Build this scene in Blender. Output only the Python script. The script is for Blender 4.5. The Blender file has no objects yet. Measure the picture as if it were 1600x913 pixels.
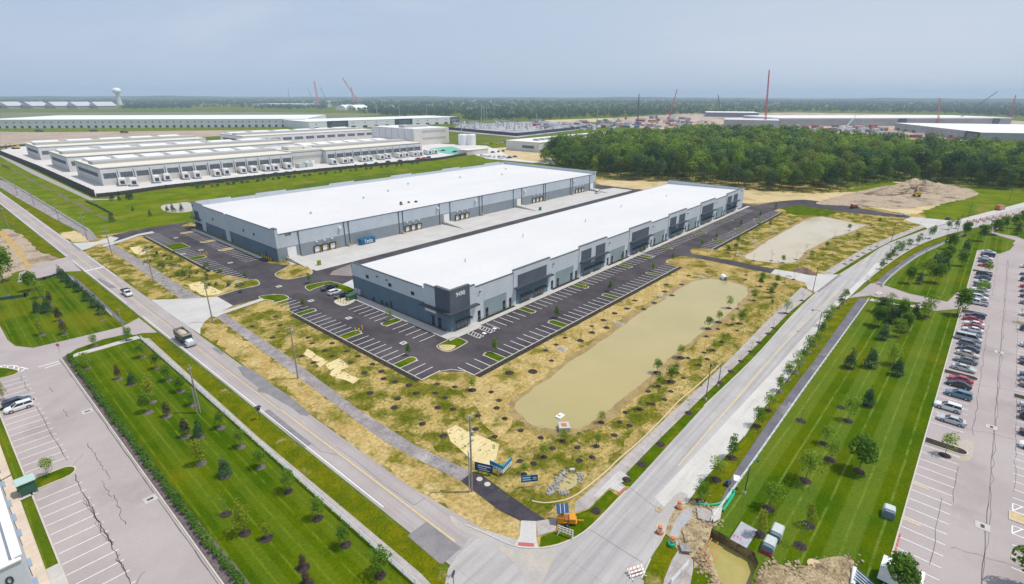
import bpy, math, random
import numpy as np
from mathutils import Vector, Matrix
from mathutils.geometry import tessellate_polygon
random.seed(7); rng = np.random.default_rng(7)
C = bpy.context.scene; col = C.collection
R = math.radians
# ------------------------------------------------------------------ camera
HAZE = 0.0001
H = 63.0; FPX = 816.1
def _axes(pitch, roll, yaw):
    f = np.array([math.cos(yaw)*math.cos(pitch), math.sin(yaw)*math.cos(pitch), -math.sin(pitch)])
    r = np.array([math.sin(yaw), -math.cos(yaw), 0.0]); d = np.cross(f, r)
    c, s = math.cos(roll), math.sin(roll)
    return np.array([c*r+s*d, -s*r+c*d, f])
AX = _axes(R(20.6258), R(-0.15315), R(41.0702))
cam = bpy.data.cameras.new('camera'); cam_o = bpy.data.objects.new('camera', cam); col.objects.link(cam_o)
rr, dd, ff = [Vector(a) for a in AX]
mw = Matrix((rr, -dd, -ff)).transposed().to_4x4(); mw.translation = (0, 0, H)
cam_o.matrix_world = mw
cam.sensor_fit = 'HORIZONTAL'; cam.sensor_width = 36.0; cam.lens = FPX/1600*36
cam.clip_start = 0.5; cam.clip_end = 80000
C.camera = cam_o
# ------------------------------------------------------------------ sky, sun, exposure
SUN_EL, SUN_AZ = R(65), math.atan2(-0.72, 0.69)
w = bpy.data.worlds.new('World'); C.world = w; w.use_nodes = True
nt = w.node_tree; nt.nodes.clear()
sky = nt.nodes.new('ShaderNodeTexSky'); sky.sky_type = 'NISHITA'; sky.sun_disc = False
sky.sun_elevation = SUN_EL; sky.sun_rotation = math.pi/2 - SUN_AZ
sky.air_density = 1.0; sky.dust_density = 1.2; sky.ozone_density = 2.0
hz = nt.nodes.new('ShaderNodeMix'); hz.data_type = 'RGBA'; hz.inputs[0].default_value = 0.8
hz.inputs[7].default_value = (5.5, 6.75, 8.75, 1)          # even summer haze veil over the clear sky
bg = nt.nodes.new('ShaderNodeBackground'); bg.inputs[1].default_value = 0.105
wo = nt.nodes.new('ShaderNodeOutputWorld')
tc = nt.nodes.new('ShaderNodeTexCoord'); mpg = nt.nodes.new('ShaderNodeMapping'); mpg.inputs['Scale'].default_value = (1.1, 1.1, 6.0)
cn = nt.nodes.new('ShaderNodeTexNoise'); cn.inputs['Scale'].default_value = 1.6; cn.inputs['Detail'].default_value = 6; cn.inputs['Roughness'].default_value = 0.55; cn.inputs['Distortion'].default_value = 0.6
cr = nt.nodes.new('ShaderNodeMapRange'); cr.interpolation_type = 'SMOOTHSTEP'; cr.inputs[1].default_value = 0.42; cr.inputs[2].default_value = 0.78; cr.inputs[4].default_value = 0.55
cm = nt.nodes.new('ShaderNodeMix'); cm.data_type = 'RGBA'; cm.inputs[7].default_value = (7.3, 7.9, 8.9, 1)     # thin high cloud
gd = nt.nodes.new('ShaderNodeVectorMath'); gd.operation = 'DOT_PRODUCT'; gd.inputs[1].default_value = (0.72, -0.69, 0.25)
gm_ = nt.nodes.new('ShaderNodeMapRange'); gm_.inputs[1].default_value = -0.2; gm_.inputs[2].default_value = 0.9
ga = nt.nodes.new('ShaderNodeMix'); ga.data_type = 'RGBA'; ga.inputs[7].default_value = (6.9, 7.7, 8.8, 1)     # brighter towards the sun's side
nt.links.new(tc.outputs['Generated'], mpg.inputs[0]); nt.links.new(mpg.outputs[0], cn.inputs['Vector']); nt.links.new(cn.outputs[0], cr.inputs[0])
nt.links.new(tc.outputs['Generated'], gd.inputs[0]); nt.links.new(gd.outputs['Value'], gm_.inputs[0]); nt.links.new(gm_.outputs[0], ga.inputs[0])
nt.links.new(sky.outputs[0], hz.inputs[6]); nt.links.new(hz.outputs[2], ga.inputs[6]); nt.links.new(ga.outputs[2], cm.inputs[6]); nt.links.new(cr.outputs[0], cm.inputs[0]); nt.links.new(cm.outputs[2], bg.inputs[0]); nt.links.new(bg.outputs[0], wo.inputs[0])
sl = bpy.data.lights.new('sun', 'SUN'); sl.energy = 3.9; sl.angle = R(0.6); sl.color = (1.0, 0.955, 0.89)
so = bpy.data.objects.new('sun', sl); col.objects.link(so)
sdir = Vector((math.cos(SUN_EL)*math.cos(SUN_AZ), math.cos(SUN_EL)*math.sin(SUN_AZ), math.sin(SUN_EL)))
so.rotation_euler = sdir.to_track_quat('Z', 'Y').to_euler(); so.location = (0, 0, 200)
C.view_settings.view_transform = 'Standard'; C.view_settings.look = 'None'
C.view_settings.exposure = -0.22; C.view_settings.gamma = 1.0
C.render.engine = 'CYCLES'; C.cycles.volume_bounces = 1; C.cycles.max_bounces = 5
C.cycles.diffuse_bounces = 2; C.cycles.glossy_bounces = 2; C.cycles.transmission_bounces = 2; C.cycles.transparent_max_bounces = 4
C.cycles.use_denoising = True
# ------------------------------------------------------------------ helpers
def G(px, py, z=0.0):
    "the ground point seen at a place measured in the 1600 px wide survey photo"
    d = AX.T @ np.array([px-800, py-456.5, FPX]); t = (z-H)/d[2]
    return (float(d[0]*t), float(d[1]*t))
def GS(*p): return [G(*a) for a in p]
def T(o, label=None, cat=None, group=None, kind=None):
    if label: o['label'] = label
    if cat: o['category'] = cat
    if group: o['group'] = group
    if kind: o['kind'] = kind
    return o
def link(o, parent=None, world=False):
    col.objects.link(o)
    if parent is not None:
        o.parent = parent
        if world: o.matrix_parent_inverse = parent.matrix_basis.inverted()
    return o
def empty(name, loc=(0, 0, 0), rz=0.0):
    o = bpy.data.objects.new(name, None); o.location = (*loc, 0) if len(loc) == 2 else loc; o.rotation_euler = (0, 0, rz); o.empty_display_size = 0.3
    return link(o)
def copy_tree(o, parent=None):
    c = o.copy(); col.objects.link(c)
    if parent is not None: c.parent = parent
    for ch in o.children: copy_tree(ch, c)
    return c
ORD = ['first','second','third','fourth','fifth','sixth','seventh','eighth','ninth','tenth','eleventh','twelfth','thirteenth','fourteenth','fifteenth','sixteenth','seventeenth','eighteenth','nineteenth','twentieth','twenty-first','twenty-second','twenty-third','twenty-fourth','twenty-fifth','twenty-sixth','twenty-seventh','twenty-eighth','twenty-ninth','thirtieth','thirty-first','thirty-second']
class MB:
    "collects shapes into one mesh object"
    def __init__(s): s.v, s.f, s.m = [], [], []
    def add(s, vs, fs, m=0):
        b = len(s.v); s.v += [tuple(map(float, q)) for q in vs]
        for q in fs: s.f.append(tuple(b+i for i in q)); s.m.append(m)
        return s
    def box(s, x0, y0, z0, x1, y1, z1, m=0):
        return s.add([(x0,y0,z0),(x1,y0,z0),(x1,y1,z0),(x0,y1,z0),(x0,y0,z1),(x1,y0,z1),(x1,y1,z1),(x0,y1,z1)],
              [(0,3,2,1),(4,5,6,7),(0,1,5,4),(1,2,6,5),(2,3,7,6),(3,0,4,7)], m)
    def prism(s, pts, z0, z1, m=0):
        n = len(pts); a = sum(pts[i][0]*pts[(i+1)%n][1]-pts[(i+1)%n][0]*pts[i][1] for i in range(n))
        if a < 0: pts = pts[::-1]
        vs = [(x,y,z0) for x,y in pts]+[(x,y,z1) for x,y in pts]
        return s.add(vs, [tuple(range(n-1,-1,-1)), tuple(range(n,2*n))]+[(i,(i+1)%n,n+(i+1)%n,n+i) for i in range(n)], m)
    def extr(s, prof, a0, a1, axis=0, m=0):
        "profile in the plane across an axis, drawn out from a0 to a1"
        n = len(prof)
        f = (lambda p, t: (t, p[0], p[1])) if axis == 0 else (lambda p, t: (p[0], t, p[1]))
        return s.add([f(p,a0) for p in prof]+[f(p,a1) for p in prof],
              [tuple(range(n)), tuple(range(2*n-1,n-1,-1))]+[(i,n+i,n+(i+1)%n,(i+1)%n) for i in range(n)], m)
    def tube(s, p0, p1, r0, r1=None, n=8, m=0):
        r1 = r0 if r1 is None else r1
        a, b = Vector(p0), Vector(p1); d = (b-a).normalized(); u = d.orthogonal().normalized(); v = d.cross(u)
        vs = [a+(u*math.cos(t)+v*math.sin(t))*r0 for t in [2*math.pi*i/n for i in range(n)]]
        vs += [b+(u*math.cos(t)+v*math.sin(t))*r1 for t in [2*math.pi*i/n for i in range(n)]]
        return s.add(vs, [tuple(range(n-1,-1,-1)), tuple(range(n,2*n))]+[(i,(i+1)%n,n+(i+1)%n,n+i) for i in range(n)], m)
    def path(s, pts, r, n=6, m=0):
        for a, b in zip(pts[:-1], pts[1:]): s.tube(a, b, r, r, n, m)
        return s
    def lathe(s, prof, c=(0,0,0), n=16, m=0):
        vs = []; k = len(prof)
        for i in range(n):
            t = 2*math.pi*i/n
            vs += [(c[0]+r*math.cos(t), c[1]+r*math.sin(t), c[2]+z) for r, z in prof]
        fs = [(i*k+j, ((i+1)%n)*k+j, ((i+1)%n)*k+j+1, i*k+j+1) for i in range(n) for j in range(k-1)]
        return s.add(vs, fs, m)
    def bar(s, p0, p1, wd, z0, z1, m=0):
        "upright slab between two ground points"
        dx, dy = p1[0]-p0[0], p1[1]-p0[1]; l = math.hypot(dx, dy) or 1; nx, ny = -dy/l*wd/2, dx/l*wd/2
        return s.prism([(p0[0]+nx,p0[1]+ny),(p0[0]-nx,p0[1]-ny),(p1[0]-nx,p1[1]-ny),(p1[0]+nx,p1[1]+ny)], z0, z1, m)
    def flat(s, p0, p1, wd, z, m=0):
        dx, dy = p1[0]-p0[0], p1[1]-p0[1]; l = math.hypot(dx, dy) or 1; nx, ny = -dy/l*wd/2, dx/l*wd/2
        return s.add([(p0[0]-nx,p0[1]-ny,z),(p1[0]-nx,p1[1]-ny,z),(p1[0]+nx,p1[1]+ny,z),(p0[0]+nx,p0[1]+ny,z)], [(0,1,2,3)], m)
    def mesh(s, name, mats, smooth=False):
        me = bpy.data.meshes.new(name); me.from_pydata(s.v, [], s.f)
        if not isinstance(mats, (list, tuple)): mats = [mats]
        for q in mats: me.materials.append(q)
        if len(mats) > 1: me.polygons.foreach_set('material_index', s.m)
        if smooth: me.polygons.foreach_set('use_smooth', [True]*len(me.polygons))
        me.update(); return me
    def build(s, name, mats, parent=None, world=False, loc=None, smooth=False, rz=0.0):
        o = bpy.data.objects.new(name, s.mesh(name, mats, smooth))
        if loc: o.location = loc
        o.rotation_euler = (0, 0, rz)
        return link(o, parent, world)
def sm(pts, k=6, closed=False):
    "smooth curve through points"
    out = []; n = len(pts); P = [np.array(p, float) for p in pts]
    for i in range(n if closed else n-1):
        a, b, c, d = [P[j % n] if closed else P[min(max(j,0),n-1)] for j in (i-1,i,i+1,i+2)]
        for q in range(k):
            t = q/k
            out.append(tuple(0.5*((2*b)+(c-a)*t+(2*a-5*b+4*c-d)*t*t+(3*b-a-3*c+d)*t**3)))
    if not closed: out.append(tuple(P[-1]))
    return out
def offs(pts, d):
    "polyline moved sideways by d (left of its direction is positive)"
    out = []; n = len(pts)
    for i in range(n):
        a = pts[max(i-1,0)]; b = pts[min(i+1,n-1)]; dx, dy = b[0]-a[0], b[1]-a[1]; l = math.hypot(dx,dy) or 1
        out.append((pts[i][0]-dy/l*d, pts[i][1]+dx/l*d))
    return out
_LAID = []
def sheet(name, pts, z, m, holes=(), kind='structure', parent=None):
    if name in ('patchy_grass','straw_bank','straw_mat','spoil_ground','bare_soil','tan_soil','green_field','sand_film') or (name == 'meadow' and len(pts) < 8):
        amp = 0.25 if name in ('straw_mat','sand_film') else 1.1; q = []; r9 = random.Random(len(pts)*7+int(pts[0][0]))
        for i in range(len(pts)):
            a, c = pts[i], pts[(i+1)%len(pts)]; l = math.dist(a,c); n = max(1, min(60, int(l/2.2))); nx, ny = -(c[1]-a[1])/(l or 1), (c[0]-a[0])/(l or 1)
            for k in range(n): t = k/n; d = r9.uniform(-amp,amp) if k else 0; q.append((a[0]+(c[0]-a[0])*t+nx*d, a[1]+(c[1]-a[1])*t+ny*d))
        pts = q
    bb = (min(p[0] for p in pts), max(p[0] for p in pts), min(p[1] for p in pts), max(p[1] for p in pts))
    hit = True
    while hit:      # sheets that may overlap never share a level
        hit = any(abs(z-q[4]) < 0.0029 and bb[0] < q[1] and q[0] < bb[1] and bb[2] < q[3] and q[2] < bb[3] for q in _LAID)
        if hit: z += 0.003
    _LAID.append((*bb, z))
    loops = [[Vector((x,y,0)) for x,y in pts]]+[[Vector((x,y,0)) for x,y in h] for h in holes]
    tri = tessellate_polygon(loops); vs = [(q.x,q.y,z) for l in loops for q in l]; fs = []
    for a,b,c in tri:
        A,B,D = vs[a],vs[b],vs[c]
        cr = (B[0]-A[0])*(D[1]-A[1])-(B[1]-A[1])*(D[0]-A[0])
        if abs(cr) > 1e-9: fs.append((a,b,c) if cr > 0 else (a,c,b))
    o = MB().add(vs, fs).build(name, m, parent)
    if kind: o['kind'] = kind
    return o
def kerb(name, pts, m, z1=0.16, wd=0.22, closed=False):
    b = MB(); q = pts+[pts[0]] if closed else pts
    if closed:
        c = (sum(p[0] for p in pts)/len(pts), sum(p[1] for p in pts)/len(pts))
    L, Rr = offs(q, wd/2), offs(q, -wd/2)
    if closed:
        n = len(pts)
        def cl(d):
            out = []
            for i in range(n):
                a, e = pts[i-1], pts[(i+1)%n]; dx, dy = e[0]-a[0], e[1]-a[1]; l = math.hypot(dx,dy) or 1
                out.append((pts[i][0]-dy/l*d, pts[i][1]+dx/l*d))
            return out+[out[0]]
        L, Rr = cl(wd/2), cl(-wd/2)
    for i in range(len(q)-1):
        a,b2,c2,d = L[i],L[i+1],Rr[i+1],Rr[i]
        vs = [(*a,0),(*b2,0),(*c2,0),(*d,0),(*a,z1),(*b2,z1),(*c2,z1),(*d,z1)]
        b.add(vs, [(7,6,5,4),(0,1,5,4)[::1],(2,3,7,6)]+([(3,0,4,7)] if i == 0 else [])+([(1,2,6,5)] if i == len(q)-2 else []))
    o = b.build(name, m); o['kind'] = 'structure'; return o
# ------------------------------------------------------------------ materials
def _n(t, kind, **kw):
    q = t.nodes.new(kind)
    for k, v in kw.items(): setattr(q, k, v)
    return q
def mat(name, c1, c2=None, scale=0.3, rough=0.85, c3=None, s3=0.05, t3=0.55, e3=0.08, fine=0.12, fscale=3.0, metal=0.0, stretch=(1,1,1), bump=0.0, bscale=None, stripe=None, rot=0.0, spec=0.08, obj=False, joints=None, smear=None):
    """base colour c1 to c2 by one noise, c3 let in by a coarser one, fine grain on top.
    stripe=(axis, period, colour, width) mown or raked lines; joints=(sx, sy) slab joints"""
    m = bpy.data.materials.new(name); m.use_nodes = True; t = m.node_tree; t.nodes.clear(); L = t.links.new
    out = _n(t,'ShaderNodeOutputMaterial'); p = _n(t,'ShaderNodeBsdfPrincipled')
    L(p.outputs[0], out.inputs[0])
    p.inputs['Roughness'].default_value = rough; p.inputs['Metallic'].default_value = metal
    p.inputs['Specular IOR Level'].default_value = spec
    geo = _n(t,'ShaderNodeTexCoord') if obj else _n(t,'ShaderNodeNewGeometry')
    pos = geo.outputs['Object'] if obj else geo.outputs['Position']
    mp = _n(t,'ShaderNodeMapping'); mp.inputs['Scale'].default_value = stretch; mp.inputs['Rotation'].default_value = (0,0,rot); L(pos, mp.inputs[0])
    def noise(s, det=5, r=0.6, src=None):
        q = _n(t,'ShaderNodeTexNoise'); q.inputs['Scale'].default_value = s; q.inputs['Detail'].default_value = det; q.inputs['Roughness'].default_value = r
        L(src or mp.outputs[0], q.inputs['Vector']); return q.outputs[0]
    def step(src, a, b):
        q = _n(t,'ShaderNodeMapRange'); q.interpolation_type = 'SMOOTHSTEP'; q.inputs[1].default_value = a; q.inputs[2].default_value = b; L(src, q.inputs[0]); return q.outputs[0]
    def mix(f, a, b, bt='MIX'):
        q = _n(t,'ShaderNodeMix'); q.data_type = 'RGBA'; q.blend_type = bt
        if hasattr(f, 'links'): L(f, q.inputs[0])
        else: q.inputs[0].default_value = f
        for s_, i in ((a,6),(b,7)):
            if hasattr(s_, 'links'): L(s_, q.inputs[i])
            else: q.inputs[i].default_value = (*s_, 1) if len(s_) == 3 else s_
        return q.outputs[2]
    c = c1 if c2 is None else mix(step(noise(scale), 0.33, 0.67), c1, c2)
    if c3 is not None: c = mix(step(noise(s3, 6, 0.62), t3-e3, t3+e3), c, c3)
    if stripe:
        ax, per, sc, wd = stripe
        sp = _n(t,'ShaderNodeSeparateXYZ'); mp2 = _n(t,'ShaderNodeMapping'); mp2.inputs['Rotation'].default_value = (0,0,rot)
        L(pos, mp2.inputs[0]); L(mp2.outputs[0], sp.inputs[0])
        wob = _n(t,'ShaderNodeMath', operation='MULTIPLY_ADD'); L(noise(0.08, 2), wob.inputs[0]); wob.inputs[1].default_value = per*0.25; L(sp.outputs[ax], wob.inputs[2])
        a1 = _n(t,'ShaderNodeMath', operation='PINGPONG'); L(wob.outputs[0], a1.inputs[0]); a1.inputs[1].default_value = per
        line = step(a1.outputs[0], wd*2.2, wd*0.4)
        band = _n(t,'ShaderNodeMath', operation='PINGPONG'); L(wob.outputs[0], band.inputs[0]); band.inputs[1].default_value = per*2
        bd = step(band.outputs[0], per*0.9, per*1.1)
        c = mix(bd, c, mix(0.3, c, sc)); 
        brk = _n(t,'ShaderNodeMath', operation='MULTIPLY'); L(line, brk.inputs[0]); L(step(noise(0.25, 3), 0.3, 0.6), brk.inputs[1])
        brk2 = _n(t,'ShaderNodeMath', operation='MULTIPLY'); L(brk.outputs[0], brk2.inputs[0]); brk2.inputs[1].default_value = 0.75
        c = mix(brk2.outputs[0], c, sc)
    if smear:
        sc, ss, th, amt = smear
        mp3 = _n(t,'ShaderNodeMapping'); mp3.inputs['Scale'].default_value = ss; mp3.inputs['Rotation'].default_value = (0,0,rot); L(pos, mp3.inputs[0])
        f = step(noise(1.0, 4, 0.6, mp3.outputs[0]), th-0.12, th+0.16)
        q = _n(t,'ShaderNodeMath', operation='MULTIPLY'); L(f, q.inputs[0]); q.inputs[1].default_value = amt
        c = mix(q.outputs[0], c, sc)
    if joints:
        sp = _n(t,'ShaderNodeSeparateXYZ'); mp4 = _n(t,'ShaderNodeMapping'); mp4.inputs['Rotation'].default_value = (0,0,rot); L(pos, mp4.inputs[0]); L(mp4.outputs[0], sp.inputs[0])
        for ax, per in enumerate(joints[:2]):
            if not per: continue
            a1 = _n(t,'ShaderNodeMath', operation='PINGPONG'); L(sp.outputs[ax], a1.inputs[0]); a1.inputs[1].default_value = per/2
            q = _n(t,'ShaderNodeMath', operation='MULTIPLY'); L(step(a1.outputs[0], 0.07, 0.02), q.inputs[0]); q.inputs[1].default_value = joints[2] if len(joints) > 2 else 0.35
            c = mix(q.outputs[0], c, (0.12,0.11,0.1))
    if fine:
        f = step(noise(fscale, 6, 0.7), 0.25, 0.75)
        q = _n(t,'ShaderNodeMapRange'); q.inputs[3].default_value = 1-fine; q.inputs[4].default_value = 1+fine; L(f, q.inputs[0])
        v = _n(t,'ShaderNodeCombineColor'); [L(q.outputs[0], v.inputs[i]) for i in range(3)]
        c = mix(1.0, c, v.outputs[0], 'MULTIPLY')
    if hasattr(c, 'links'): L(c, p.inputs['Base Color'])
    else: p.inputs['Base Color'].default_value = (*c, 1)
    if bump:
        b = _n(t,'ShaderNodeBump'); b.inputs['Strength'].default_value = bump; b.inputs['Distance'].default_value = 0.3
        L(noise(bscale or fscale, 6, 0.7), b.inputs['Height']); L(b.outputs[0], p.inputs['Normal'])
    return m
def leafmat(name, c1, c2, tr=0.25):
    m = bpy.data.materials.new(name); m.use_nodes = True; t = m.node_tree; t.nodes.clear(); L = t.links.new
    out = _n(t,'ShaderNodeOutputMaterial'); p = _n(t,'ShaderNodeBsdfPrincipled'); p.inputs['Roughness'].default_value = 0.7; p.inputs['Specular IOR Level'].default_value = 0.2
    tl = _n(t,'ShaderNodeBsdfTranslucent'); ms = _n(t,'ShaderNodeMixShader'); ms.inputs[0].default_value = tr
    oi = _n(t,'ShaderNodeObjectInfo'); g = _n(t,'ShaderNodeNewGeometry')
    nz = _n(t,'ShaderNodeTexNoise'); nz.inputs['Scale'].default_value = 0.35; nz.inputs['Detail'].default_value = 4; L(g.outputs['Position'], nz.inputs['Vector'])
    ad = _n(t,'ShaderNodeMath', operation='MULTIPLY_ADD'); L(oi.outputs['Random'], ad.inputs[0]); ad.inputs[1].default_value = 0.7
    mr = _n(t,'ShaderNodeMapRange'); mr.inputs[1].default_value = 0.3; mr.inputs[2].default_value = 0.7; mr.inputs[3].default_value = -0.2; mr.inputs[4].default_value = 0.5; L(nz.outputs[0], mr.inputs[0]); 
    n2 = _n(t,'ShaderNodeTexNoise'); n2.inputs['Scale'].default_value = 0.075; n2.inputs['Detail'].default_value = 2; L(g.outputs['Position'], n2.inputs['Vector'])
    m2 = _n(t,'ShaderNodeMapRange'); m2.inputs[1].default_value = 0.35; m2.inputs[2].default_value = 0.65; m2.inputs[3].default_value = -0.25; m2.inputs[4].default_value = 0.35; L(n2.outputs[0], m2.inputs[0])
    a2 = _n(t,'ShaderNodeMath', operation='ADD'); L(mr.outputs[0], a2.inputs[0]); L(m2.outputs[0], a2.inputs[1]); L(a2.outputs[0], ad.inputs[2])
    mx = _n(t,'ShaderNodeMix'); mx.data_type = 'RGBA'; mx.inputs[6].default_value = (*c1,1); mx.inputs[7].default_value = (*c2,1); L(ad.outputs[0], mx.inputs[0])
    L(mx.outputs[2], p.inputs['Base Color']); L(mx.outputs[2], tl.inputs[0]); L(p.outputs[0], ms.inputs[1]); L(tl.outputs[0], ms.inputs[2]); L(ms.outputs[0], out.inputs[0])
    return m
def plain(name, c, rough=0.6, metal=0.0, spec=0.4, fine=0.05, fscale=1.5): return mat(name, c, rough=rough, metal=metal, spec=spec, fine=fine, fscale=fscale)
GR = R(-1.25)   # the east road and its car park run a little off the buildings' line
M = {}
M['ground'] = mat('ground_meadow', (0.07,0.115,0.008), (0.125,0.16,0.014), 0.05, c3=(0.17,0.15,0.05), s3=0.009, t3=0.60, e3=0.1, fine=0.3, fscale=0.9, bump=0.4, spec=0)
M['meadow'] = mat('meadow_grass', (0.085,0.135,0.003), (0.15,0.185,0.006), 0.09, c3=(0.21,0.18,0.04), s3=0.05, t3=0.62, fine=0.32, fscale=1.2, bump=0.4, spec=0)
M['verge'] = mat('verge_grass', (0.080,0.112,0.0015), (0.155,0.152,0.003), 0.25, c3=(0.34,0.26,0.10), s3=0.16, t3=0.67, fine=0.32, fscale=2.2, bump=0.4, spec=0)
M['straw'] = mat('straw_mulched_seeding', (0.34,0.24,0.075), (0.47,0.35,0.145), 0.16, c3=(0.135,0.13,0.014), s3=0.13, t3=0.53, e3=0.1, fine=0.42, fscale=1.3, bump=0.6, spec=0)
M['strawgreen'] = mat('patchy_new_grass', (0.085,0.105,0.006), (0.19,0.165,0.024), 0.3, c3=(0.42,0.305,0.11), s3=0.16, t3=0.52, e3=0.08, fine=0.45, fscale=1.4, bump=0.65, spec=0)
M['strawdry'] = mat('dry_straw_bank', (0.39,0.275,0.095), (0.50,0.375,0.165), 0.22, c3=(0.17,0.155,0.02), s3=0.14, t3=0.585, e3=0.09, fine=0.4, fscale=1.3, bump=0.6, spec=0)
M['tan'] = mat('tan_seeded_soil', (0.50,0.38,0.20), (0.61,0.48,0.27), 0.08, c3=(0.36,0.29,0.13), s3=0.04, t3=0.6, fine=0.2, fscale=1.2, bump=0.4)
M['dirt'] = mat('bare_dirt', (0.37,0.285,0.20), (0.50,0.40,0.29), 0.07, c3=(0.19,0.14,0.10), s3=0.07, t3=0.56, e3=0.1, fine=0.35, fscale=0.8, bump=0.7)
M['clay'] = mat('dug_clay', (0.36,0.27,0.155), (0.52,0.41,0.26), 0.6, c3=(0.22,0.165,0.10), s3=0.5, t3=0.6, fine=0.4, fscale=3, bump=0.9)
M['brown'] = mat('ploughed_field', (0.33,0.26,0.20), (0.43,0.34,0.27), 0.02, fine=0.2, fscale=0.3)
M['lawnx'] = mat('mown_lawn_east', (0.038,0.09,0.0006), (0.078,0.12,0.0006), 0.09, c3=(0.112,0.122,0.002), s3=0.035, t3=0.58, e3=0.12, fine=0.25, fscale=2.5, stripe=(1,1.9,(0.16,0.22,0.035),0.13), rot=-GR, bump=0.35, spec=0)
M['lawny'] = mat('mown_lawn_west', (0.04,0.088,0.0006), (0.084,0.124,0.0008), 0.06, c3=(0.135,0.132,0.003), s3=0.03, t3=0.58, e3=0.12, fine=0.25, fscale=2.5, stripe=(0,1.3,(0.135,0.18,0.014),0.12), rot=R(0.8), bump=0.35, spec=0)
M['lawn'] = mat('short_lawn', (0.045,0.092,0.001), (0.085,0.125,0.0015), 0.3, c3=(0.15,0.15,0.006), s3=0.2, t3=0.6, fine=0.22, fscale=3, spec=0)
M['conc'] = mat('new_concrete', (0.48,0.456,0.432), (0.536,0.516,0.492), 0.12, fine=0.07, fscale=2, joints=(4.6,4.6,0.22), rot=0, smear=((0.36,0.32,0.288),(0.02,0.3,1),0.62,0.35))
M['walk'] = mat('sidewalk_concrete', (0.48,0.456,0.424), (0.528,0.504,0.468), 0.3, fine=0.06, fscale=3, joints=(1.6,1.6,0.2))
M['walkold'] = mat('older_sidewalk', (0.376,0.336,0.32), (0.44,0.4,0.376), 0.4, fine=0.1, fscale=3, joints=(1.6,1.6,0.25), c3=(0.32,0.288,0.264), s3=0.25, t3=0.6)
M['kerb'] = mat('kerb_concrete', (0.496,0.464,0.4), (0.56,0.528,0.456), 0.6, fine=0.1, fscale=4)
M['roadw'] = mat('worn_asphalt_west', (0.368,0.322,0.311), (0.416,0.369,0.353), 0.1, fine=0.09, fscale=4, smear=((0.288,0.252,0.246),(0.9,0.015,1),0.52,0.6), c3=(0.424,0.372,0.346), s3=0.05, t3=0.6)
M['roade'] = mat('worn_concrete_east', (0.4,0.376,0.364), (0.456,0.432,0.416), 0.12, fine=0.08, fscale=4, rot=-GR, smear=((0.288,0.272,0.268),(0.02,0.75,1),0.5,0.6), joints=(12,0,0.25))
M['roadnew'] = mat('pale_new_lane', (0.529,0.504,0.47), (0.58,0.554,0.517), 0.15, fine=0.07, fscale=3, rot=-GR, smear=((0.403,0.37,0.328),(0.05,0.5,1),0.62,0.5), joints=(5,0,0.2))
M['lot'] = mat('old_lot_asphalt', (0.369,0.316,0.309), (0.411,0.357,0.346), 0.07, fine=0.07, fscale=5, c3=(0.334,0.286,0.276), s3=0.06, t3=0.6, smear=((0.326,0.268,0.221),(0.1,0.12,1),0.68,0.4))
M['asph'] = mat('fresh_asphalt', (0.052,0.045,0.052), (0.076,0.067,0.074), 0.12, fine=0.18, fscale=3, c3=(0.105,0.09,0.096), s3=0.045, t3=0.58, e3=0.14, rough=0.85, smear=((0.12,0.103,0.108),(0.25,0.05,1),0.6,0.55))
M['asphdeep'] = mat('new_black_path', (0.045,0.041,0.052), (0.07,0.063,0.073), 0.4, fine=0.2, fscale=4, rough=0.8)
M['pathe'] = mat('asphalt_path_east', (0.13,0.125,0.15), (0.175,0.165,0.185), 0.3, fine=0.14, fscale=4, c3=(0.33,0.29,0.26), s3=0.13, t3=0.62, e3=0.06, rough=0.8)
M['mill'] = mat('milled_stone_path', (0.23,0.205,0.205), (0.32,0.285,0.28), 0.5, fine=0.3, fscale=2.5, c3=(0.40,0.36,0.34), s3=0.15, t3=0.6, bump=0.4)
M['patch'] = mat('road_repair_patch', (0.20,0.19,0.195), (0.25,0.235,0.24), 0.4, fine=0.14, fscale=4)
M['tar'] = plain('tar_seal', (0.115,0.105,0.112), 0.8, spec=0.1)
M['white'] = mat('white_road_paint', (0.78,0.77,0.76), fine=0.14, fscale=2.5)
M['yellow'] = mat('yellow_road_paint', (0.66,0.50,0.20), (0.55,0.45,0.30), 0.8, fine=0.1, fscale=2)
M['redpad'] = mat('brick_red_warning_pad', (0.48,0.13,0.12), fine=0.15, fscale=5)
M['mulch'] = mat('dark_bark_mulch', (0.035,0.027,0.026), (0.075,0.055,0.05), 1.5, fine=0.4, fscale=5, bump=0.5)
M['mulchlt'] = mat('weathered_mulch', (0.13,0.10,0.105), (0.19,0.15,0.145), 1.2, fine=0.35, fscale=5, bump=0.5)
M['pond'] = mat('muddy_pond_water', (0.40,0.325,0.135), (0.445,0.36,0.165), 0.018, rough=0.09, spec=0.5, fine=0.0, c3=(0.36,0.31,0.13), s3=0.03, t3=0.6, e3=0.2)
M['pond2'] = mat('silty_pond_water', (0.50,0.42,0.285), (0.535,0.455,0.315), 0.03, rough=0.09, spec=0.5, fine=0.0, c3=(0.44,0.36,0.20), s3=0.02, t3=0.55)
M['wet'] = mat('wet_pond_margin', (0.27,0.19,0.085), (0.36,0.265,0.12), 0.4, fine=0.2, fscale=2)
M['pitw'] = mat('murky_pit_water', (0.36,0.31,0.09), (0.42,0.35,0.12), 0.15, rough=0.12, spec=0.5, fine=0.05, fscale=0.8)
M['rock'] = mat('pale_riprap', (0.27,0.255,0.24), (0.44,0.415,0.385), 1.5, fine=0.25, fscale=4, bump=0.6)
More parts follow.
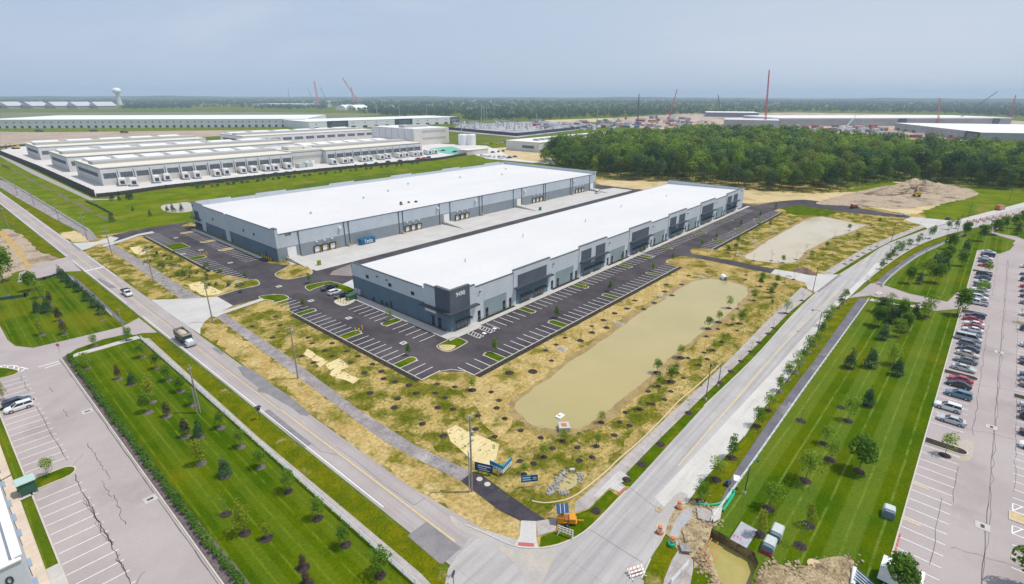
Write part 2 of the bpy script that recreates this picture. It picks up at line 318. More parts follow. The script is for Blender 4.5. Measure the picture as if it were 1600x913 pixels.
# ================================================================== THE SETTING: ground, roads, water
pit_px = [(1112,826),(1141,842),(1166,856),(1179,864),(1185,880),(1178,897),(1170,925),(1142,930),(1123,905),(1113,873),(1106,850)]
PIT = GS(*pit_px)
BIG = 30000
sheet('ground', [(-BIG,-BIG),(BIG,-BIG),(BIG,BIG),(-BIG,BIG)], 0.0, M['ground'], [PIT])
# distant fields
def far(name, px, m, z=0.012): return sheet(name, GS(*px), z, m)
far('bare_field', [(0,206),(0,232),(60,236),(60,226),(300,215),(480,206),(480,202),(250,204),(60,207)], M['brown'], 0.03)
far('field_strip', [(0,200.5),(0,206),(60,207),(480,202.5),(482,200),(250,200)], M['meadow'], 0.04)
far('field_strip', [(0,176),(0,186),(540,186),(600,178),(400,175)], mat('dull_far_grass', (0.14,0.16,0.07),(0.19,0.19,0.10),0.01, fine=0.15, fscale=0.2), 0.02)
far('building_site', [(940,186),(1060,178),(1240,176),(1480,180),(1600,190),(1600,222),(1330,216),(1100,206),(980,199)], mat('graded_site_soil', (0.38,0.28,0.21),(0.53,0.43,0.35),0.03, c3=(0.26,0.18,0.14), s3=0.02, t3=0.56, fine=0.2, fscale=0.2), 0.03)
far('straw_bank', [(850,188),(955,184.5),(960,190),(860,193)], M['tan'], 0.05)
far('meadow', [(0,243),(150,296),(238,270),(500,262),(745,243),(800,250),(560,275),(296,316),(300,350),(245,360),(130,366),(100,345),(20,297),(0,288)], M['meadow'], 0.012)
far('gravel_yard', [(0,235),(60,263),(149,306),(186,303.5),(260,293),(370,280.5),(500,266),(640,253),(735,240),(760,248),(870,258),(850,236),(760,228),(690,225),(560,205),(300,222),(62,227.5),(20,231)], mat('pale_concrete_yard', (0.57,0.53,0.50),(0.63,0.60,0.57),0.03, fine=0.08, fscale=0.6), 0.05)
far('grass_patch', [(745,222),(830,217),(860,222),(845,227),(770,232)], M['meadow'], 0.06)
far('green_apron', [(672,232),(706,229),(735,237),(728,243),(700,241),(676,237)], plain('green_ground_cover', (0.13,0.42,0.30), 0.8), 0.075)
far('brown_yard', [(775,232),(850,236),(862,256),(800,248)], M['tan'], 0.065)
# the development's own ground
sheet('straw_ground', [(43,31),(100,32.2),(180,29),(250,19),(335,10),(425,20),(470,60),(440,130),(400,260),(330,300),(300,292),(43,308)], 0.02, M['straw'])
sheet('patchy_grass', GS((330,505),(352,496),(428,476),(545,536),(655,598),(700,600),(735,625),(760,668),(830,735),(900,760),(860,800),(800,790),(740,735),(560,640),(420,556)), 0.035, M['strawgreen'])
sheet('patchy_grass', GS((815,700),(850,678),(905,672),(960,655),(1060,585),(1110,540),(1180,480),(1215,465),(1150,520),(1050,610),(975,690),(905,770),(860,790),(800,740),(770,690)), 0.035, M['strawgreen'])
sheet('straw_bank', GS((318,505),(340,508),(452,578),(560,652),(720,765),(810,812),(815,846),(790,845),(730,812),(640,760),(560,700),(440,600),(330,530)), 0.035, M['strawdry'])
sheet('straw_bank', GS((740,596),(890,513),(1060,424),(1120,440),(1085,438),(1000,478),(900,550),(820,620),(800,665),(745,700),(720,650)), 0.032, M['strawdry'])
sheet('patchy_grass', GS((1080,400),(1120,392),(1220,335),(1250,325),(1320,328),(1440,345),(1420,360),(1340,395),(1290,430),(1240,428),(1170,418)), 0.032, M['strawgreen'])
sheet('meadow', GS((1212,323),(1250,316),(1300,322),(1310,333),(1290,338),(1240,336)), 0.04, M['lawn'])
sheet('patchy_grass', GS((130,394.5),(150,385),(228,432),(288,467),(263,489)), 0.03, M['strawgreen'])
sheet('patchy_grass', GS((190,380),(222,374),(368,448),(330,462),(280,470),(200,398)), 0.03, M['strawgreen'])
for q in ([(202,387),(218,385),(230,394),(222,399),(212,397)], [(293,445),(312,440),(352,458),(320,463),(298,452)], [(480,545),(512,566),(500,574),(474,554)], [(508,570),(530,560),(545,573),(523,584)], [(520,575),(562,592),(552,600),(515,586)],
          [(698,672),(712,665),(780,695),(775,718),(757,734),(704,690)]):
    sheet('straw_mat', GS(*q), 0.05, mat('erosion_blanket', (0.60,0.48,0.24),(0.68,0.56,0.31),0.5,fine=0.14,fscale=2, stretch=(0.3,2,1)) if 'erosion_blanket' not in bpy.data.materials else bpy.data.materials['erosion_blanket'])
sheet('tan_soil', GS((930,281),(1045,284),(1163,297),(1270,303),(1320,300),(1400,284),(1530,290),(1480,312),(1452,330),(1420,336),(1350,322),(1255,312),(1170,318),(1000,320),(945,300)), 0.03, M['tan'])
sheet('green_field', GS((1310,300),(1381,285),(1502,290),(1640,300),(1640,325),(1560,331),(1450,345),(1440,330),(1490,318),(1515,300),(1460,289),(1390,290),(1340,300)), 0.045, M['meadow'])
# spoil heap area
sheet('spoil_ground', sm(GS((1275,318),(1330,302),(1385,291),(1450,287),(1505,293),(1528,303),(1500,313),(1450,322),(1400,327),(1340,322)), 6, True), 0.06, M['dirt'])
# far side drive and lanes
def lot(name, px, m, z): return sheet(name, GS(*px), z, m)
FAR = sm(GS((1150,333),(1185,320),(1250,312.5),(1300,318),(1345,326),(1420,338.5)), 8); FAR2 = sm(GS((1425,341.5),(1340,334),(1290,327),(1250,322),(1222,325),(1200,334)), 8)
sheet('drive', FAR+FAR2, 0.055, M['asph'])
# --- the new parking lots round the two warehouses
A = [(67.6,87),(72.7,87),(77.2,82.2),(77.2,79.4),(191.3,79.4)]
A += sm(GS((1056,416.5),(1041,411.5),(1043,406),(1058,401.5),(1072,400.5)), 4)
A += GS((1120,410),(1204,427.5),(1211,421),(1156,410),(1081,396.5),(1078,391.5),(1083,387.5))+[(224.5,79.4),(326.5,79.4),(330,84),(338,92)]
A += [(343,110),(343,215),(326,222),(92,190),(86.5,205),(90,212),(90,296),(84,297.5)]+GS((300,346),(240,355),(205,361),(172,369),(165,372),(176,379),(203,372.5),(222,368.5))
A += [(67.4,289),(67.4,209.5)]+GS((391,437.5),(400,438),(406,442),(404,446),(373,453),(337,464.5),(364,478),(400,468),(428,459),(445,464),(449,467))+[(67.6,150.2)]
sheet('parking_lot', A, 0.055, M['asph'])
sheet('loading_court', [(94,180.9),(338,180.9),(338,196),(324,199),(324,203),(93,203),(91.5,196)], 0.068, M['conc'])
sheet('lane', [(94,166),(345,166),(345,180.9),(94,180.9)], 0.062, M['asph'])
sheet('concrete_pad', GS((530,447),(551,437),(556,462),(540,455)), 0.075, M['conc'])
sheet('worn_lane_patch', GS((520,424),(548,413),(551,432),(515,430)), 0.078, mat('dusty_asphalt',(0.22,0.19,0.19),(0.27,0.23,0.22),0.2,fine=0.1))
sheet('drive_apron', GS((236,469),(300,467),(340,464),(364,478),(345,488),(331,494),(320,503),(313.5,513),(313,523),(278,500)), 0.07, M['conc'])
sheet('drive_apron', GS((112,380.5),(150,378),(166,373),(172,369.5),(186,372),(176,379),(150,383),(140,388),(128,392)), 0.07, M['conc'])
sheet('drive_apron', GS((1204,427.5),(1211,421),(1268,430),(1277,428),(1312,430),(1276,458),(1262,452),(1258,442)), 0.07, M['conc'])
sheet('drive_apron', GS((1412,344),(1424,339),(1486,345),(1492,349),(1452,358),(1448,357),(1440,352)), 0.07, M['conc'])
sheet('sidewalk', GS((160,384),(185,376.5),(215,366.5),(238,362),(242,364.5),(217,369),(188,379),(162,386.5)), 0.14, M['walk'])
sheet('sidewalk', GS((330,494),(345,488),(420,463),(438,461.5),(440,466),(412,470),(350,491),(338,497)), 0.14, M['walk'])
# --- road 1 (past the west lawns) and road 2 (east), their patches and lines
def xl(y): return 36.55-0.0075*(y-60)
def xr(y): return 43.0-0.0062*(y-60)
ys = list(range(900, 40, -20))
w1 = [(xl(y), y) for y in ys]+[(36.6,40),(36.5,20),(36.3,0),(36,-40)]
e1 = [(xr(y), y) for y in ys]
corner = sm(GS((715,815),(758,834),(803,853.5),(841,857),(872,852),(902,839),(927,820),(962,784),(985,761)), 5)
L2 = GS((1100,635),(1180,558),(1240,491),(1276,457.5),(1312,429),(1352,404),(1389,381),(1450,358.5),(1495,345.5),(1562,332),(1600,322),(1680,306))
R2 = GS((1002,905),(1016,874),(1060,805),(1101,749),(1162,683),(1190,641),(1230,592),(1251,560),(1294,491),(1326,466),(1352,441),(1381,417.5),(1427,387.5),(1470,370),(1510,359),(1550,350),(1600,335),(1680,318))
road2 = corner+sm(L2,4)+sm(R2,4)[::-1]
sheet('road', w1+[(44,-40)]+GS((1002,905),(985,761))[:1]+[(45,40)]+e1[::-1], 0.06, M['roadw'])
sheet('road', GS((735,840),(758,834),(803,853.5),(841,857),(872,852),(905,838),(960,850),(1016,874),(1002,905),(1000,940),(690,940),(700,890)), 0.061, M['roade'])
sheet('road', road2, 0.064, M['roade'])
sheet('road_lane', GS((1023,778),(1111,685),(1220,567),(1298,480),(1350,432),(1368,412),(1384,409),(1352,440),(1326,465),(1294,490),(1251,559),(1230,591),(1190,640),(1162,682),(1101,748),(1075,785),(1045,800)), 0.069, M['roadnew'])
SAND = mat('sandy_road_film',(0.44,0.385,0.315),(0.50,0.45,0.385),0.5,c3=(0.40,0.37,0.345),s3=0.25,t3=0.5,fine=0.12,fscale=4)
for q in ([(770,850),(800,858),(842,861),(870,858),(862,880),(850,905),(838,925),(826,925),(815,895),(795,872)],[(1018,868),(1030,840),(1024,815),(1040,790),(1062,770),(1075,778),(1052,800),(1040,830),(1034,846)],[(703,806),(730,822),(757,836),(750,842),(715,826)]): sheet('sand_film', sm(GS(*q),4,True), 0.078, SAND)
ps = [[(371,574),(381,572),(400,582),(425,601),(453,620),(485,647),(480,651),(470,649),(455,637),(440,629),(420,617),(402,612),(404,606),(380,588)],[(412,644),(420,640),(487,694),(476,701)],[(638,838),(666,817),(719,857),(690,882)],[(148,437),(156,435),(183,450),(172,451)],[(331,545),(336,543),(352,552),(345,555)]]
for q in ps: sheet('road_patch', GS(*q), 0.068, M['patch'])
b = MB()
for q in ps[2:3]: 
    pts = GS(*q)
    for i in range(4): b.flat(pts[i], pts[(i+1)%4], 0.22, 0.075)
for q in ([(526,699),(560,724),(600,757),(647,790),(664,779)],[(476,685),(500,705),(527,712)],[(983,762+0),(1000,775),(1040,806)],[(922,828),(975,862),(1004,880)],[(264,490),(290,508),(312,524)],[(112,381),(127,392)],[(1277,457),(1312,430)],[(1450,358),(1495,346)]):
    pts = GS(*q)
    for a,c in zip(pts[:-1],pts[1:]): b.flat(a,c,0.11 if len(q)>2 else 0.9,0.076)
b.build('tar_seam', M['patch'])['kind'] = 'structure'
b = MB()
for y in np.arange(100, 660, 6):
    x = (xl(y)+xr(y))/2-0.15
    if not (285 < y < 292): b.flat((x,y),(x-0.04,y+6),0.2,0.074)
for y in np.arange(46,100,6):
    x = (xl(y)+xr(y))/2+0.1; b.flat((x,y),(x-0.04,y+6),0.26,0.074)
yl = sm(GS((1060,728),(1110,670),(1150,625),(1205,560),(1265,497),(1310,455)),5)
for a,c in zip(yl[:-1],yl[1:]): b.flat(a,c,0.24,0.076)
b.build('yellow_centre_line', M['yellow'])['kind'] = 'structure'
b = MB()
for y in np.arange(60,900,8):
    if 175 < y < 196 or 262 < y < 275: continue
    b.flat((xl(y)+0.55,y),(xl(y+8)+0.55,y+8),0.16,0.074)
for y in np.arange(230,900,8):
    if 262 < y < 300: continue
    b.flat((xr(y)-0.5,y),(xr(y+8)-0.5,y+8),0.14,0.074)
b.flat((xl(247),246),(xr(247),247.5),0.9,0.074)
b.build('white_edge_line', M['white'])['kind'] = 'structure'
kerb('kerb', corner[2:-2], M['kerb']); kerb('kerb', sm(L2[:4],6), M['kerb']); kerb('kerb', sm(L2[4:8],6), M['kerb'])
kerb('kerb', sm(R2[4:9],6), M['kerb']); kerb('kerb', sm(R2[10:15],6), M['kerb']); kerb('kerb', R2[:2], M['kerb'])
# --- paths
sheet('stone_path', GS((339,497),(352,491),(450,557),(560,640),(650,697),(738,738),(720,752),(640,712),(600,690),(480,600)), 0.06, M['mill'])
sheet('stone_path', GS((160,383),(172,379.5),(230,412),(290,452),(318,466),(285,470),(230,430)), 0.06, M['mill'])
sheet('path', GS((720,752),(738,738),(755,744),(790,770),(833,800),(852,812),(838,815),(814,815),(780,798)), 0.068, M['asphdeep'])
sheet('path_ramp', GS((814,814),(838,815),(838,843),(841,856),(804,852),(812,838)), 0.075, M['conc'])
sheet('warning_pad', GS((810,848),(834,849.5),(835,855),(809,853)), 0.09, M['redpad'])
sheet('sidewalk', GS((838,815),(870,810),(868,830),(840,838)), 0.07, M['walkold'])
sheet('sidewalk', GS((898,802),(899,786),(960,731),(1000,692),(1060,636),(1140,562),(1200,500),(1252,449),(1261,453),(1270,459),(1235,487),(1160,562),(1090,628),(1030,687),(990,728),(966,752),(978,761),(968,768),(951,762),(920,795)), 0.068, M['walkold'])
sheet('sidewalk', GS((928,775),(960,742),(970,735),(985,748),(966,757),(976,763),(968,770),(952,763),(935,780)), 0.075, M['walk'])
sheet('warning_pad', GS((966,771),(974,763),(978,764),(968,774)), 0.09, M['redpad'])
sheet('sidewalk', GS((1284,427),(1352,387),(1375,377),(1440,352),(1446,355),(1390,378),(1350,399),(1300,430)), 0.068, M['walkold'])
sheet('sidewalk', GS((1492,345),(1530,335),(1640,306),(1640,313),(1535,340),(1500,348)), 0.068, M['walk'])
sheet('path', GS((1126,784),(1146,741),(1192,672),(1249,594),(1271,566),(1300,525),(1343,466),(1357,469),(1318,524),(1250,620),(1172,730),(1134,784)), 0.066, M['pathe'])
sheet('path', sm(GS((1367,444),(1381,430),(1402,415),(1421,402),(1440,391),(1469,380),(1503,364.5)),4)+sm(GS((1507,366),(1470,384),(1446,395),(1430,404),(1406,421),(1389,436),(1379,448)),4), 0.066, M['pathe'])
fenceW = [(222,529),(312,607),(403,690),(520,795),(660,921)]
sheet('path', GS((219,529),(233,529),(312,601),(403,683),(562,816),(658,897),(680,920),(655,920),(520,798),(403,693),(308,609)), 0.066, M['walkold'])
sheet('path', GS((107,431),(114,431),(150,462),(190,500),(198,505),(187,504),(150,471),(116,441)), 0.066, M['pathe'])
sheet('path', GS((0,281),(15,286),(70,320),(120,350),(140,358),(152,372),(140,377),(120,360),(90,345),(28,310),(0,293)), 0.066, M['mill'])
# --- lawns
sheet('lawn', GS((100,566),(121,556),(160,548),(212,531),(312,610),(403,693),(520,798),(660,925),(358,935),(345,905),(280,800),(200,690)), 0.05, M['lawny'])
sheet('verge', GS((224,521),(236,521),(253,526),(266,540),(277,553),(310,575),(400,645),(520,741),(637,836),(690,883),(703,903),(712,925),(690,925),(658,897),(562,816),(403,683),(312,601),(234,531)), 0.05, M['verge'])
sheet('lawn', GS((0,478),(0,440),(40,440),(100,426),(110,431),(128,447),(160,478),(188,504),(190,510),(120,528),(50,543),(26,541),(17,533),(10,520),(0,508)), 0.05, M['lawny'])
sheet('verge', GS((110,429),(128,428),(200,486),(216,495),(215,499),(203,504),(190,498),(150,461)), 0.05, M['verge'])
sheet('verge', GS((98,563),(121,551),(160,539),(205,527),(214,525),(200,522),(160,531),(122,545),(104,555)), 0.07, M['lawn'])
sheet('sidewalk', GS((97,565),(121,557),(160,546),(220,529),(214,525),(160,541),(120,552)), 0.08, M['walk'])
sheet('verge', GS((7,302),(28,302),(60,326),(90,346),(115,360),(98,366),(80,358),(60,345),(20,318)), 0.05, M['verge'])
sheet('straw_bank', GS((92,365),(118,360),(140,378),(112,379)), 0.055, M['tan'])
sheet('bare_soil', GS((0,358),(14,358),(40,372),(62,392),(96,404),(60,418),(25,425),(0,440)), 0.03, M['dirt'])
sheet('dug_trench_soil', GS((0,362),(8,364),(28,385),(44,410),(52,421),(46,424),(36,408),(20,386),(0,368)), 0.06, mat('orange_clay_spoil',(0.55,0.36,0.12),(0.42,0.27,0.10),0.4,fine=0.3,fscale=2,bump=0.6))
sheet('verge', GS((0,322),(15,335),(60,370),(100,402),(92,404),(60,390),(40,372),(20,352),(0,343)), 0.05, M['verge'])
sheet('side_street', GS((30,427),(60,415),(92,405),(105,402),(128,424),(100,425),(60,435),(28,442)), 0.058, M['lot'])
sheet('side_street', GS((-40,520),(0,510),(12,532),(24,541),(52,544),(120,528),(191,511),(217,497),(246,520),(222,521),(205,525),(160,533),(121,545),(98,559),(97,566),(60,580),(-40,600)), 0.057, M['lot'])
sheet('side_street', GS((-40,232+60),(0,300),(8,306),(0,318),(-40,318)), 0.066, M['roadw'])
# west car park
sheet('parking_lot', [(-1,40),(13.9,40),(13.9,160),(14.1,166),(8,178),(-12,178),(-12,120),(-0.1,120),(-0.1,60)], 0.05, M['lot'])
kerb('kerb', [(13.95,40),(13.95,60),(13.9,164)], M['kerb'])
sheet('mulch_bed', [(14.1,40),(16.4,40),(16.4,66),(15.9,84),(15.9,163),(14.1,165)], 0.10, M['mulchlt'])
sheet('walkway', [(-3,60),(-1.6,60),(-1.6,150),(-3,150)], 0.1, mat('beige_walkway',(0.56,0.46,0.36),(0.62,0.52,0.42),0.3,fine=0.08,joints=(0,1.5,0.2)))
for y0,y1 in ((85.9,104.9),(113.5,170)): sheet('lawn', [(-1.6,y0),(-0.25,y0),(-0.25,y1),(-1.6,y1)], 0.13, M['lawny'])
sheet('lawn', [(-1.6,60),(-0.25,60),(-0.25,80.2),(-1.6,80.2)], 0.13, M['lawny'])
kerb('kerb', [(-0.1,60),(-0.1,107.6)], M['kerb']); kerb('kerb', [(-0.1,112.2),(-0.1,150)], M['kerb'])
sheet('concrete_pad', [(-1.6,80.2),(-0.1,80.2),(-0.1,85.9),(-1.6,85.9)], 0.13, M['walk'])
sheet('concrete_pad', [(-1.7,106.2),(0.3,106.4),(0.3,109.3),(-1.7,109.0)], 0.16, M['walk'])
sheet('walkway', [(-1.7,112.0),(0.1,112.2),(0.1,113.4),(-1.7,113.3)], 0.15, M['walk'])
def island(px=None, pts=None, m='lawn', k=5, z=0.15, raw=False):
    p = pts or GS(*px)
    p = p if raw else sm(p, k, True)
    a = sum(p[i][0]*p[(i+1)%len(p)][1]-p[(i+1)%len(p)][0]*p[i][1] for i in range(len(p)))
    if a < 0: p = p[::-1]
    sheet('planted_island', p, z, M[m]); kerb('kerb', p, M['kerb'], z+0.02, 0.24, True)
def finger(x0, y0, x1, y1, side, m='lawn'):
    "parking finger with a rounded end on the aisle side"
    if side in ('+x','-x'):
        r = (y1-y0)/2; cy = (y0+y1)/2; arc = [(r*math.cos(t), r*math.sin(t)) for t in np.linspace(-math.pi/2, math.pi/2, 9)]
        p = [(x0,y0)]+[(x1-r+a, cy+c) for a,c in arc]+[(x0,y1)] if side == '+x' else [(x1,y1)]+[(x0+r-a, cy-c) for a,c in arc]+[(x1,y0)]
    else:
        r = (x1-x0)/2; cx = (x0+x1)/2; arc = [(r*math.sin(t), r*math.cos(t)) for t in np.linspace(-math.pi/2, math.pi/2, 9)]
        p = [(x0,y0)]+[(cx+a, y1-r+c) for a,c in arc]+[(x1,y0)] if side == '+y' else [(x1,y1)]+[(cx-a, y0+r-c) for a,c in arc]+[(x0,y1)]
    island(pts=p, raw=True, m=m)
finger(-0.1, 107.7, 6.3, 111.3, '+x')
finger(-0.2, 143.5, 6.0, 145.3, '+x')
island(px=[(-20,575),(0,575),(18,577),(30,581),(20,587),(0,592),(-20,596)])
# east car park
def ey(x): return -3.9-0.0218*(x-82)
def E_(x, d): return (x, ey(x)-d)        # point d metres into the car park from its kerb
XS = [20,60,100,150,200,225]
sheet('parking_lot', [E_(40,0),E_(203,0)]+[(212,ey(212)-2)]+GS((1450,487),(1360,462),(1326,466),(1345,455),(1364,440),(1420,459),(1480,472))+[E_(228,-2),E_(231,0),E_(300,0),(306,-11.5)]+GS((1556,398),(1576,388),(1587,376),(1562,369),(1540,361),(1548,352),(1570,362),(1640,392))+[(330,-60),(60,-60)], 0.05, M['lot'])
for a,b2 in ((60,203),(229,300)): kerb('kerb', [E_(x,0) for x in np.linspace(a,b2,8)], M['kerb'])
lawnC = GS((1358,472),(1400,476),(1440,481.5),(1482,490))+[E_(204,-0.1),E_(82,-0.1),E_(72,-0.1)]+GS((1375,925),(1300,950),(1240,930),(1187,895),(1185,880),(1179,864),(1166,856),(1141,842),(1118,828),(1122,808),(1145,768),(1250,620))
sheet('lawn', lawnC, 0.05, M['lawnx'])
lawnD = sm(GS((1379,450),(1392,438),(1409,423),(1432,406),(1448,396),(1472,385.5),(1505,369)),4)+GS((1530,366),(1548,370),(1575,377),(1585,383),(1578,391),(1562,397))+[(304,-10),E_(299,-0.1),E_(231,-0.1),E_(228,-2)]+GS((1470,468),(1420,455),(1384,446))
sheet('lawn', lawnD, 0.05, M['lawnx'])
sheet('lawn', GS((1550,362),(1600,340),(1660,330),(1660,385),(1600,372),(1565,366)), 0.05, M['lawnx'])
sheet('verge', GS((1126,782),(1101,790),(1110,742),(1168,683),(1198,641),(1240,592),(1262,558),(1300,493),(1326,468),(1341,466),(1300,524),(1271,565),(1249,593),(1192,671),(1146,740)), 0.055, M['verge'])
sheet('verge', GS((1357,443),(1354,441),(1370,430),(1385,417),(1405,403),(1430,387.5),(1472,371),(1505,362),(1503,364.5),(1469,379),(1440,390),(1421,401),(1402,414),(1381,429),(1366,443)), 0.055, M['verge'])
sheet('verge', GS((1362,467),(1366,464),(1400,468),(1440,474),(1430,477),(1400,474)), 0.055, M['lawn'])
sheet('walkway', GS((1358,470),(1362,467),(1400,474),(1440,480),(1438,482),(1400,476.5)), 0.075, M['walk'])
sheet('verge', GS((965,757),(985,761),(1100,635),(1180,557),(1240,490),(1272,459),(1262,455),(1235,487),(1160,562),(1090,628),(1030,687),(990,728)), 0.055, M['lawn'])
sheet('verge', GS((899,804),(920,796),(952,766),(966,776),(940,806),(905,836),(870,850),(843,855),(845,840),(870,830),(890,815)), 0.055, M['lawn'])
sheet('verge', GS((1300,430),(1350,399),(1390,378),(1446,355),(1449,357.5),(1389,380),(1352,403),(1312,428)), 0.055, M['lawn'])
sheet('verge', GS((1500,348),(1535,340),(1640,313),(1640,314),(1562,331),(1498,345.5)), 0.055, M['lawn'])
# --- ponds
pond = sm(GS((806,640),(815,622),(850,597),(900,560),(960,520),(1000,490),(1040,467),(1070,446),(1095,438),(1115,436.5),(1145,442),(1165,449),(1167,460),(1155,474),(1140,489),(1110,510),(1080,535),(1048,558),(1027,580),(990,610),(945,645),(915,666),(890,671),(860,671),(830,662)),5,True)
def grow(p, d):
    n = len(p); out = []
    for i in range(n):
        a, e = p[i-1], p[(i+1)%n]; dx, dy = e[0]-a[0], e[1]-a[1]; l = math.hypot(dx,dy) or 1
        out.append((p[i][0]+dy/l*d, p[i][1]-dx/l*d))
    return out
def water(p, m):
    a = sum(p[i][0]*p[(i+1)%len(p)][1]-p[(i+1)%len(p)][0]*p[i][1] for i in range(len(p)))
    if a < 0: p = p[::-1]
    p = [(p[i][0]+random.uniform(-.35,.35), p[i][1]+random.uniform(-.35,.35)) for i in range(len(p))]; rg = [random.uniform(0.6,3.0) for _ in p]
    q = grow(p, 1.0); q = [(p[i][0]+(q[i][0]-p[i][0])*rg[i], p[i][1]+(q[i][1]-p[i][1])*rg[i]) for i in range(len(p))]
    sheet('pond_margin', q, 0.045, M['wet']); sheet('pond_water', p, 0.06, m)
water(pond, M['pond'])
pond2 = sm(GS((1165,403),(1180,390),(1205,374),(1235,357),(1258,345),(1280,339),(1310,344),(1345,351),(1352,353),(1320,366),(1300,371),(1280,382),(1258,394),(1247,406),(1225,412),(1195,409)),5,True)
water(pond2, M['pond2'])
sheet('pond_water', sm(GS((252,322),(275,318),(296,317),(300,330),(262,332)),4,True), 0.06, M['pond2'])
sheet('pond_water', sm(GS((868,763),(880,748),(893,742),(903,744),(902,757),(885,767),(874,768)),5,True), 0.06, M['pond'])
# --- fresh excavation by the crossing: broken pavement, pit with water
sheet('broken_pavement', GS((1030,800),(1060,790),(1085,782),(1100,790),(1130,788),(1125,815),(1112,826),(1106,850),(1113,873),(1123,905),(1142,930),(1090,935),(1083,905),(1085,875),(1060,862),(1048,842),(1035,830)), 0.072, M['clay'])
sheet('wet_slab', GS((1046,838),(1056,812),(1070,797),(1083,795),(1078,812),(1062,830),(1060,842)), 0.09, mat('wet_grey_slurry',(0.36,0.35,0.37),(0.42,0.40,0.40),0.4,rough=0.35,fine=0.1))
sheet('sidewalk', GS((1060,860),(1083,875),(1083,905),(1075,935),(1032,935),(1038,905),(1050,875)), 0.08, M['walkold'])
sheet('verge', GS((1008,898),(1030,858),(1046,844),(1062,860),(1050,875),(1038,905),(1030,935),(1003,935)), 0.06, M['verge'])
sheet('verge', GS((1083,890),(1095,882),(1115,905),(1100,930),(1075,932)), 0.082, M['lawn'])
b = MB(); zf = -2.6; n = len(PIT)
for i in range(n):
    a, c = PIT[i], PIT[(i+1)%n]
    for k in range(4):
        pass
    b.add([(*a,0.05),(*c,0.05),(c[0],c[1],zf),(a[0],a[1],zf)], [(0,1,2,3)])
b.add([(x,y,zf) for x,y in PIT], [tuple(range(n))])
b.build('pit_wall', mat('cut_soil_face',(0.24,0.18,0.09),(0.36,0.28,0.14),0.8,c3=(0.15,0.11,0.06),s3=0.7,t3=0.55,fine=0.35,fscale=3,bump=0.8))['kind'] = 'structure'
sheet('pit_water', PIT, -1.75, M['pitw'])
def heap(name, pts, h, m, seed=1, n=26, kind='structure', zb=0.03, rough=0.25):
    "an uneven heap of soil over an outline"
    from mathutils import noise as mn
    r = random.Random(seed); cx = sum(p[0] for p in pts)/len(pts); cy = sum(p[1] for p in pts)/len(pts)
    P = sm(pts, max(3,60//len(pts)), True); k = len(P); NR = 16; vs, fs = [], []
    R_ = max(math.dist(p,(cx,cy)) for p in P); f1 = 5.0/R_
    for ri in range(NR):
        s = 1-ri/NR
        for x, y in P:
            wx, wy = cx+(x-cx)*s, cy+(y-cy)*s; q = Vector((wx*f1+seed*3, wy*f1, seed))
            e = mn.noise(q)*.6+mn.noise(q*2.3)*.35+mn.noise(q*5.1)*.22
            zz = -.03 if ri == 0 else h*max(.04, (1-s**2.2)*(1+e*rough*3.2)*(.75+.5*mn.noise(q*.45)))
            vs.append((wx+r.uniform(-.2,.2)*R_*.06*(ri>0), wy+r.uniform(-.2,.2)*R_*.06*(ri>0), zb+zz))
    vs.append((cx,cy,zb+h*.9))
    for ri in range(NR-1):
        for i in range(k): fs.append((ri*k+i, ri*k+(i+1)%k, (ri+1)*k+(i+1)%k, (ri+1)*k+i))
    o = (NR-1)*k
    fs += [(o+i, o+(i+1)%k, len(vs)-1) for i in range(k)]
    a = sum(P[i][0]*P[(i+1)%k][1]-P[(i+1)%k][0]*P[i][1] for i in range(k))
    if a < 0: fs = [q[::-1] for q in fs]
    ob = MB().add(vs, fs).build(name, m, smooth=False); ob['kind'] = kind; return ob
heap('soil_heap', GS((1235,905),(1255,882),(1285,872),(1320,868),(1338,880),(1342,905),(1330,940),(1260,950)), 0.45, M['clay'], 3, rough=.6)
heap('soil_heap', GS((1186,895),(1200,885),(1222,882),(1240,895),(1236,930),(1200,945),(1180,925)), 0.45, M['clay'], 4, rough=.6)
heap('soil_heap', GS((1352,303),(1385,293),(1450,288.5),(1500,294),(1522,303),(1480,306),(1420,303),(1390,306)), 6.0, M['dirt'], 5, 40, rough=0.33)
heap('soil_heap', GS((1398,301),(1405,297),(1414,299),(1418,303),(1408,305)), 3.2, mat('dark_topsoil',(0.15,0.11,0.085),(0.24,0.18,0.14),0.3,fine=0.3), 6)
heap('soil_heap', GS((1238,424),(1250,418),(1262,420),(1278,430),(1268,431),(1252,428)), 1.2, mat('dark_peat_soil',(0.14,0.09,0.075),(0.22,0.155,0.125),0.4,fine=0.3), 8)
heap('soil_heap', GS((1063,833),(1080,818),(1096,822),(1104,838),(1098,852),(1080,855),(1066,848)), 0.7, M['clay'], 9)
# --- dark ribbon of young hedging outside the lot kerbs
for q in ([(66.0,87.4),(67.4,87.4),(67.4,147.5),(66.0,147.5)], [(66.0,211),(67.3,211),(67.3,289),(66.0,289)], [(77.4,77.6),(191,77.6),(191,79.2),(77.4,79.2)], [(225,77.6),(327,77.6),(327,79.2),(225,79.2)]): sheet('mulch_bed', q, 0.07, M['mulch'])
for q in ([(67.5,87),(67.5,150)],[(67.4,210),(67.4,289)],[(77.2,79.35),(191.3,79.35)],[(224.5,79.35),(326.5,79.35)],[(67.6,87),(72.7,87),(75.5,85.5),(77.2,82.2),(77.2,79.4)]): kerb('kerb', q, M['kerb'])
sheet('sidewalk', [(86.2,97.4),(99,97.4),(99,98.5),(334,98.5),(334,101.3),(90.2,101.3),(90.2,150),(86.2,150)], 0.17, M['walk'])
sheet('sidewalk', [(86.5,213),(88.3,213),(88.3,288),(86.5,288)], 0.17, M['walk'])
sheet('mulch_bed', [(88.3,207),(90,207),(90,288),(88.3,288)], 0.15, mat('mixed_ground_cover',(0.20,0.15,0.09),(0.15,0.17,0.04),0.4,fine=0.3))
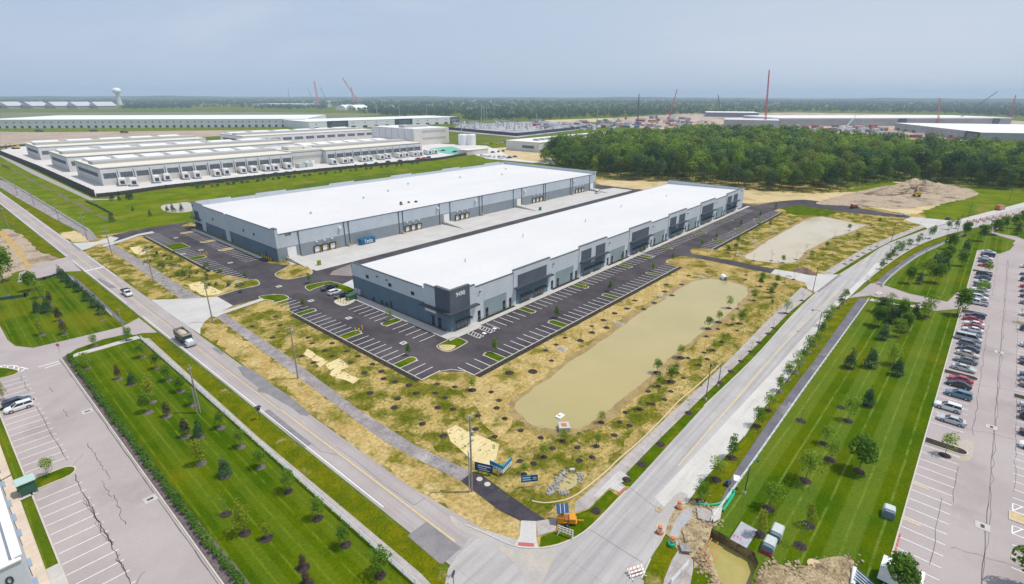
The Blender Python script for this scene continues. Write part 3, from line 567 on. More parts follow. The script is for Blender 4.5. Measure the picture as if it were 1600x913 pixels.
for i in range(7):
    x0 = 100+i*36.5
    for a,c in ((0,18),(36.5-18,17.5)) if False else ((0.3,16.8),): sheet('mulch_bed', [(x0+a,100.3),(x0+a+c,100.3),(x0+a+c,101.35),(x0+a,101.35)], 0.19, M['mulch'])
sheet('mulch_bed', [(89.2,103),(90.1,103),(90.1,148),(89.2,148)], 0.19, M['mulchlt'])
# --- stall lines and fingers
sl_ = MB()
def stallsY(x0, x1, ya, yb, step=2.743):      # rows stacked along y, lines run along x
    n = max(1, round((yb-ya)/step))
    for i in range(n+1):
        y = ya+(yb-ya)*i/n; sl_.flat((x0,y),(x1,y),0.17,0.07)
def stallsX(y0, y1, xa, xb, step=2.743):
    n = max(1, round((xb-xa)/step))
    for i in range(n+1):
        x = xa+(xb-xa)*i/n; sl_.flat((x,y0),(x,y1),0.17,0.07)
def gy(px,py): return G(px,py)[1]
def gx(px,py): return G(px,py)[0]
f1, f2, f3 = (gy(541,530.6),gy(531,525.6)), (gy(470,493.8),gy(463.8,490)), (gy(628.8,574.4),gy(617.5,568.8))
seg = [(87.2,f3[0]),(f3[1],f1[0]),(f1[1],f2[0]),(f2[1],gy(428,474.5))]
for a,c in seg: stallsY(67.8,73.4,a,c)
for f in (f1,f2,f3): finger(67.6,f[0],73.6,f[1],'+x')
seg = [(gy(368,443.8),gy(300,407.5)),(gy(292.5,404),gy(268.8,392)),(gy(260,384),gy(223,369.5))]
for a,c in seg: stallsY(67.7,73.3,min(a,c),max(a,c))
finger(67.4,gy(300,407.5),73.6,gy(292.5,404),'+x'); 
island(pts=[(67.5,gy(268.8,392)),(74.5,gy(268.8,392)),(74.5,gy(260,384)),(67.5,gy(260,384))], raw=True)
# inner rows along the buildings' west ends
stallsY(80.4,86.0,103.5,118.5); stallsY(80.4,86.0,121.5,138); finger(80.2,118.6,86.2,121.4,'-x')
stallsY(80.6,86.3,213,236); stallsY(80.6,86.3,239.5,256); stallsY(80.6,86.3,259.5,281)
finger(80.2,236.2,86.4,239.2,'-x','strawdry'); finger(80.2,256.2,86.4,259.2,'-x','strawdry'); finger(80.2,281.4,86.4,284,'-x','strawdry')
island(px=[(430,430),(437,424),(460,413),(475,413),(487,423),(487,428),(480,431),(455,436.5),(440,436)], k=4, m='straw')
island(px=[(477,450),(482,446),(505,441.5),(520,441),(551,451),(551,457),(541,458.5),(517,447.5),(508,446.5),(490,452),(484,455)], k=4)
island(px=[(523,473),(527,469),(545,466),(556,469),(545,476),(534,478.5)], k=4, m='kerb')
island(px=[(683,543),(687,538.5),(707,529),(717,529),(729,534),(728,537),(706,549),(694,549.5)], k=4)
sheet('straw_patch', sm(GS((686,543),(690,539.5),(712,541),(704,548),(694,548.5)),4,True), 0.165, M['tan'])
island(px=[(368,443),(391,438),(400,437.5),(405,442),(402,447),(373,453),(340,463),(350,455)], k=4, m='strawgreen')
island(px=[(405,464),(422,461.5),(441,461.3),(450,464.5),(449,468),(430,473),(425,470),(412,468.5)], k=4)
# front rows
fx = [(gx(779,566),gx(790.6,560)),(gx(878.8,512.5),gx(886,507.5)),(gx(961,468),gx(967.5,465)),(gx(1027.5,432),gx(1031,430))]
s0 = 77.4
for a,c in fx: stallsX(79.6,85.2,s0,a); s0 = c
stallsX(79.6,85.2,s0,190.5)
for a,c in fx: finger(a,79.4,c,85.4,'+y')
fx2 = [(gx(1128.7,378.7),gx(1132,376.5)),(gx(1161,361),gx(1164,359.5)),(gx(1190.5,345.5),gx(1193.5,343.7))]
s0 = 225
for a,c in fx2: stallsX(79.6,85.2,s0,a); s0 = c
stallsX(79.6,85.2,s0,326)
for a,c in fx2: finger(a,79.4,c,85.4,'+y')
nf = [(115.8,118.2),(gx(897,447)+0,gx(897,447)+2.6),(gx(964,415),gx(964,415)+2.6),(gx(994,399.5),gx(994,399.5)+2.6),(212,214.6),(250,252.6),(287,289.6)]
s0 = 101.2
for a,c in nf:
    if a > s0+3: stallsX(92.8,98.2,s0,a)
    s0 = c
stallsX(92.8,98.2,s0,326)
for a,c in nf: finger(a,92.6,c,98.4,'-y')
sl_.flat((326,92.8),(326,98.2),0.13,0.07)
# accessible bays with hatching
def hatch(x0,y0,x1,y1,n,z=0.072):
    for a,c in (((x0,y0),(x1,y0)),((x1,y0),(x1,y1)),((x1,y1),(x0,y1)),((x0,y1),(x0,y0))): sl_.flat(a,c,0.13,z)
    for i in range(n):
        t = y0+(y1-y0)*i/n; sl_.flat((x0,t),(x1,t+(y1-y0)/n),0.16,z+0.003)
hatch(92.6,92.8,94.6,98.0,5); hatch(97.2,92.8,99.2,98.0,5); sl_.flat((96.0,93.4),(96.0,94.6),0.9,0.073); sl_.flat((100.3,93.4),(100.3,94.6),0.9,0.073)
hatch(gx(998,398),92.8,gx(998,398)+2,98,5); sl_.flat((80.4,121),(86,121),0.12,0.07)
# west car park lines
for y in np.arange(63.5,107,2.72): sl_.flat((0.1,y),(6.2,y-0.15),0.13,0.066)
for y in np.arange(114.6,143,2.72): sl_.flat((0.1,y),(6.3,y-0.2),0.13,0.066)
for y in np.arange(148.5,162,2.72): sl_.flat((0.1,y),(6.3,y-0.2),0.13,0.066)
for q in ([(70,576),(94,568)],[(60,574),(92,565)],[(0,572),(22,571.5)],[(22,571.5),(44,577)],[(2,575),(2,572)],[(12,575),(13,571)],[(21,577),(23,572)],[(28,579),(31,573)],[(33,581),(40,576)]): sl_.flat(*GS(*q),0.28,0.068)
# east car park lines
xs = list(np.arange(60.6,116,2.75))+list(np.arange(126,203,2.75))+list(np.arange(230,300,2.75))
for x in xs: sl_.flat(E_(x,0.15),E_(x-0.12,5.6),0.14,0.066)
for x in list(np.arange(70,96,2.75))+list(np.arange(108,290,2.75)): sl_.flat(E_(x,13.0),E_(x-0.12,18.5),0.14,0.066)
for x0 in (97.6,104): 
    q = [E_(x0,13),E_(x0+2.2,13),E_(x0+2.2,18),E_(x0,18)]
    for i in range(4): sl_.flat(q[i],q[(i+1)%4],0.16,0.067)
    for i in range(4): sl_.flat(E_(x0,13+i*1.3),E_(x0+2.2,14.2+i*1.3),0.16,0.070)
sl_.build('parking_bay_line', M['white'])['kind'] = 'structure'
b = MB(); yb = mat('faded_yellow_paint',(0.60,0.46,0.20),(0.52,0.44,0.33),1,fine=0.1)
for x in (90.3,101.2,117.6): b.flat(E_(x,0.1),E_(x-0.1,2.4),0.5,0.067)
b.build('stained_bay_mark', yb)['kind'] = 'structure'
b = MB()
for x in np.arange(72,86,1.2): b.flat(E_(x,0.25),E_(x+1.0,0.25),0.25,0.066)
b.build('red_kerb_mark', M['redpad'])['kind'] = 'structure'
def finger_e(x0, x1, d0, d1, m, fl=1):
    r = (x1-x0)/2; cx = (x0+x1)/2
    p = [E_(x0,d0)]+[E_(cx-r*math.cos(t), d1-r+r*math.sin(t)) for t in np.linspace(0,math.pi,9)]+[E_(x1,d0)]
    island(pts=p, raw=True, m=m)
finger_e(116.6,119.0,0.1,6.6,'mulch'); finger_e(153.6,156.2,0.1,6.6,'mulch'); finger_e(205,209,0.1,6.6,'mulch'); finger_e(261,264,0.1,6.4,'mulch')
finger_e(101.2,103.6,12.6,19,'tan'); finger_e(150,152.4,12.8,19,'mulch'); finger_e(205,208,12.8,19,'tan')
# sealed cracks
b = MB(); r_ = random.Random(5)
def crack(pts, wd=0.1, jit=0.25, z=0.069):
    q = []
    for a,c in zip(pts[:-1],pts[1:]):
        n = max(2,int(math.dist(a,c)/(0.9 if math.dist(a,c) < 12 else 2.6)))
        for i in range(n):
            t = i/n; q.append((a[0]+(c[0]-a[0])*t+r_.uniform(-jit,jit), a[1]+(c[1]-a[1])*t+r_.uniform(-jit,jit)))
    q.append(pts[-1])
    for a,c in zip(q[:-1],q[1:]): b.flat(a,c,wd*r_.uniform(.5,1.0),z)
crack(GS((31,588),(45,612)),.13); crack(GS((56,636),(105,720)),.13,.12); crack(GS((117,742),(124,763),(140,790),(165,833),(185,875),(205,913),(212,930)),.17,.15)
for k in range(3): crack(GS((133,780),(146,803),(155,825),(176,852)),.09,.4)
crack(GS((184,868),(194,893)),.12,.4); crack(GS((136,693),(147,709),(160,730),(172,750)),.12,.2); crack(GS((158,752),(165,765),(175,777)),.1,.25); crack(GS((180,773),(186,795),(197,820)),.12,.35); crack(GS((227,893),(217,905),(212,920)),.12,.1)
crack(GS((100,640),(106,652)),.12); crack(GS((78,604),(83,613)),.12); crack(GS((110,735),(130,710)),.08)
for q in ((13.4,166-60),(13.4,70)): pass
crack([(13.5,164),(13.5,42)],.16,.05)
for d,wd,j in ((10.0,.11,.1),(10.25,.07,.25)): crack([E_(x,d) for x in (60,90,120,160,200,255,290)],wd,j)
for a,c,d in ((126,200,6.9),(231,296,6.9),(66,76,3.2),(82,100,4.2),(100,112,5.6)): crack([E_(a,d),E_(c,d)],.09,.25)
for a,c in ((110,150),(156,215)): crack([E_(a,13.2),E_(c,13.2)],.08,.2)
for x in (88,128,152,176,215,240): crack([E_(x,6),E_(x+2,14)],.07,.3)
b.build('crack_sealant', M['tar'])['kind'] = 'structure'
# dark stain patches on the east car park
for q in ([(1478,700),(1500,690),(1520,688),(1518,716),(1500,720)],): sheet('stained_asphalt', sm(GS(*q),5,True), 0.056, mat('stained_lot',(0.40,0.35,0.27),(0.45,0.39,0.33),0.3,fine=0.1))
# ================================================================== BUILDINGS
W = {}
W['panel'] = mat('pale_precast_panel', (0.52,0.565,0.61), (0.565,0.61,0.65), 0.15, fine=0.05, fscale=0.7, joints=(6.1,6.1,0.3))
W['panelL'] = mat('light_grey_panel', (0.47,0.52,0.57), (0.51,0.56,0.61), 0.15, fine=0.05, fscale=0.7, joints=(6.1,6.1,0.3))
W['dark'] = mat('slate_panel', (0.092,0.113,0.145), (0.112,0.135,0.168), 0.2, fine=0.07, joints=(3.05,3.05,0.35))
W['mid'] = mat('blue_grey_panel', (0.125,0.185,0.235), (0.145,0.205,0.255), 0.2, fine=0.07, joints=(6.1,6.1,0.35))
W['sage'] = mat('sage_grey_panel', (0.25,0.315,0.335), (0.285,0.35,0.365), 0.2, fine=0.06)
W['roof'] = mat('white_membrane_roof', (0.635,0.622,0.612), (0.668,0.655,0.645), 0.03, fine=0.03, fscale=0.5, smear=((0.59,0.59,0.605),(0.01,0.06,1),0.55,0.35), rough=0.6, joints=(12.2,24.4,.07))
W['cop'] = plain('dark_metal_coping', (0.10,0.115,0.135), 0.5)
W['steel'] = plain('charcoal_steel', (0.055,0.06,0.072), 0.5)
W['glass'] = mat('dark_window_glass', (0.02,0.025,0.032), rough=0.08, spec=0.8, fine=0)
W['glassl'] = mat('storefront_glass', (0.10,0.125,0.14), rough=0.08, spec=0.8, fine=0)
W['whitep'] = plain('white_paint', (0.80,0.80,0.79), 0.5)
W['black'] = plain('black_rubber', (0.02,0.02,0.022), 0.8)
W['yel'] = plain('safety_yellow', (0.68,0.46,0.02), 0.5)
W['wood'] = mat('weathered_pole_wood', (0.27,0.235,0.21), (0.36,0.32,0.29), 2, fine=0.2, fscale=8, obj=True)
W['galv'] = plain('galvanised_metal', (0.42,0.43,0.44), 0.45, 0.4)
W['green'] = plain('dark_green_metal', (0.03,0.11,0.075), 0.5)
W['lgrey'] = plain('light_grey_metal', (0.50,0.52,0.53), 0.5)
def P(name, b, m, root, **k): return b.build(name, m, root, world=True, **k)
def text(name, body, size, loc, rot, m, parent, depth=0.06, world=True, align='LEFT', sx=1.0):
    c = bpy.data.curves.new(name, 'FONT'); c.body = body; c.size = size; c.extrude = depth; c.align_x = align; c.offset = 0.012*size
    q = bpy.data.objects.new(name, c); col.objects.link(q); bpy.context.view_layer.update()
    me = bpy.data.meshes.new_from_object(q.evaluated_get(bpy.context.evaluated_depsgraph_get())); bpy.data.objects.remove(q); bpy.data.curves.remove(c)
    me.name = name; me.materials.clear(); me.materials.append(m); o = bpy.data.objects.new(name, me); o.location = loc; o.rotation_euler = rot; o.scale = (sx,1,1)
    return link(o, parent, world)
# ---- front warehouse
X0, X1, Y0, Y1 = 90.2, 326.8, 101.4, 149.7
fb = empty('warehouse', (X0, Y0, 0)); T(fb, 'nearer white roofed warehouse with the number 9490 on its dark corner tower', 'warehouse', 'pair of new white roofed warehouses')
b = MB(); t = 0.35
b.box(X0,Y0,0.02,X1,Y0+t,10.9); b.box(X0+t,Y1-t,0.02,X1-t,Y1,9.2); b.box(X0,Y0+t,0.02,X0+t,Y1,10.7); b.box(X1-t,Y0+t,0.02,X1,Y1,11.6)
P('wall', b, W['panel'], fb)
P('roof', MB().extr([(Y0+t+.01,9.0),(Y0+t+.01,10.4),(Y1-t-.01,9.3),(Y1-t-.01,9.0)],X0+t+.01,X1-t-.01,0), W['roof'], fb)
b = MB(); b.box(X0-.06,Y0+12,10.72,X0+t+.05,Y1,10.95); b.box(X0+t+.06,Y1-t-.05,9.22,X1-t-.06,Y1+.06,9.36); b.box(X1-t-.05,Y0+.5,11.62,X1+.06,Y1,11.8)
HI = [(116.9,135.8),(153.3,172.2),(189.9,208.7),(226.3,245.2),(262.9,281.6),(298.9,317.6)]
lows = [99.9]+[q for h in HI for q in h]
LO = list(zip(lows[0::2], lows[1::2]))
for a,c in LO: b.box(a,Y0-.07,10.92,c,Y0+t+.05,11.14)
P('coping', b, W['cop'], fb)
# end blocks
P('end_pier', MB().box(97.6,Y0-.15,0.02,99.9,Y0+.5,11.75), W['panel'], fb); P('end_pier', MB().box(X0-.15,107.4,0.02,X0+.5,112.4,11.9), W['panel'], fb)
b = MB(); b.box(317.6,Y0-.1,0.02,X1+.1,Y0+.5,11.95); P('end_pier', b, W['panel'], fb)
tw = MB(); tw.box(X0-.3,Y0-.3,6.2,97.6,Y0+.6,12.5); tw.box(X0-.3,Y0+.61,6.2,X0+.6,107.4,12.5); tw.box(X0-.1,Y0-.1,0.02,97.55,Y0+.4,5.8,1); tw.box(X0-.1,Y0+.41,0.02,X0+.4,107.35,5.8,1)
P('corner_tower', tw, [W['dark'], W['mid']], fb)
b = MB(); b.box(X0-.36,Y0-.36,12.52,97.62,Y0+.65,12.68); b.box(X0-.36,Y0+.66,12.52,X0+.65,107.45,12.68); P('coping', b, W['cop'], fb)
for q in ((97.63,Y0-.2,11.77,99.95,Y0+.55,11.95),(X0-.2,107.46,11.92,X0+.55,112.45,12.1),(317.6,Y0-.15,11.97,X1+.15,Y0+.55,12.15)): P('coping', MB().box(*q), W['cop'], fb)
P('canopy', MB().box(X0-1.7,Y0-1.7,5.85,100.3,Y0-.31,6.2).box(X0-1.7,Y0-.30,5.85,X0-.31,113.2,6.2), W['steel'], fb)
P('clerestory', MB().box(97.65,Y0-.2,4.1,99.6,Y0-.152,5.75), W['whitep'], fb); P('clerestory', MB().box(X0-.2,107.6,4.1,X0-.152,112,5.75), W['whitep'], fb)
P('lower_band', MB().box(X0-.06,112.45,0.02,X0-.002,Y1,6.3), W['mid'], fb)
P('lower_band', MB().box(X0-.16,107.45,0.02,X0-.152,112.35,4.0), W['mid'], fb)
def storefront(x0, x1, y, root, zt=2.55, n=3):
    f = MB().box(x0,y-.04,0.05,x1,y,zt).build('storefront', W['glassl'], root, world=True)
    b = MB()
    for i in range(n+1):
        x = x0+(x1-x0)*i/n; b.box(x-.06,y-.09,0.05,x+.06,y-.041,zt)
    b.box(x0,y-.09,zt,x1,y-.041,zt+.14); b.box(x0+.07,y-.085,zt*.78,x1-.07,y-.041,zt*.78+.09)
    o = b.build('mullion', W['steel'], f)
def awning(x0, x1, y, root, z=2.75):
    b = MB(); b.box(x0,y-1.5,z,x1,y-.1,z+.14); 
    for i in range(12): b.box(x0+(x1-x0)*i/11-.05,y-1.55,z+.15,x0+(x1-x0)*i/11+.05,y-.1,z+.26)
    P('awning', b, W['steel'], root)
def window(x0, x1, y, z0, z1, root):
    f = MB().box(x0,y-.04,z0,x1,y,z1).build('window', W['glass'], root, world=True)
    MB().box(x0-.07,y-.07,z0-.07,x0,y-.002,z1+.07).box(x1,y-.07,z0-.07,x1+.07,y-.002,z1+.07).box(x0,y-.07,z1,x1,y-.002,z1+.07).box(x0,y-.07,z0-.07,x1,y-.002,z0).box(x0,y-.075,(z0+z1)/2-.05,x1,y-.041,(z0+z1)/2+.05).build('window_frame', W['steel'], f)
storefront(92.3,96.6,Y0-.1,fb); awning(91.6,97.4,Y0-.1,fb)
for k,(a,c) in enumerate(HI):
    two = k%2 == 1
    b = MB(); b.box(a,Y0-.18,0.02,c,Y0+.45,11.85); P('raised_bay', b, W['panel'], fb)
    P('coping', MB().box(a-.05,Y0-.25,11.87,c+.05,Y0+.5,12.07), W['cop'], fb)
    y = Y0-.18; b = MB()
    if two: b.box(a+1.3,y-.08,6.25,a+7.9,y-.002,10.0); b.box(c-7.9,y-.08,6.25,c-1.3,y-.002,10.0)
    else: b.box(a+2.0,y-.08,6.25,c-2.0,y-.002,9.9)
    P('upper_panel', b, W['dark'], fb)
    b = MB()
    if two: b.box(a+1.2,y-.07,0.02,a+7.9,y-.002,5.7); b.box(c-7.9,y-.07,0.02,c-1.2,y-.002,5.7); b.box(a+7.95,y-.05,0.02,c-7.95,y-.002,4.2)
    else: b.box(a+1.2,y-.07,0.02,c-1.2,y-.002,5.7)
    P('lower_panel', b, W['mid'], fb)
    P('canopy', MB().box(a+.3,y-1.5,5.8,c+.6,y-.085,6.15), W['steel'], fb)
    for d in (a+3.6, c-8.2):
        storefront(d,d+4.6,y-.075,fb); awning(d-.5,d+5.1,y-.075,fb)
for a,c in LO:
    P('recessed_panel', MB().box(a+3.6,Y0-.05,0.3,c-3.2,Y0-.002,5.75), W['sage'], fb)
    for x,in_ in ((a+1.1,0),(a+4.4,1),(c-4.9,1),(c-1.9,0)): window(x,x+1.0,Y0-(.055 if in_ else .005),0.45,3.15,fb)
    P('wall_lamp', MB().box(a+1.7,Y0-.45,9.05,a+2.2,Y0-.003,9.3), W['steel'], fb)
for y in (141,129,117.9): P('window', MB().box(X0-.05,y-.75,7.2,X0-.003,y+.75,8.3), W['glass'], fb)
for y in (135,130,): P('wall_lamp', MB().box(X0-.5,y,9.0,X0-.003,y+.5,9.25), W['steel'], fb)
for y in (108.8,106.0): P('door', MB().box(X0-.22,y-.6,0.05,X0-.165,y+.6,3.3), W['glass'], fb)
P('door', MB().box(X0-.12,128.5,0.05,X0-.065,129.7,2.4), W['steel'], fb)
for y in (145.5,147.2): P('meter_cabinet', MB().box(X0-.7,y,0.4,X0-.07,y+1.2,2.1), W['lgrey'], fb)
for y in (138,133.5,131): P('meter_cabinet', MB().box(X0-.5,y,0.4,X0-.07,y+.6,1.3), W['green'], fb)
for x,y in ((118,124),(157,131),(196,127),(236,132),(279,128)): P('roof_vent', MB().lathe([(.18,9.5),(.18,10.9),(.3,10.9),(.05,11.15)],(x,y,0),8), W['lgrey'], fb)
text('house_number', '9490', 1.75, (92.2,Y0-.34,10.25), (R(90),0,0), W['whitep'], fb)
text('house_number', '9490', 1.0, (321.5,Y0-.14,10.3), (R(90),0,0), W['steel'], fb)
# ---- rear warehouse with the docks
RX0, RX1, RY0, RY1 = 90.0, 323.5, 203.0, 290.5
rb = empty('warehouse', (RX0, RY0, 0)); T(rb, 'larger white roofed warehouse behind, with loading docks along the concrete court', 'warehouse', 'pair of new white roofed warehouses')
b = MB(); b.box(RX0,RY0,0.02,RX1,RY0+t,10.9); b.box(RX0,RY1-t,0.02,RX1,RY1,12.3); b.box(RX0,RY0+t,0.02,RX0+t,RY1-t,12.6); b.box(RX1-t,RY0+t,0.02,RX1,RY1-t,12.6); b.box(RX0-.01,RY0-.02,0.02,RX0+1.2,RY0-.001,13.2); b.box(RX1-1.0,RY0-.02,0.02,RX1+.01,RY0-.001,13.2); b.box(RX0+.001,RY0+.4,12.61,RX0+t-.01,RY0+3,13.2)
for a in (92,122,166,211,256,300): b.box(a,RY1-t+.01,12.3,a+17,RY1-.01,13.1)
P('wall', b, W['panelL'], rb)
P('roof', MB().box(RX0+t+.01,RY0+t+.01,10.2,RX1-t-.01,RY1-t-.01,10.75), W['roof'], rb)
b = MB(); b.box(RX0+1.2,RY0-.12,10.92,RX1-1,RY0+t+.02,11.12); b.box(RX0-.1,RY0+3,12.62,RX0+t+.05,249.5,12.85); b.box(RX0-.1,252,12.62,RX0+t+.05,276.5,12.85); b.box(RX0-.1,276.5,13.22,RX0+t+.05,RY1,13.42); b.box(RX0-.1,RY0-.12,13.22,RX0+1.25,RY0+3,13.42)
P('coping', b, W['cop'], rb)
P('end_pier', MB().box(RX0-.02,276.5,0.02,RX0+.33,RY1-.01,13.2), W['panelL'], rb)
P('lower_band', MB().box(RX0+.01,RY0-.06,0.02,RX1,RY0-.022,5.4), mat('grey_dock_wall',(0.235,0.27,0.295),(0.27,0.30,0.325),0.2,fine=0.06,joints=(6.1,0,0.3)), rb)
b = MB(); b.box(RX0-.06,RY0+.2,0.02,RX0-.021,248.2,5.3); b.box(RX0-.06,252.8,0.02,RX0-.021,275.6,5.0); P('lower_band', b, W['mid'], rb)
b = MB(); b.box(RX0-.14,282.9,4.4,RX0-.021,288.8,9.2); b.box(RX0-.14,281,0.02,RX0-.021,RY1-.3,3.2); P('upper_panel', b, W['dark'], rb)
P('canopy', MB().box(RX0-1.7,280.5,5.4,RX0-.15,292,5.75), W['steel'], rb); P('awning', MB().box(RX0-1.5,282.5,2.9,RX0-.15,289,3.1), W['steel'], rb)
for y in (275,255.5,246,213): P('door', MB().box(RX0-.12,y,0.05,RX0-.065,y+1.1,2.5), W['steel'], rb)
for y in (265,232,222): P('window', MB().box(RX0-.05,y,7.5,RX0-.003,y+1.2,8.6), W['glass'], rb)
PIPES = [99.5,120.6,122.8,150.1,152.5,175.8,183.2,205,207.3,233.8,241.5,262.9,264.9,292.2,294.4,315.6]
for x in PIPES: P('downspout', MB().tube((x,RY0-.2,0.05),(x,RY0-.2,10.85),0.16,n=8).box(x-.3,RY0-.4,10.3,x+.3,RY0-.07,10.9), W['cop'], rb)
for x0 in (105.4,153.3,186.6,251.7,298.4):
    for i in range(3):
        x = x0+i*3.65
        d = P('dock_door', MB().box(x+.35,RY0-.12,0.75,x+2.75,RY0-.065,3.0), W['whitep'], rb)
        MB().box(x,RY0-.5,0.5,x+.34,RY0-.065,3.3).box(x+2.76,RY0-.5,0.5,x+3.1,RY0-.065,3.3).box(x+.34,RY0-.5,3.01,x+2.76,RY0-.065,3.35).build('dock_seal', W['black'], d)
        MB().box(x+.2,RY0-.62,0.2,x+.34,RY0-.51,2.6).box(x+2.76,RY0-.62,0.2,x+2.9,RY0-.51,2.6).build('guide_post', W['yel'], d)
        P('dock_lamp', MB().box(x+1.25,RY0-.4,4.75,x+1.95,RY0-.065,5.25), W['whitep'], rb)
for x in (94.1,178.7,237.1,316.8):
    P('drive_in_door', MB().box(x,RY0-.14,0.6,x+3.7,RY0-.065,5.0), W['whitep'], rb)
    P('ramp', MB().extr([(RY0-.15,0.05),(RY0-.15,1.0),(RY0-3,1.0),(RY0-15,0.08),(RY0-15,0.05)], x-.6, x+4.4, 0), M['walk'], rb)
    P('ramp_wall', MB().extr([(RY0-.15,0.05),(RY0-.15,1.35),(RY0-3,1.35),(RY0-15,0.3),(RY0-15,0.05)], x-.95, x-.62, 0), M['kerb'], rb)
    for dx in (-.4,4.1): P('bollard', MB().tube((x+dx,RY0-1.2,1.0),(x+dx,RY0-1.2,2.0),.1,n=8), W['yel'], rb)
for x in (117.8,174,201.5,243.5,296): P('wall_light', MB().box(x,RY0-.9,8.6,x+1.1,RY0-.065,9.4), W['whitep'], rb)
for x in (121.6,151.2,206.1,263.8,293.3):
    b = MB()
    for i in range(5): b.box(x-.2+i*.35,RY0-1.7,0.05,x+.15+i*.35,RY0-.4,1.2-.22*i)
    s_ = P('dock_stair', b, M['kerb'], rb)
    MB().path([(x-.2,RY0-1.7,1.2),(x-.2,RY0-1.7,2.2),(x+1.5,RY0-1.7,1.25),(x+1.5,RY0-1.7,0.2)],.05,6).build('handrail', W['yel'], s_)
for x,y in ((121,231),(160,246),(182,254),(206,266),(247,262),(276,250),(300,268)): P('roof_vent', MB().lathe([(.45,10.75),(.45,11.5),(.7,11.5),(.1,11.9)],(x,y,0),10), W['lgrey'], rb)
text('house_number', '9590', 1.3, (94.0,RY0-.08,9.9), (R(90),0,0), W['cop'], rb)
text('house_number', '9590', 1.0, (RX0-.05,290.0,11.2), (R(90),0,R(-90)), W['cop'], rb)
# roofing supplies left on the rear roof
for k,(x,y) in enumerate(((162,216),(164.5,219.5),(168,217.5),(171.5,216))):
    o = MB().box(-.7,-.5,0,.7,.5,.5).box(-.5,-.4,.51,.4,.4,.85,).build('roofing_bundle', W['steel'] if k%2 else mat('rust_brown_wrap' ,(0.25,0.16,0.12),fine=.2), loc=(x,y,10.76), rz=k*.6)
    T(o, f'{ORD[k]} dark bundle from the west among roofing supplies left on the large white warehouse roof', 'bundle', 'roofing supplies on the rear roof')
# ---- white office building, bottom left
ob = empty('office_building', (-3,76.5,0)); T(ob, 'white walled building with flat pale roof in the lower left corner beside the parking lot', 'building')
wl = plain('lavender_white_wall', (0.62,0.63,0.68), 0.6)
b = MB(); b.box(-60,76.5,0.02,-3,76.9,10); b.box(-3.5,76.91,0.02,-3.0,150,10.2); b.box(-60,149.6,0.02,-3.51,150,10); P('wall', b, wl, ob)
P('roof', MB().box(-59.9,76.91,9.0,-3.51,149.6,9.3), mat('cream_roof',(0.74,0.72,0.70),(0.78,0.765,0.75),0.05,fine=0.04), ob)
P('coping', MB().box(-60,76.3,10.02,-3.0,77.0,10.2).box(-3.75,77.01,10.22,-2.8,150,10.4), W['whitep'], ob)
for y in (80.0,84.6,92.5,97.0,101.3,108,113,118): P('window', MB().box(-3.0,y,1.0,-2.93,y+1.5,2.6), W['glass'], ob); P('awning', MB().box(-2.98,y-.2,2.75,-2.55,y+1.7,2.85), plain('blue_grey_awning',(0.25,0.33,0.42)), ob)
P('bracket_lamp', MB().tube((-2.95,103.3,6.5),(-1.3,103.3,6.9),.08,n=6), W['steel'], ob)
text('house_number', '0', 1.6, (-5.0,76.44,7.4), (R(90),0,0), W['steel'], ob)
# green roofed shelter on the parking island
sh = empty('shelter', (-0.3,107.8,0.16), R(2)); T(sh, 'small shelter with pale green hipped roof and dark green panels on the parking island', 'shelter')
MB().box(-1.2,-1.1,2.35,1.2,1.1,2.45).extr([(-1.2,2.46),(1.2,2.46),(0,3.2)], -1.25, 1.25, 0).build('roof', plain('pale_green_roof',(0.36,0.50,0.48)), sh)
for x in (-1,1):
    for y in (-.9,.9): MB().box(x-.06,y-.06,0,x+.06,y+.06,2.34).build('post', W['green'], sh)
MB().box(-.94,-.93,.3,.94,-.87,2.2).build('panel', W['green'], sh); MB().box(.97,-.83,.3,1.03,.83,2.2).build('panel', W['green'], sh)
MB().box(-.8,-.6,.4,.8,-.2,.5).box(-.7,-.5,0,-.6,-.3,.4).box(.6,-.5,0,.7,-.3,.4).build('bench', W['steel'], sh)
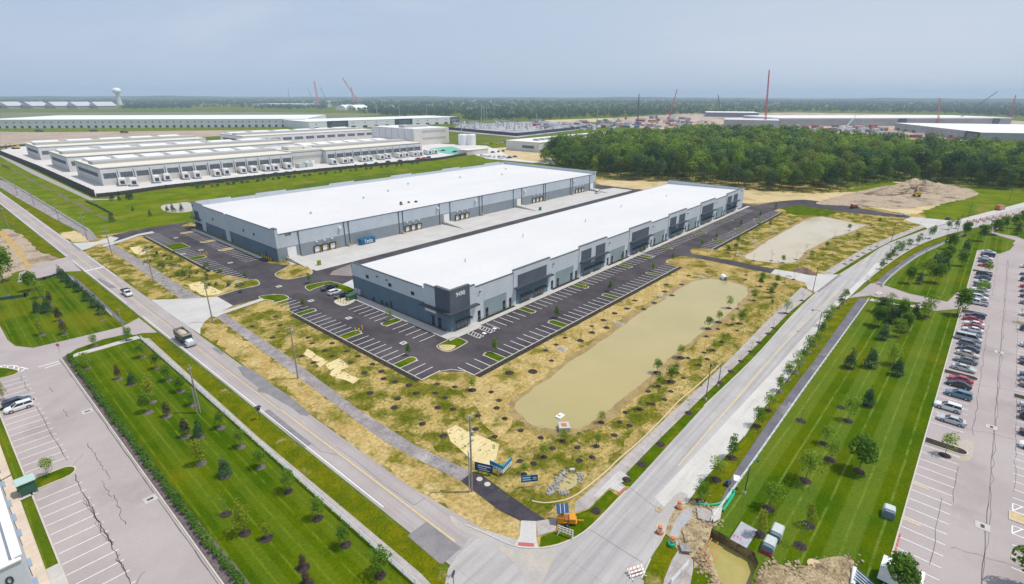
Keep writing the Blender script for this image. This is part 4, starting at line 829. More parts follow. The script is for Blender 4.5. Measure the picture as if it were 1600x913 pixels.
# ---- data halls behind the meadow
D = {'cream': mat('cream_precast', (0.58,0.555,0.52), (0.63,0.605,0.57), 0.1, fine=0.04, fscale=0.4), 'grey': mat('grey_white_panel',(0.60,0.60,0.605),(0.65,0.65,0.655),0.1,fine=.04,fscale=.4), 'roofg': plain('grey_roof_hood',(0.42,0.41,0.39),0.7), 'roofw': plain('white_roof_hood',(0.75,0.75,0.73),0.6), 'roofc': plain('cream_roof_deck',(0.68,0.635,0.54),0.7), 'teal': plain('teal_stripe',(0.05,0.20,0.24),0.5), 'louv': mat('dark_louvre',(0.10,0.115,0.14),(0.16,0.175,0.20),0.6,fine=.2,fscale=1)}
def hall(name, x0, x1, y0, y1, h, label, nb, posts=True, twin=None):
    r = empty(name, (x0,y0,0)); T(r, label, 'building', 'low data halls behind the meadow')
    P('wall', MB().box(x0,y0,0.05,x1,y1,h), D['grey'], r); P('plinth', MB().box(x0-.05,y0-.06,0.05,x1+.05,y0-.002,h*.34).box(x0-.06,y0-.05,0.05,x0-.002,y1,h*.34), D['cream'], r)
    P('roof', MB().box(x0-.3,y0-.3,h+.01,x1+.3,y1+.3,h+.5), D['roofc'], r)
    P('stripe', MB().box(x0-.04,y0-.08,h-.7,x1+.04,y0-.002,h-.4).box(x0-.08,y0,h-.7,x0-.002,y1,h-.4), D['teal'], r)
    P('roof_ridge', MB().box(x0+2,y0+(y1-y0)*.34,h+.51,x1-2,y0+(y1-y0)*.52,h+2.6), D['roofg'], r)
    n = nb; L = (x1-x0)/n
    for i in range(n):
        a = x0+i*L
        P('louvre', MB().box(a+L*.14,y0-.12,h*.40,a+L*.90,y0-.061,h*.70), D['louv'], r)
        P('pilaster', MB().box(a+.0,y0-.35,0.05,a+.7,y0-.09,h-.75), D['grey'], r)
        if posts and i%1 == 0: P('downpipe', MB().tube((a+L*.97,y0-1.2,0.1),(a+L*.97,y0-1.2,h*.78),.22,n=6), W['steel'], r)
    for i in range(max(2,n//2)):
        a = x0+4+i*((x1-x0-8)/max(2,n//2)); e = a+(x1-x0-8)/max(2,n//2)*.74
        P('roof_hood', MB().extr([(y0+(y1-y0)*.60,h+.51),(y0+(y1-y0)*.60,h+1.7),(y0+(y1-y0)*.85,h+2.7),(y0+(y1-y0)*.95,h+.51)],a,e,0), D['roofw'], r)
    P('side_louvre', MB().box(x0-.12,y0+8,h*.45,x0-.061,y1-8,h*.68), D['louv'], r)
    return r
g0 = G(162,287.5)
hall('data_hall', 94, 240, 480, 556, 12.5, 'nearest low data hall, left part, with dark louvres above a row of generators', 14)
hall('data_hall', 275, 393, 480, 556, 12.5, 'low data hall with grouped dark louvres next to the green paved yard', 12)
hall('data_hall', 95, 300, 590, 662, 12.5, 'middle long low data hall between two others, grey roof ridge in full view', 12, False)
hall('data_hall', 96, 255, 722, 795, 12.5, 'farthest row data hall at its left end beside the brown field', 11, False)
hall('data_hall', 300, 500, 722, 795, 12.5, 'farthest row data hall at its right end near the young trees', 12, False)
eb = empty('entrance_block', (240,478,0)); T(eb, 'taller beige striped entrance block joining the two front data halls', 'building')
P('wall', MB().box(240.1,486,0.05,274.9,540,14), D['cream'], eb); P('stripe', MB().box(240.1,485.9,6.2,274.9,485.99,9.0), D['roofg'], eb); P('stripe', MB().box(240.1,485.85,12.0,274.9,485.99,12.4), D['teal'], eb)
P('roof_plant', MB().box(244,492,14.01,258,506,17).box(262,496,14.01,270,510,16), D['roofc'], eb)
for x in (256,262): P('door', MB().box(x,485.8,0.1,x+3.4,485.89,4), W['whitep'], eb)
# tall hall
a1, a2 = G(640,219.5), G(702,223.6)
th = empty('tall_hall', (a1[0],a1[1],0)); T(th, 'tallest beige blockwork hall with grey bands standing at the end of the low data halls', 'building')
fx0, fy0 = a2[0], a2[1]; Lx = 92; Ly = 70
tx0, ty0 = a2[0]-0, a2[1]
def tb(x0,y0,z0,x1,y1,z1): return MB().box(x0,y0,z0,x1,y1,z1)
tx1 = tx0; tx0 = tx1-62; 
P('wall', tb(tx0,ty0,0.05,tx1,ty0+95,21), D['cream'], th); P('roof', tb(tx0+1,ty0+1,21.01,tx1-1,ty0+94,21.5), D['roofw'], th); P('roof_plant', tb(tx0+8,ty0+30,21.51,tx1-12,ty0+42,24.5), D['roofg'], th)
for z in (7.2,16.2): P('band', tb(tx0+14,ty0-.2,z,tx1-6,ty0-.01,z+2.6), D['roofg'], th)
for i in range(6): P('screen_panel', tb(tx0-.6,ty0+6+i*14,8,tx0-.02,ty0+18+i*14,20), D['grey'], th)
for k,(px,py) in enumerate(((724,226.8),(736,226.8))):
    g = G(px,py); o = MB().lathe([(6.6,0.05),(6.6,13.2),(6.0,14.0),(0.01,14.4)],(0,0,0),24).build('water_tank', W['whitep'], loc=(g[0],g[1],0), smooth=False)
    T(o, ['white cylindrical tank next to the beige hall, left one of the touching pair','white cylindrical tank next to the beige hall, right one of the touching pair'][k], 'tank', 'pair of white water tanks')
lb = empty('low_building', G(748,243)); T(lb, 'low flat beige service building with cars behind the large warehouse roof', 'building')
g = G(728,243); P('wall', tb(g[0],g[1]-2,0.05,g[0]+34,g[1]+14,5.2), D['cream'], lb); P('roof', tb(g[0]-.5,g[1]-2.5,5.21,g[0]+34.5,g[1]+14.5,5.7), D['roofc'], lb)
g = G(812,236); gb = empty('grey_hall', (g[0],g[1],0)); T(gb, 'long pale grey hall half hidden by the wood, with a row of roof hoods', 'building')
P('wall', tb(g[0],g[1]-30,0.05,g[0]+190,g[1]+22,11), D['grey'], gb); P('roof', tb(g[0]-.4,g[1]-30.4,11.01,g[0]+190.4,g[1]+22.4,11.5), D['roofw'], gb); P('louvre', tb(g[0]-.15,g[1]-22,4,g[0]-.01,g[1]-4,7), D['louv'], gb)
for i in range(14): P('roof_hood', tb(g[0]+18+i*12,g[1]-14,11.51,g[0]+24+i*12,g[1]-6,13.6), D['roofg'], gb)
# far warehouses drawn between measured wall ends
def wall_building(name, p0, p1, depth, h, label, m, rm, nd=0, dark=(), group=None, dm=None, roofh=0.5):
    a, c = np.array(p0), np.array(p1); L = float(np.linalg.norm(c-a)); ang = math.atan2(c[1]-a[1], c[0]-a[0])
    r = empty(name, (a[0],a[1],0), ang); T(r, label, 'warehouse', group)
    MB().box(0,0,0.05,L,depth,h).build('wall', m, r); MB().box(-.4,-.4,h+.01,L+.4,depth+.4,h+roofh).build('roof', rm, r)
    for i in range(nd): MB().box(L*(i+.35)/nd,-.25,0.5,L*(i+.35)/nd+L/nd*.36,-.01,h*.3).build('dock_door', W['steel'], r)
    for i in range(nd): MB().box(L*(i+.5)/nd,-.2,h*.62,L*(i+.5)/nd+2,-.01,h*.76).build('vent', W['steel'], r)
    for (u,v) in dark:
        MB().box(L*u,-1.2,0.05,L*v,-.02,h*1.04).build('entrance_block', dm or W['steel'], r); MB().box(L*(u+(v-u)*.2),-1.4,h*.2,L*(v-(v-u)*.15),-1.21,h*.85).build('entrance_glass', W['glassl'], r)
    return r
wh = plain('bright_white_wall',(0.72,0.73,0.75),0.6); gw = mat('grey_tilt_wall',(0.37,0.36,0.36),(0.43,0.42,0.42),0.05,fine=.05,fscale=.3,joints=(9,9,.3))
def far_h(px, pyb, pyt):  # height from a base and top row
    d = AX.T @ np.array([px-800, pyt-456.5, FPX]); g = G(px,pyb); t_ = math.hypot(*g)/math.hypot(d[0],d[1]); return max(4.0, H+d[2]*t_)
wall_building('distribution_warehouse', G(-30,201.4), G(478,198.6), 240, far_h(250,199.5,186.5), 'very long bright white warehouse with a row of dock doors beyond the brown field', wh, W['whitep'], 46)
wall_building('distribution_warehouse', G(484,203), G(717,193), 120, far_h(600,198,187), 'long white warehouse with dark framed glass entrances beyond the data halls', wh, W['whitep'], 14, ((.10,.22),(.52,.64),(.93,1.0)), dm=plain('navy_frame',(0.035,0.055,0.09)))
wall_building('construction_hall', G(1217,197.5), G(1578,196.5), 160, far_h(1400,197,186), 'long unfinished grey precast hall on the building site beyond the wood', gw, W['whitep'], 0, ((.50,.535),(.915,.945)), dm=plain('navy_opening',(0.05,0.08,0.12)), roofh=2.5)
wall_building('construction_hall', G(1130,198), G(1216,200), 90, far_h(1180,199,188), 'short blank pale grey hall on the building site beside the red crane', gw, D['grey'])
q0, q1 = G(1397,203), G(1530,222)
wall_building('distribution_warehouse', q0, q1, 260, 13, 'grey walled white roofed warehouse with dark framed entrances right behind the wood', gw, W['whitep'], 9, ((.86,.985),), dm=plain('navy_entrance',(0.03,0.05,0.08)))
wall_building('steel_frame_hall', G(1104,182.5), G(1185,183.5), 130, 13, 'half built steel frame hall with a white roof deck in the far construction site', plain('open_frame_shade',(0.20,0.22,0.27)), W['whitep'])
wall_building('distribution_warehouse', G(395,166), G(470,166.5), 200, 12, 'distant pale plant buildings on the skyline below the left red cranes', wh, wh)
# far barns, tents, tower
for k,(x0,x1) in enumerate(((-8,12),(14,43),(52,81),(88,118),(122,151),(154,186))):
    a, c = G(x0,170), G(x1,169.5); L = math.dist(a,c); r = empty('gabled_shed', (a[0],a[1],0), math.atan2(c[1]-a[1],c[0]-a[0]))
    T(r, f'{ORD[k]} from the left of the distant white roofed sheds below the water tower', 'shed', 'distant white roofed sheds')
    MB().box(0,0,0,L*.93,90,12).build('wall', plain('pinkish_wall',(0.45,0.36,0.36)) if 'pinkish_wall' not in bpy.data.materials else bpy.data.materials['pinkish_wall'], r)
    MB().extr([(-3,12),(50,30),(100,12)],-4,L*.93,0).build('roof', D['lsh'] if 'lsh' in D else D.setdefault('lsh', plain('dull_white_roof',(.50,.50,.51))), r)
for k,(x0,x1) in enumerate(((540,556),(555,575))):
    a, c = G(x0,172.5), G(x1,171.5); L = math.dist(a,c); r = MB().extr([(0,0.05),(0,10),(8,17),(22,22),(36,17),(44,10),(44,0.05)],0,L,0).build('fabric_tent', W['whitep'], loc=(a[0],a[1],0), rz=math.atan2(c[1]-a[1],c[0]-a[0]))
    T(r, ['left one of two white fabric storage tents before the distant wood','right one of two white fabric storage tents before the distant wood'][k], 'tent', 'white storage tents')
g = G(187.5,164); wt = empty('water_tower', (g[0],g[1],0)); T(wt, 'pale pedestal water tower standing on the far left skyline', 'water tower')
s_ = math.hypot(*g)/816
MB().lathe([(3.0*s_,0),(2.2*s_,6*s_),(2.1*s_,13*s_)],(0,0,0),16).build('column', D['grey'], wt, smooth=True); MB().lathe([(4.2*s_/4.4,12*s_),(4.6*s_,14.2*s_),(4.8*s_,16*s_),(3.6*s_,18.3*s_),(0.01,19.2*s_)],(0,0,0),20).build('tank', W['whitep'], wt, smooth=True)
# ================================================================== VEHICLES
V = {}
def vm(name, c, rough=0.28, metal=0.0): 
    m = bpy.data.materials.new(name); m.use_nodes = True; p = m.node_tree.nodes['Principled BSDF']
    p.inputs['Base Color'].default_value = (*c,1); p.inputs['Roughness'].default_value = rough; p.inputs['Metallic'].default_value = metal; p.inputs['Coat Weight'].default_value = 0.4; return m
for k, c in dict(white=(.72,.73,.74), silver=(.46,.48,.50), grey=(.16,.175,.19), black=(.022,.024,.028), navy=(.03,.05,.10), blue=(.10,.21,.31), red=(.36,.02,.04), beige=(.50,.45,.38), teal=(.045,.10,.12), green=(.03,.07,.05), orange=(.55,.16,.03), crimson=(.42,.03,.08), brightblue=(.02,.10,.30)).items(): V[k] = vm('car_paint_'+k, c)
CG = vm('car_glass', (.018,.025,.032), .06); RIM = plain('alloy_rim',(.42,.43,.45),.35,.5); HL = plain('headlamp_lens',(.75,.77,.78),.15); TL = plain('tail_lamp_lens',(.30,.01,.012),.2)
def loft(b, st, m=0):
    "cross-sections (x, half width, z low, z mid, z top, top half width)"
    k = 6; base = len(b.v); vs = []
    for x,w_,z0,z1,z2,wt in st: vs += [(x,-w_*.94,z0),(x,-w_,z1),(x,-wt,z2),(x,wt,z2),(x,w_,z1),(x,w_*.94,z0)]
    fs = [tuple(range(k-1,-1,-1)), tuple(range((len(st)-1)*k,len(st)*k))]
    for i in range(len(st)-1):
        for j in range(k): fs.append((i*k+j,i*k+(j+1)%k,(i+1)*k+(j+1)%k,(i+1)*k+j))
    return b.add(vs, fs, m)
def wheels(root, xs, w_, r=.34, tw=.24, dual=False):
    tm = MB().tube((0,-tw/2,0),(0,tw/2,0),r,n=14).mesh('wheel', W['black']); rm = MB().tube((0,-tw/2-.012,0),(0,tw/2+.012,0),r*.62,n=10).mesh('rim', RIM)
    for x in xs:
        for s in (-1,1):
            o = bpy.data.objects.new('wheel', tm); o.location = (x, s*(w_-tw/2+.02), r); link(o, root)
            link(bpy.data.objects.new('rim', rm), o)
def car_proto(kind):
    r = empty(kind); b = MB(); g = MB(); rf = MB()
    if kind == 'sedan':
        L, w_ = 4.75, .91
        loft(b, [(-L/2,.72,.42,.62,.86,.62),(-L/2+.18,.86,.28,.66,.98,.74),(-1.2,w_,.24,.70,.98,.80),(1.0,w_,.24,.68,.95,.80),(2.0,.87,.25,.62,.80,.70),(L/2,.68,.36,.55,.66,.55)])
        cab = [(-1.75,.97,.70),(-.95,1.42,.58),(.35,1.44,.58),(1.15,.95,.72)]
    elif kind == 'sport_utility_car':
        L, w_ = 4.8, .95
        loft(b, [(-L/2,.80,.45,.75,1.02,.74),(-L/2+.12,.92,.32,.78,1.10,.82),(-1.0,w_,.28,.80,1.10,.85),(1.0,w_,.28,.80,1.08,.84),(2.05,.92,.30,.76,.98,.78),(L/2,.76,.40,.66,.82,.62)])
        cab = [(-2.28,1.10,.80),(-2.0,1.66,.66),(.25,1.70,.66),(1.2,1.07,.78)]
    elif kind == 'van':
        L, w_ = 5.9, 1.0
        loft(b, [(-L/2,.92,.45,.9,1.2,.92),(-L/2+.1,.99,.34,.9,1.25,.96),(-1,w_,.32,.9,1.25,.97),(1.6,w_,.32,.9,1.25,.95),(2.5,.95,.34,.85,1.05,.82),(L/2,.80,.42,.7,.9,.68)])
        cab = [(-2.9,1.25,.95),(-2.8,2.05,.84),(1.2,2.1,.84),(2.15,1.2,.88)]
    else:
        L, w_ = 5.9, 1.0
        loft(b, [(-L/2,.94,.55,.8,1.0,.92),(-L/2+.06,.99,.5,.8,1.08,.96),(-.55,w_,.42,.85,1.08,.96),(1.3,w_,.42,.88,1.16,.92),(2.4,.97,.42,.86,1.10,.86),(L/2,.85,.50,.75,.95,.72)])
        cab = [(-.55,1.08,.90),(-.45,1.82,.74),(.85,1.86,.74),(1.65,1.12,.84)]
    (xa,za,wa),(xb,zb,wb),(xc,zc,wc),(xd,zd,wd) = cab
    g.add([(xa,-wa,za),(xd,-wd,zd),(xd,wd,zd),(xa,wa,za),(xb,-wb,zb-.02),(xc,-wc,zc-.02),(xc,wc,zc-.02),(xb,wb,zb-.02)], [(4,5,6,7),(0,1,5,4),(1,2,6,5),(2,3,7,6),(3,0,4,7)])
    rf.add([(xb-.06,-wb-.02,zb-.06),(xc+.06,-wc-.02,zc-.06),(xc+.06,wc+.02,zc-.06),(xb-.06,wb+.02,zb-.06),(xb+.05,-wb+.06,zb+.03),(xc-.05,-wc+.06,zc+.03),(xc-.05,wc-.06,zc+.03),(xb+.05,wb-.06,zb+.03)], [(4,5,6,7),(0,1,5,4),(1,2,6,5),(2,3,7,6),(3,0,4,7)])
    for s in (-1,1):   # pillars
        for (x0,z0,y0),(x1,z1,y1) in (((xa,za,wa),(xb,zb,wb)),((xd,zd,wd),(xc,zc,wc)),(((xa+xd)/2-.1,(za+zd)/2,(wa+wd)/2),((xb+xc)/2-.1,(zb+zc)/2-.03,(wb+wc)/2))):
            rf.tube((x0,s*y0,z0),(x1,s*(y1+.0),z1-.02),.055,n=5)
        b.box(xd-.35,s*(wd+.08)-.09,zd-.02,xd-.2,s*(wd+.08)+.09,zd+.14)
    if kind == 'pickup': b.box(-L/2+.15,-.82,1.081,-.7,.82,1.09,1)
    b.build('body', [V['white'], W['black']], r); g.build('windows', CG, r); rf.build('roof', V['white'], r)
    for s in (-1,1):
        MB().box(L/2-.14,s*.56-.2,.66,L/2-.005,s*.56+.2,.80).build('headlight', HL, r); MB().box(-L/2-.01,s*.66-.14,.72,-L/2+.1,s*.66+.14,.92).build('tail_light', TL, r)
    wheels(r, (-L*.29, L*.30), w_, .40 if kind in ('pickup','sport_utility_car') else .34)
    return r
PROTO = {}
def car(kind, paint, x, y, rz, label, group=None, z=.056, s=1.0):
    if kind not in PROTO: PROTO[kind] = car_proto(kind); o = PROTO[kind]; 
    else: o = copy_tree(PROTO[kind])
    o.location = (x,y,z); o.rotation_euler = (0,0,rz); o.scale = (s,s,s)
    for ch in o.children:
        if ch.name.split('.')[0] in ('body','roof'):
            ch.material_slots[0].link = 'OBJECT'; ch.material_slots[0].material = V[paint]
    T(o, label, {'sport_utility_car':'car','sedan':'car','pickup':'pickup truck','van':'van'}[kind], group)
    return o
KW = {'sedan':'sedan','sport_utility_car':'tall car','pickup':'pickup truck','van':'passenger van'}
rowA = [('sedan','silver',1487,661),('sport_utility_car','white',1484,641),('sport_utility_car','blue',1490.4,618.7),('sedan','black',1491.7,603),('sedan','crimson',1498,596),('sedan','silver',1501,578),('sedan','grey',1503.5,565.6),('sedan','beige',1503.5,554.8),('sedan','navy',1505,547.2),('sport_utility_car','grey',1512.7,541),('van','silver',1515.4,533),('sedan','teal',1512.7,525),('sedan','white',1514,517.5),('sedan','red',1517,513),('sedan','white',1515.4,508),('sedan','red',1518,502.2),('sport_utility_car','navy',1519.3,496.5),
 ('pickup','white',1527,476),('sport_utility_car','white',1528,467.5),('sport_utility_car','silver',1530,461),('sedan','white',1531,455),('sport_utility_car','grey',1532.5,449),('sedan','silver',1532.5,443),('sedan','teal',1535,436.5),('sport_utility_car','black',1536,431),('sedan','crimson',1539,417),('sedan','teal',1540,411),('sedan','white',1540,405.6),('sport_utility_car','navy',1541,400.5),('sedan','white',1546,396.5)]
used = []; r_ = random.Random(3)
for i,(k,p,px,py) in enumerate(rowA):
    x = G(px,py)[0]
    x = min(max(x, 126), 299)
    while any(abs(x-u) < 2.5 for u in used): x += 0.4
    used.append(x)
    d = 3.4+ r_.uniform(-.25,.4) if p not in ('white',) or i != 1 else 2.3
    q = E_(x,d); side = -1 if (i in (0,1,2,8,12) or r_.random() < .5) else 1
    PN = {'crimson':'bright red','teal':'dark teal','navy':'dark navy'}.get(p,p)
    car(k,p,q[0],q[1],R(-91)+ (0 if side > 0 else math.pi)+R(r_.uniform(-1,1)), f'{PN} {KW[k]}, {ORD[i]} from the near end of the row along the striped lawn', 'cars parked along the striped lawn')
rowB = [('sport_utility_car','white',127.5),('sedan','black',133),('sport_utility_car','black',140.5),('sedan','navy',143.3),('sedan','silver',146.5),('sedan','grey',158),('sport_utility_car','grey',161),('sedan','navy',164),('sedan','black',172.5),('sport_utility_car','navy',175),('sedan','silver',186),('sport_utility_car','navy',200),('sedan','white',215),('sedan','grey',228),('sedan','black',236),('sedan','navy',243),('sedan','red',249),('sport_utility_car','navy',258),('sedan','navy',268),('sedan','white',280)]
for i,(k,p,x) in enumerate(rowB):
    q = E_(x,16.0); car(k,p,q[0],q[1],R(-91) if i%3 else R(89), f'{p} {KW[k]}, {ORD[i]} from the near end of the row at the right edge', 'cars in the second row across the aisle')
car('sport_utility_car','navy',3.0,144.6,R(2),'dark blue sport utility car beside the thin grass island in the west parking lot')
car('sport_utility_car','white',3.0,141.8,R(180),'white sport utility car next to the dark blue one in the west parking lot')
car('pickup','black',*G(515,452.5),R(180),'black pickup truck parked nearest the lawn island at the corner of the front warehouse')
car('sport_utility_car','white',*G(524,459.5),R(0),'white sport utility car between the black pickup and the dark sedan by the front warehouse')
car('sedan','black',*G(534,464),R(180),'dark sedan parked beside the yellow bollards at the front warehouse')
car('van','white',*G(934,302),R(8),'white van at the far end of the concrete loading court')
car('sedan','silver',*G(1408,337.5),R(-38),'silver sedan on the far drive near its concrete apron', z=.07)
car('sedan','black',*G(1481,343),R(-10),'small dark sedan at the edge of the far concrete apron')
# flat-bed pickup on the west road
pk = car('pickup','white',38.6,G(192,463)[1],R(-90),'white work pickup with a dark open flat bed driving on the west road', z=.07)
MB().box(-3.1,-1.1,1.12,-.65,1.1,1.25).box(-3.1,-1.1,1.26,-3.0,1.1,1.6).box(-.75,-1.1,1.26,-.65,1.1,2.0).build('flat_bed', W['steel'], pk)
# dump truck
dt = empty('dump_truck', (38.3,G(287,540)[1]+1.5,.07), R(-90)); T(dt, 'multi axle dump truck loaded with pale sand driving on the west road', 'truck')
b = MB(); db = plain('dusty_bronze_steel',(.30,.275,.24),.45,.2)
for (x0,y0,x1,y1) in ((-4.7,-1.25,1.3,-1.1),(-4.7,1.1,1.3,1.25),(-4.7,-1.1,-4.55,1.1),(1.15,-1.1,1.3,1.1)): b.box(x0,y0,1.25,x1,y1,2.95)
b.box(-4.55,-1.1,1.2,1.15,1.1,1.35)
for i in range(7):
    for s in (-1,1): b.box(-4.5+i*.95,s*1.29-.04,1.3,-4.38+i*.95,s*1.29+.04,2.9)
b.box(1.3,-1.2,2.7,2.4,1.2,2.85)
b.build('dump_body', db, dt)
heap_v = MB(); 
for i in range(12):
    pass
hp = MB().lathe([(0.01,.75),(.45,.62),(.8,.33),(1.0,0)],(0,0,0),18).build('sand_load', mat('pale_sand',(.47,.40,.32),(.54,.46,.37),2,fine=.15), dt, smooth=True); hp.location = (-1.7,0,2.25); hp.scale = (2.75,1.08,1)
loft(MB(), [(1.5,1.1,.9,1.5,1.9,1.1),(2.7,1.1,.8,1.5,2.0,1.05)]).build('cab', plain('teal_cab_paint',(.03,.16,.19),.3), dt)
loft(MB(), [(1.45,1.1,1.91,2.2,2.75,1.0),(2.5,1.05,1.91,2.2,2.7,.98)]).build('windows', CG, dt)
loft(MB(), [(2.72,.9,.8,1.5,1.85,.8),(4.2,.8,.8,1.3,1.6,.62)]).build('hood', V['white'], dt)
MB().box(4.21,-1.2,.45,4.5,1.2,.95).box(3.1,-1.2,.9,4.1,-.85,1.25).box(3.1,.85,.9,4.1,1.2,1.25).build('bumper', V['silver'], dt)
MB().tube((1.4,-1.0,1),(1.4,-1.0,3.1),.08,n=6).tube((1.4,1.0,1),(1.4,1.0,3.1),.08,n=6).build('exhaust', RIM, dt)
MB().box(-4.5,-.5,.75,4.2,.5,1.0).build('chassis', W['black'], dt)
wheels(dt, (-4.0,-2.75,-1.5,-.3,3.5), 1.22, .52, .34)
# flatbed truck with red gear on the far drive
ft = empty('flatbed_truck', (*G(1336,325.5),.06), R(-30)); T(ft, 'white cab truck carrying red equipment on the far drive beside the pond', 'truck')
loft(MB(), [(-3.6,1.1,.5,.8,1.1,1.1),(1.0,1.1,.5,.8,1.1,1.1)]).build('bed', W['steel'], ft); loft(MB(), [(1.2,1.0,.5,1.2,1.9,.9),(2.4,1.0,.5,1.0,1.2,.8),(3.4,.9,.5,.9,1.1,.7)]).build('cab', V['white'], ft)
MB().box(-3.2,-.8,1.15,-1.6,.8,2.3).box(-1.2,-.7,1.15,.4,.7,2.0).tube((-3.4,0,2.3),(-4.2,0,2.9),.25).build('equipment', plain('red_equipment',(.42,.08,.05),.5), ft); wheels(ft, (-2.6,-1.6,2.4), 1.0, .45)
rt = empty('roller_truck', (*G(1562,328),.07), R(-20)); T(rt, 'orange bodied construction truck standing on the closed road beyond the barrels', 'truck')
loft(MB(), [(-4,1.25,.7,1.5,2.9,1.2),(1.5,1.25,.7,1.5,2.9,1.2)]).build('body', V['orange'], rt); loft(MB(), [(1.7,1.2,.6,1.6,2.8,1.0),(3.4,1.1,.6,1.4,2.0,1.0)]).build('cab', V['navy'], rt); wheels(rt, (-2.9,-1.6,2.6), 1.2, .5)
# excavator, dozer, loader
def excavator(loc, rz, label, s=1.0, paint=None):
    paint = paint or plain('excavator_yellow',(.58,.38,.05),.5) if 'excavator_yellow' not in bpy.data.materials else bpy.data.materials['excavator_yellow']
    r = empty('excavator', loc, rz); r.scale = (s,s,s); T(r, label, 'excavator')
    for y in (-1.2,1.2): MB().extr([(-2.1,.3),(-1.8,0),(1.8,0),(2.1,.3),(2.1,.6),(1.8,.9),(-1.8,.9),(-2.1,.6)],y-.3,y+.3,1).build('track', W['black'], r)
    MB().box(-2.3,-1.4,1.0,1.3,1.4,2.0).box(-2.2,-1.3,2.01,-.6,1.3,2.5).build('body', paint, r); MB().box(.0,.3,2.01,1.25,1.35,3.1).build('cab', CG, r)
    MB().tube((1.0,-.2,1.9),(3.2,-.2,4.9),.28,n=6).tube((3.2,-.2,4.9),(5.4,-.2,4.0),.25,n=6).build('boom', paint, r); MB().tube((5.4,-.2,4.0),(5.8,-.2,1.6),.2,n=6).box(5.3,-.7,.7,6.3,.3,1.7).build('bucket', W['steel'], r)
excavator((*G(1432,307),.1), R(15), 'yellow excavator working on the big pale soil heap by the wood', 1.2)
excavator((*G(25,233),.1), R(200), 'orange yellow excavator at the left end of the brown field by the data halls', 1.6)
for k,(px,py,nm,c) in enumerate(((62,206.3,'teal tractor unit parked on the brown field, leftmost of three','teal'),(147,206.3,'teal box truck parked on the brown field, middle of three','teal'),(195,208.5,'green grey crushing machine on the brown field, rightmost of three','green'))):
    g = G(px,py); r = empty(('tractor_unit','box_truck','crushing_machine')[k], (g[0],g[1],.05), R(-50)); r.scale = (1.9,1.9,1.9); T(r, nm, 'truck' if k < 2 else 'machine')
    loft(MB(), [(-3.4,1.2,.7,1.4,2.3,1.1),(1.2,1.2,.7,1.4,2.3,1.1)]).build('body', V[c], r); loft(MB(), [(1.4,1.1,.6,1.3,2.2,.9),(2.8,1,.6,1.2,1.5,.9)]).build('cab', V['navy'], r); wheels(r, (-2.4,2), 1.1, .5)
# cars by the data halls and on the far staff car park
spots = [('red',374,280.5),('black',390,279.3),('red',413,275.5),('navy',432,273.5),('black',448,271.5),('grey',461,270.5),('black',556,260.2),('navy',571,258.6),('black',588,256.5),('navy',606,254.6),('black',625,252.6),('red',653,249.6),('red',662,248.6),('navy',669,247.6),('navy',692,236.3),('black',710,238.4)]
for i,(p,px,py) in enumerate(spots): car('sport_utility_car' if i%2 else 'sedan',p,*G(px,py),R(10*i), f'{p} car, {ORD[i]} from the left inside the black fence by the data halls','cars beside the data halls', .08, 1.25)
fs_ = [(760,226,'silver'),(768,225.5,'navy'),(776,225.6,'silver'),(783,224,'white'),(790,223,'grey'),(757,245.5,'white'),(764,245.8,'silver'),(772,246.2,'white'),(780,246.4,'blue'),(788,246.2,'white'),(797,246.6,'silver'),(805,246,'navy'),(770,239,'navy'),(779,238,'red'),(786,237,'black'),(806,231.5,'silver'),(815,231.8,'white'),(795,247.8,'navy'),(783,247.9,'white'),(752,244,'silver')]
for i,(px,py,p) in enumerate(fs_): car('sedan',p,*G(px,py),R(30*i), f'{p} car, {ORD[i]} counted across the crowded yard behind the rear warehouse roof','cars in the far staff yard', .08, 1.3)
# generator housings in front of the data halls
gm = plain('cream_generator_housing',(.70,.69,.66),.5)
GEN = [(195,290.5),(213,290.8),(248.6,286),(265,283),(294,280.5),(311.7,279),(342.6,276),(357,274),(383,271.5),(399.5,270),(420.6,267.8),(433,267),(453,264.5),(524,257.5),(540.6,256),(550,255),(570,253),(580,252),(598,250),(608,248.5),(627,247.3),(636,246),(649.5,245),(658,244.2),(672,242),(681,241)]
gp = None
for i,(px,py) in enumerate(GEN):
    g = G(px,py); 
    if gp is None:
        gp = empty('generator'); MB().extr([(-1.9,.7),(1.9,.7),(1.9,3.4),(1.5,4.1),(-1.5,4.1),(-1.9,3.4)],-5,5,1).build('housing', gm, gp); MB().box(-1.7,-5.2,.05,1.7,5.2,.69).build('fuel_tank', V['blue'], gp); MB().box(-1.0,-5.06,1.2,1.0,-5.01,3.2).build('vent', W['steel'], gp); o = gp
    else: o = copy_tree(gp)
    o.location = (g[0],g[1]+4,.06); o.scale = (1.3,1.15,1.25); o.rotation_euler = (0,0,R(-12)); T(o, f'cream standby generator housing, {ORD[i]} from the left in front of the data halls', 'generator', 'generators in front of the data halls')
for k,(px,py) in enumerate(((472,262.6),(484,261))):
    g = G(px,py); T(MB().box(-3,-4,.05,3,4,3.2).box(-2.6,-3.6,3.21,2.6,3.6,3.6).build('chiller', plain('pale_green_plant',(.40,.50,.48)) if k==0 else bpy.data.materials['pale_green_plant'], loc=(g[0],g[1]+3,.06)), ['left one of two pale green plant boxes before the striped entrance block','right one of two pale green plant boxes before the striped entrance block'][k], 'plant box', 'green plant boxes')
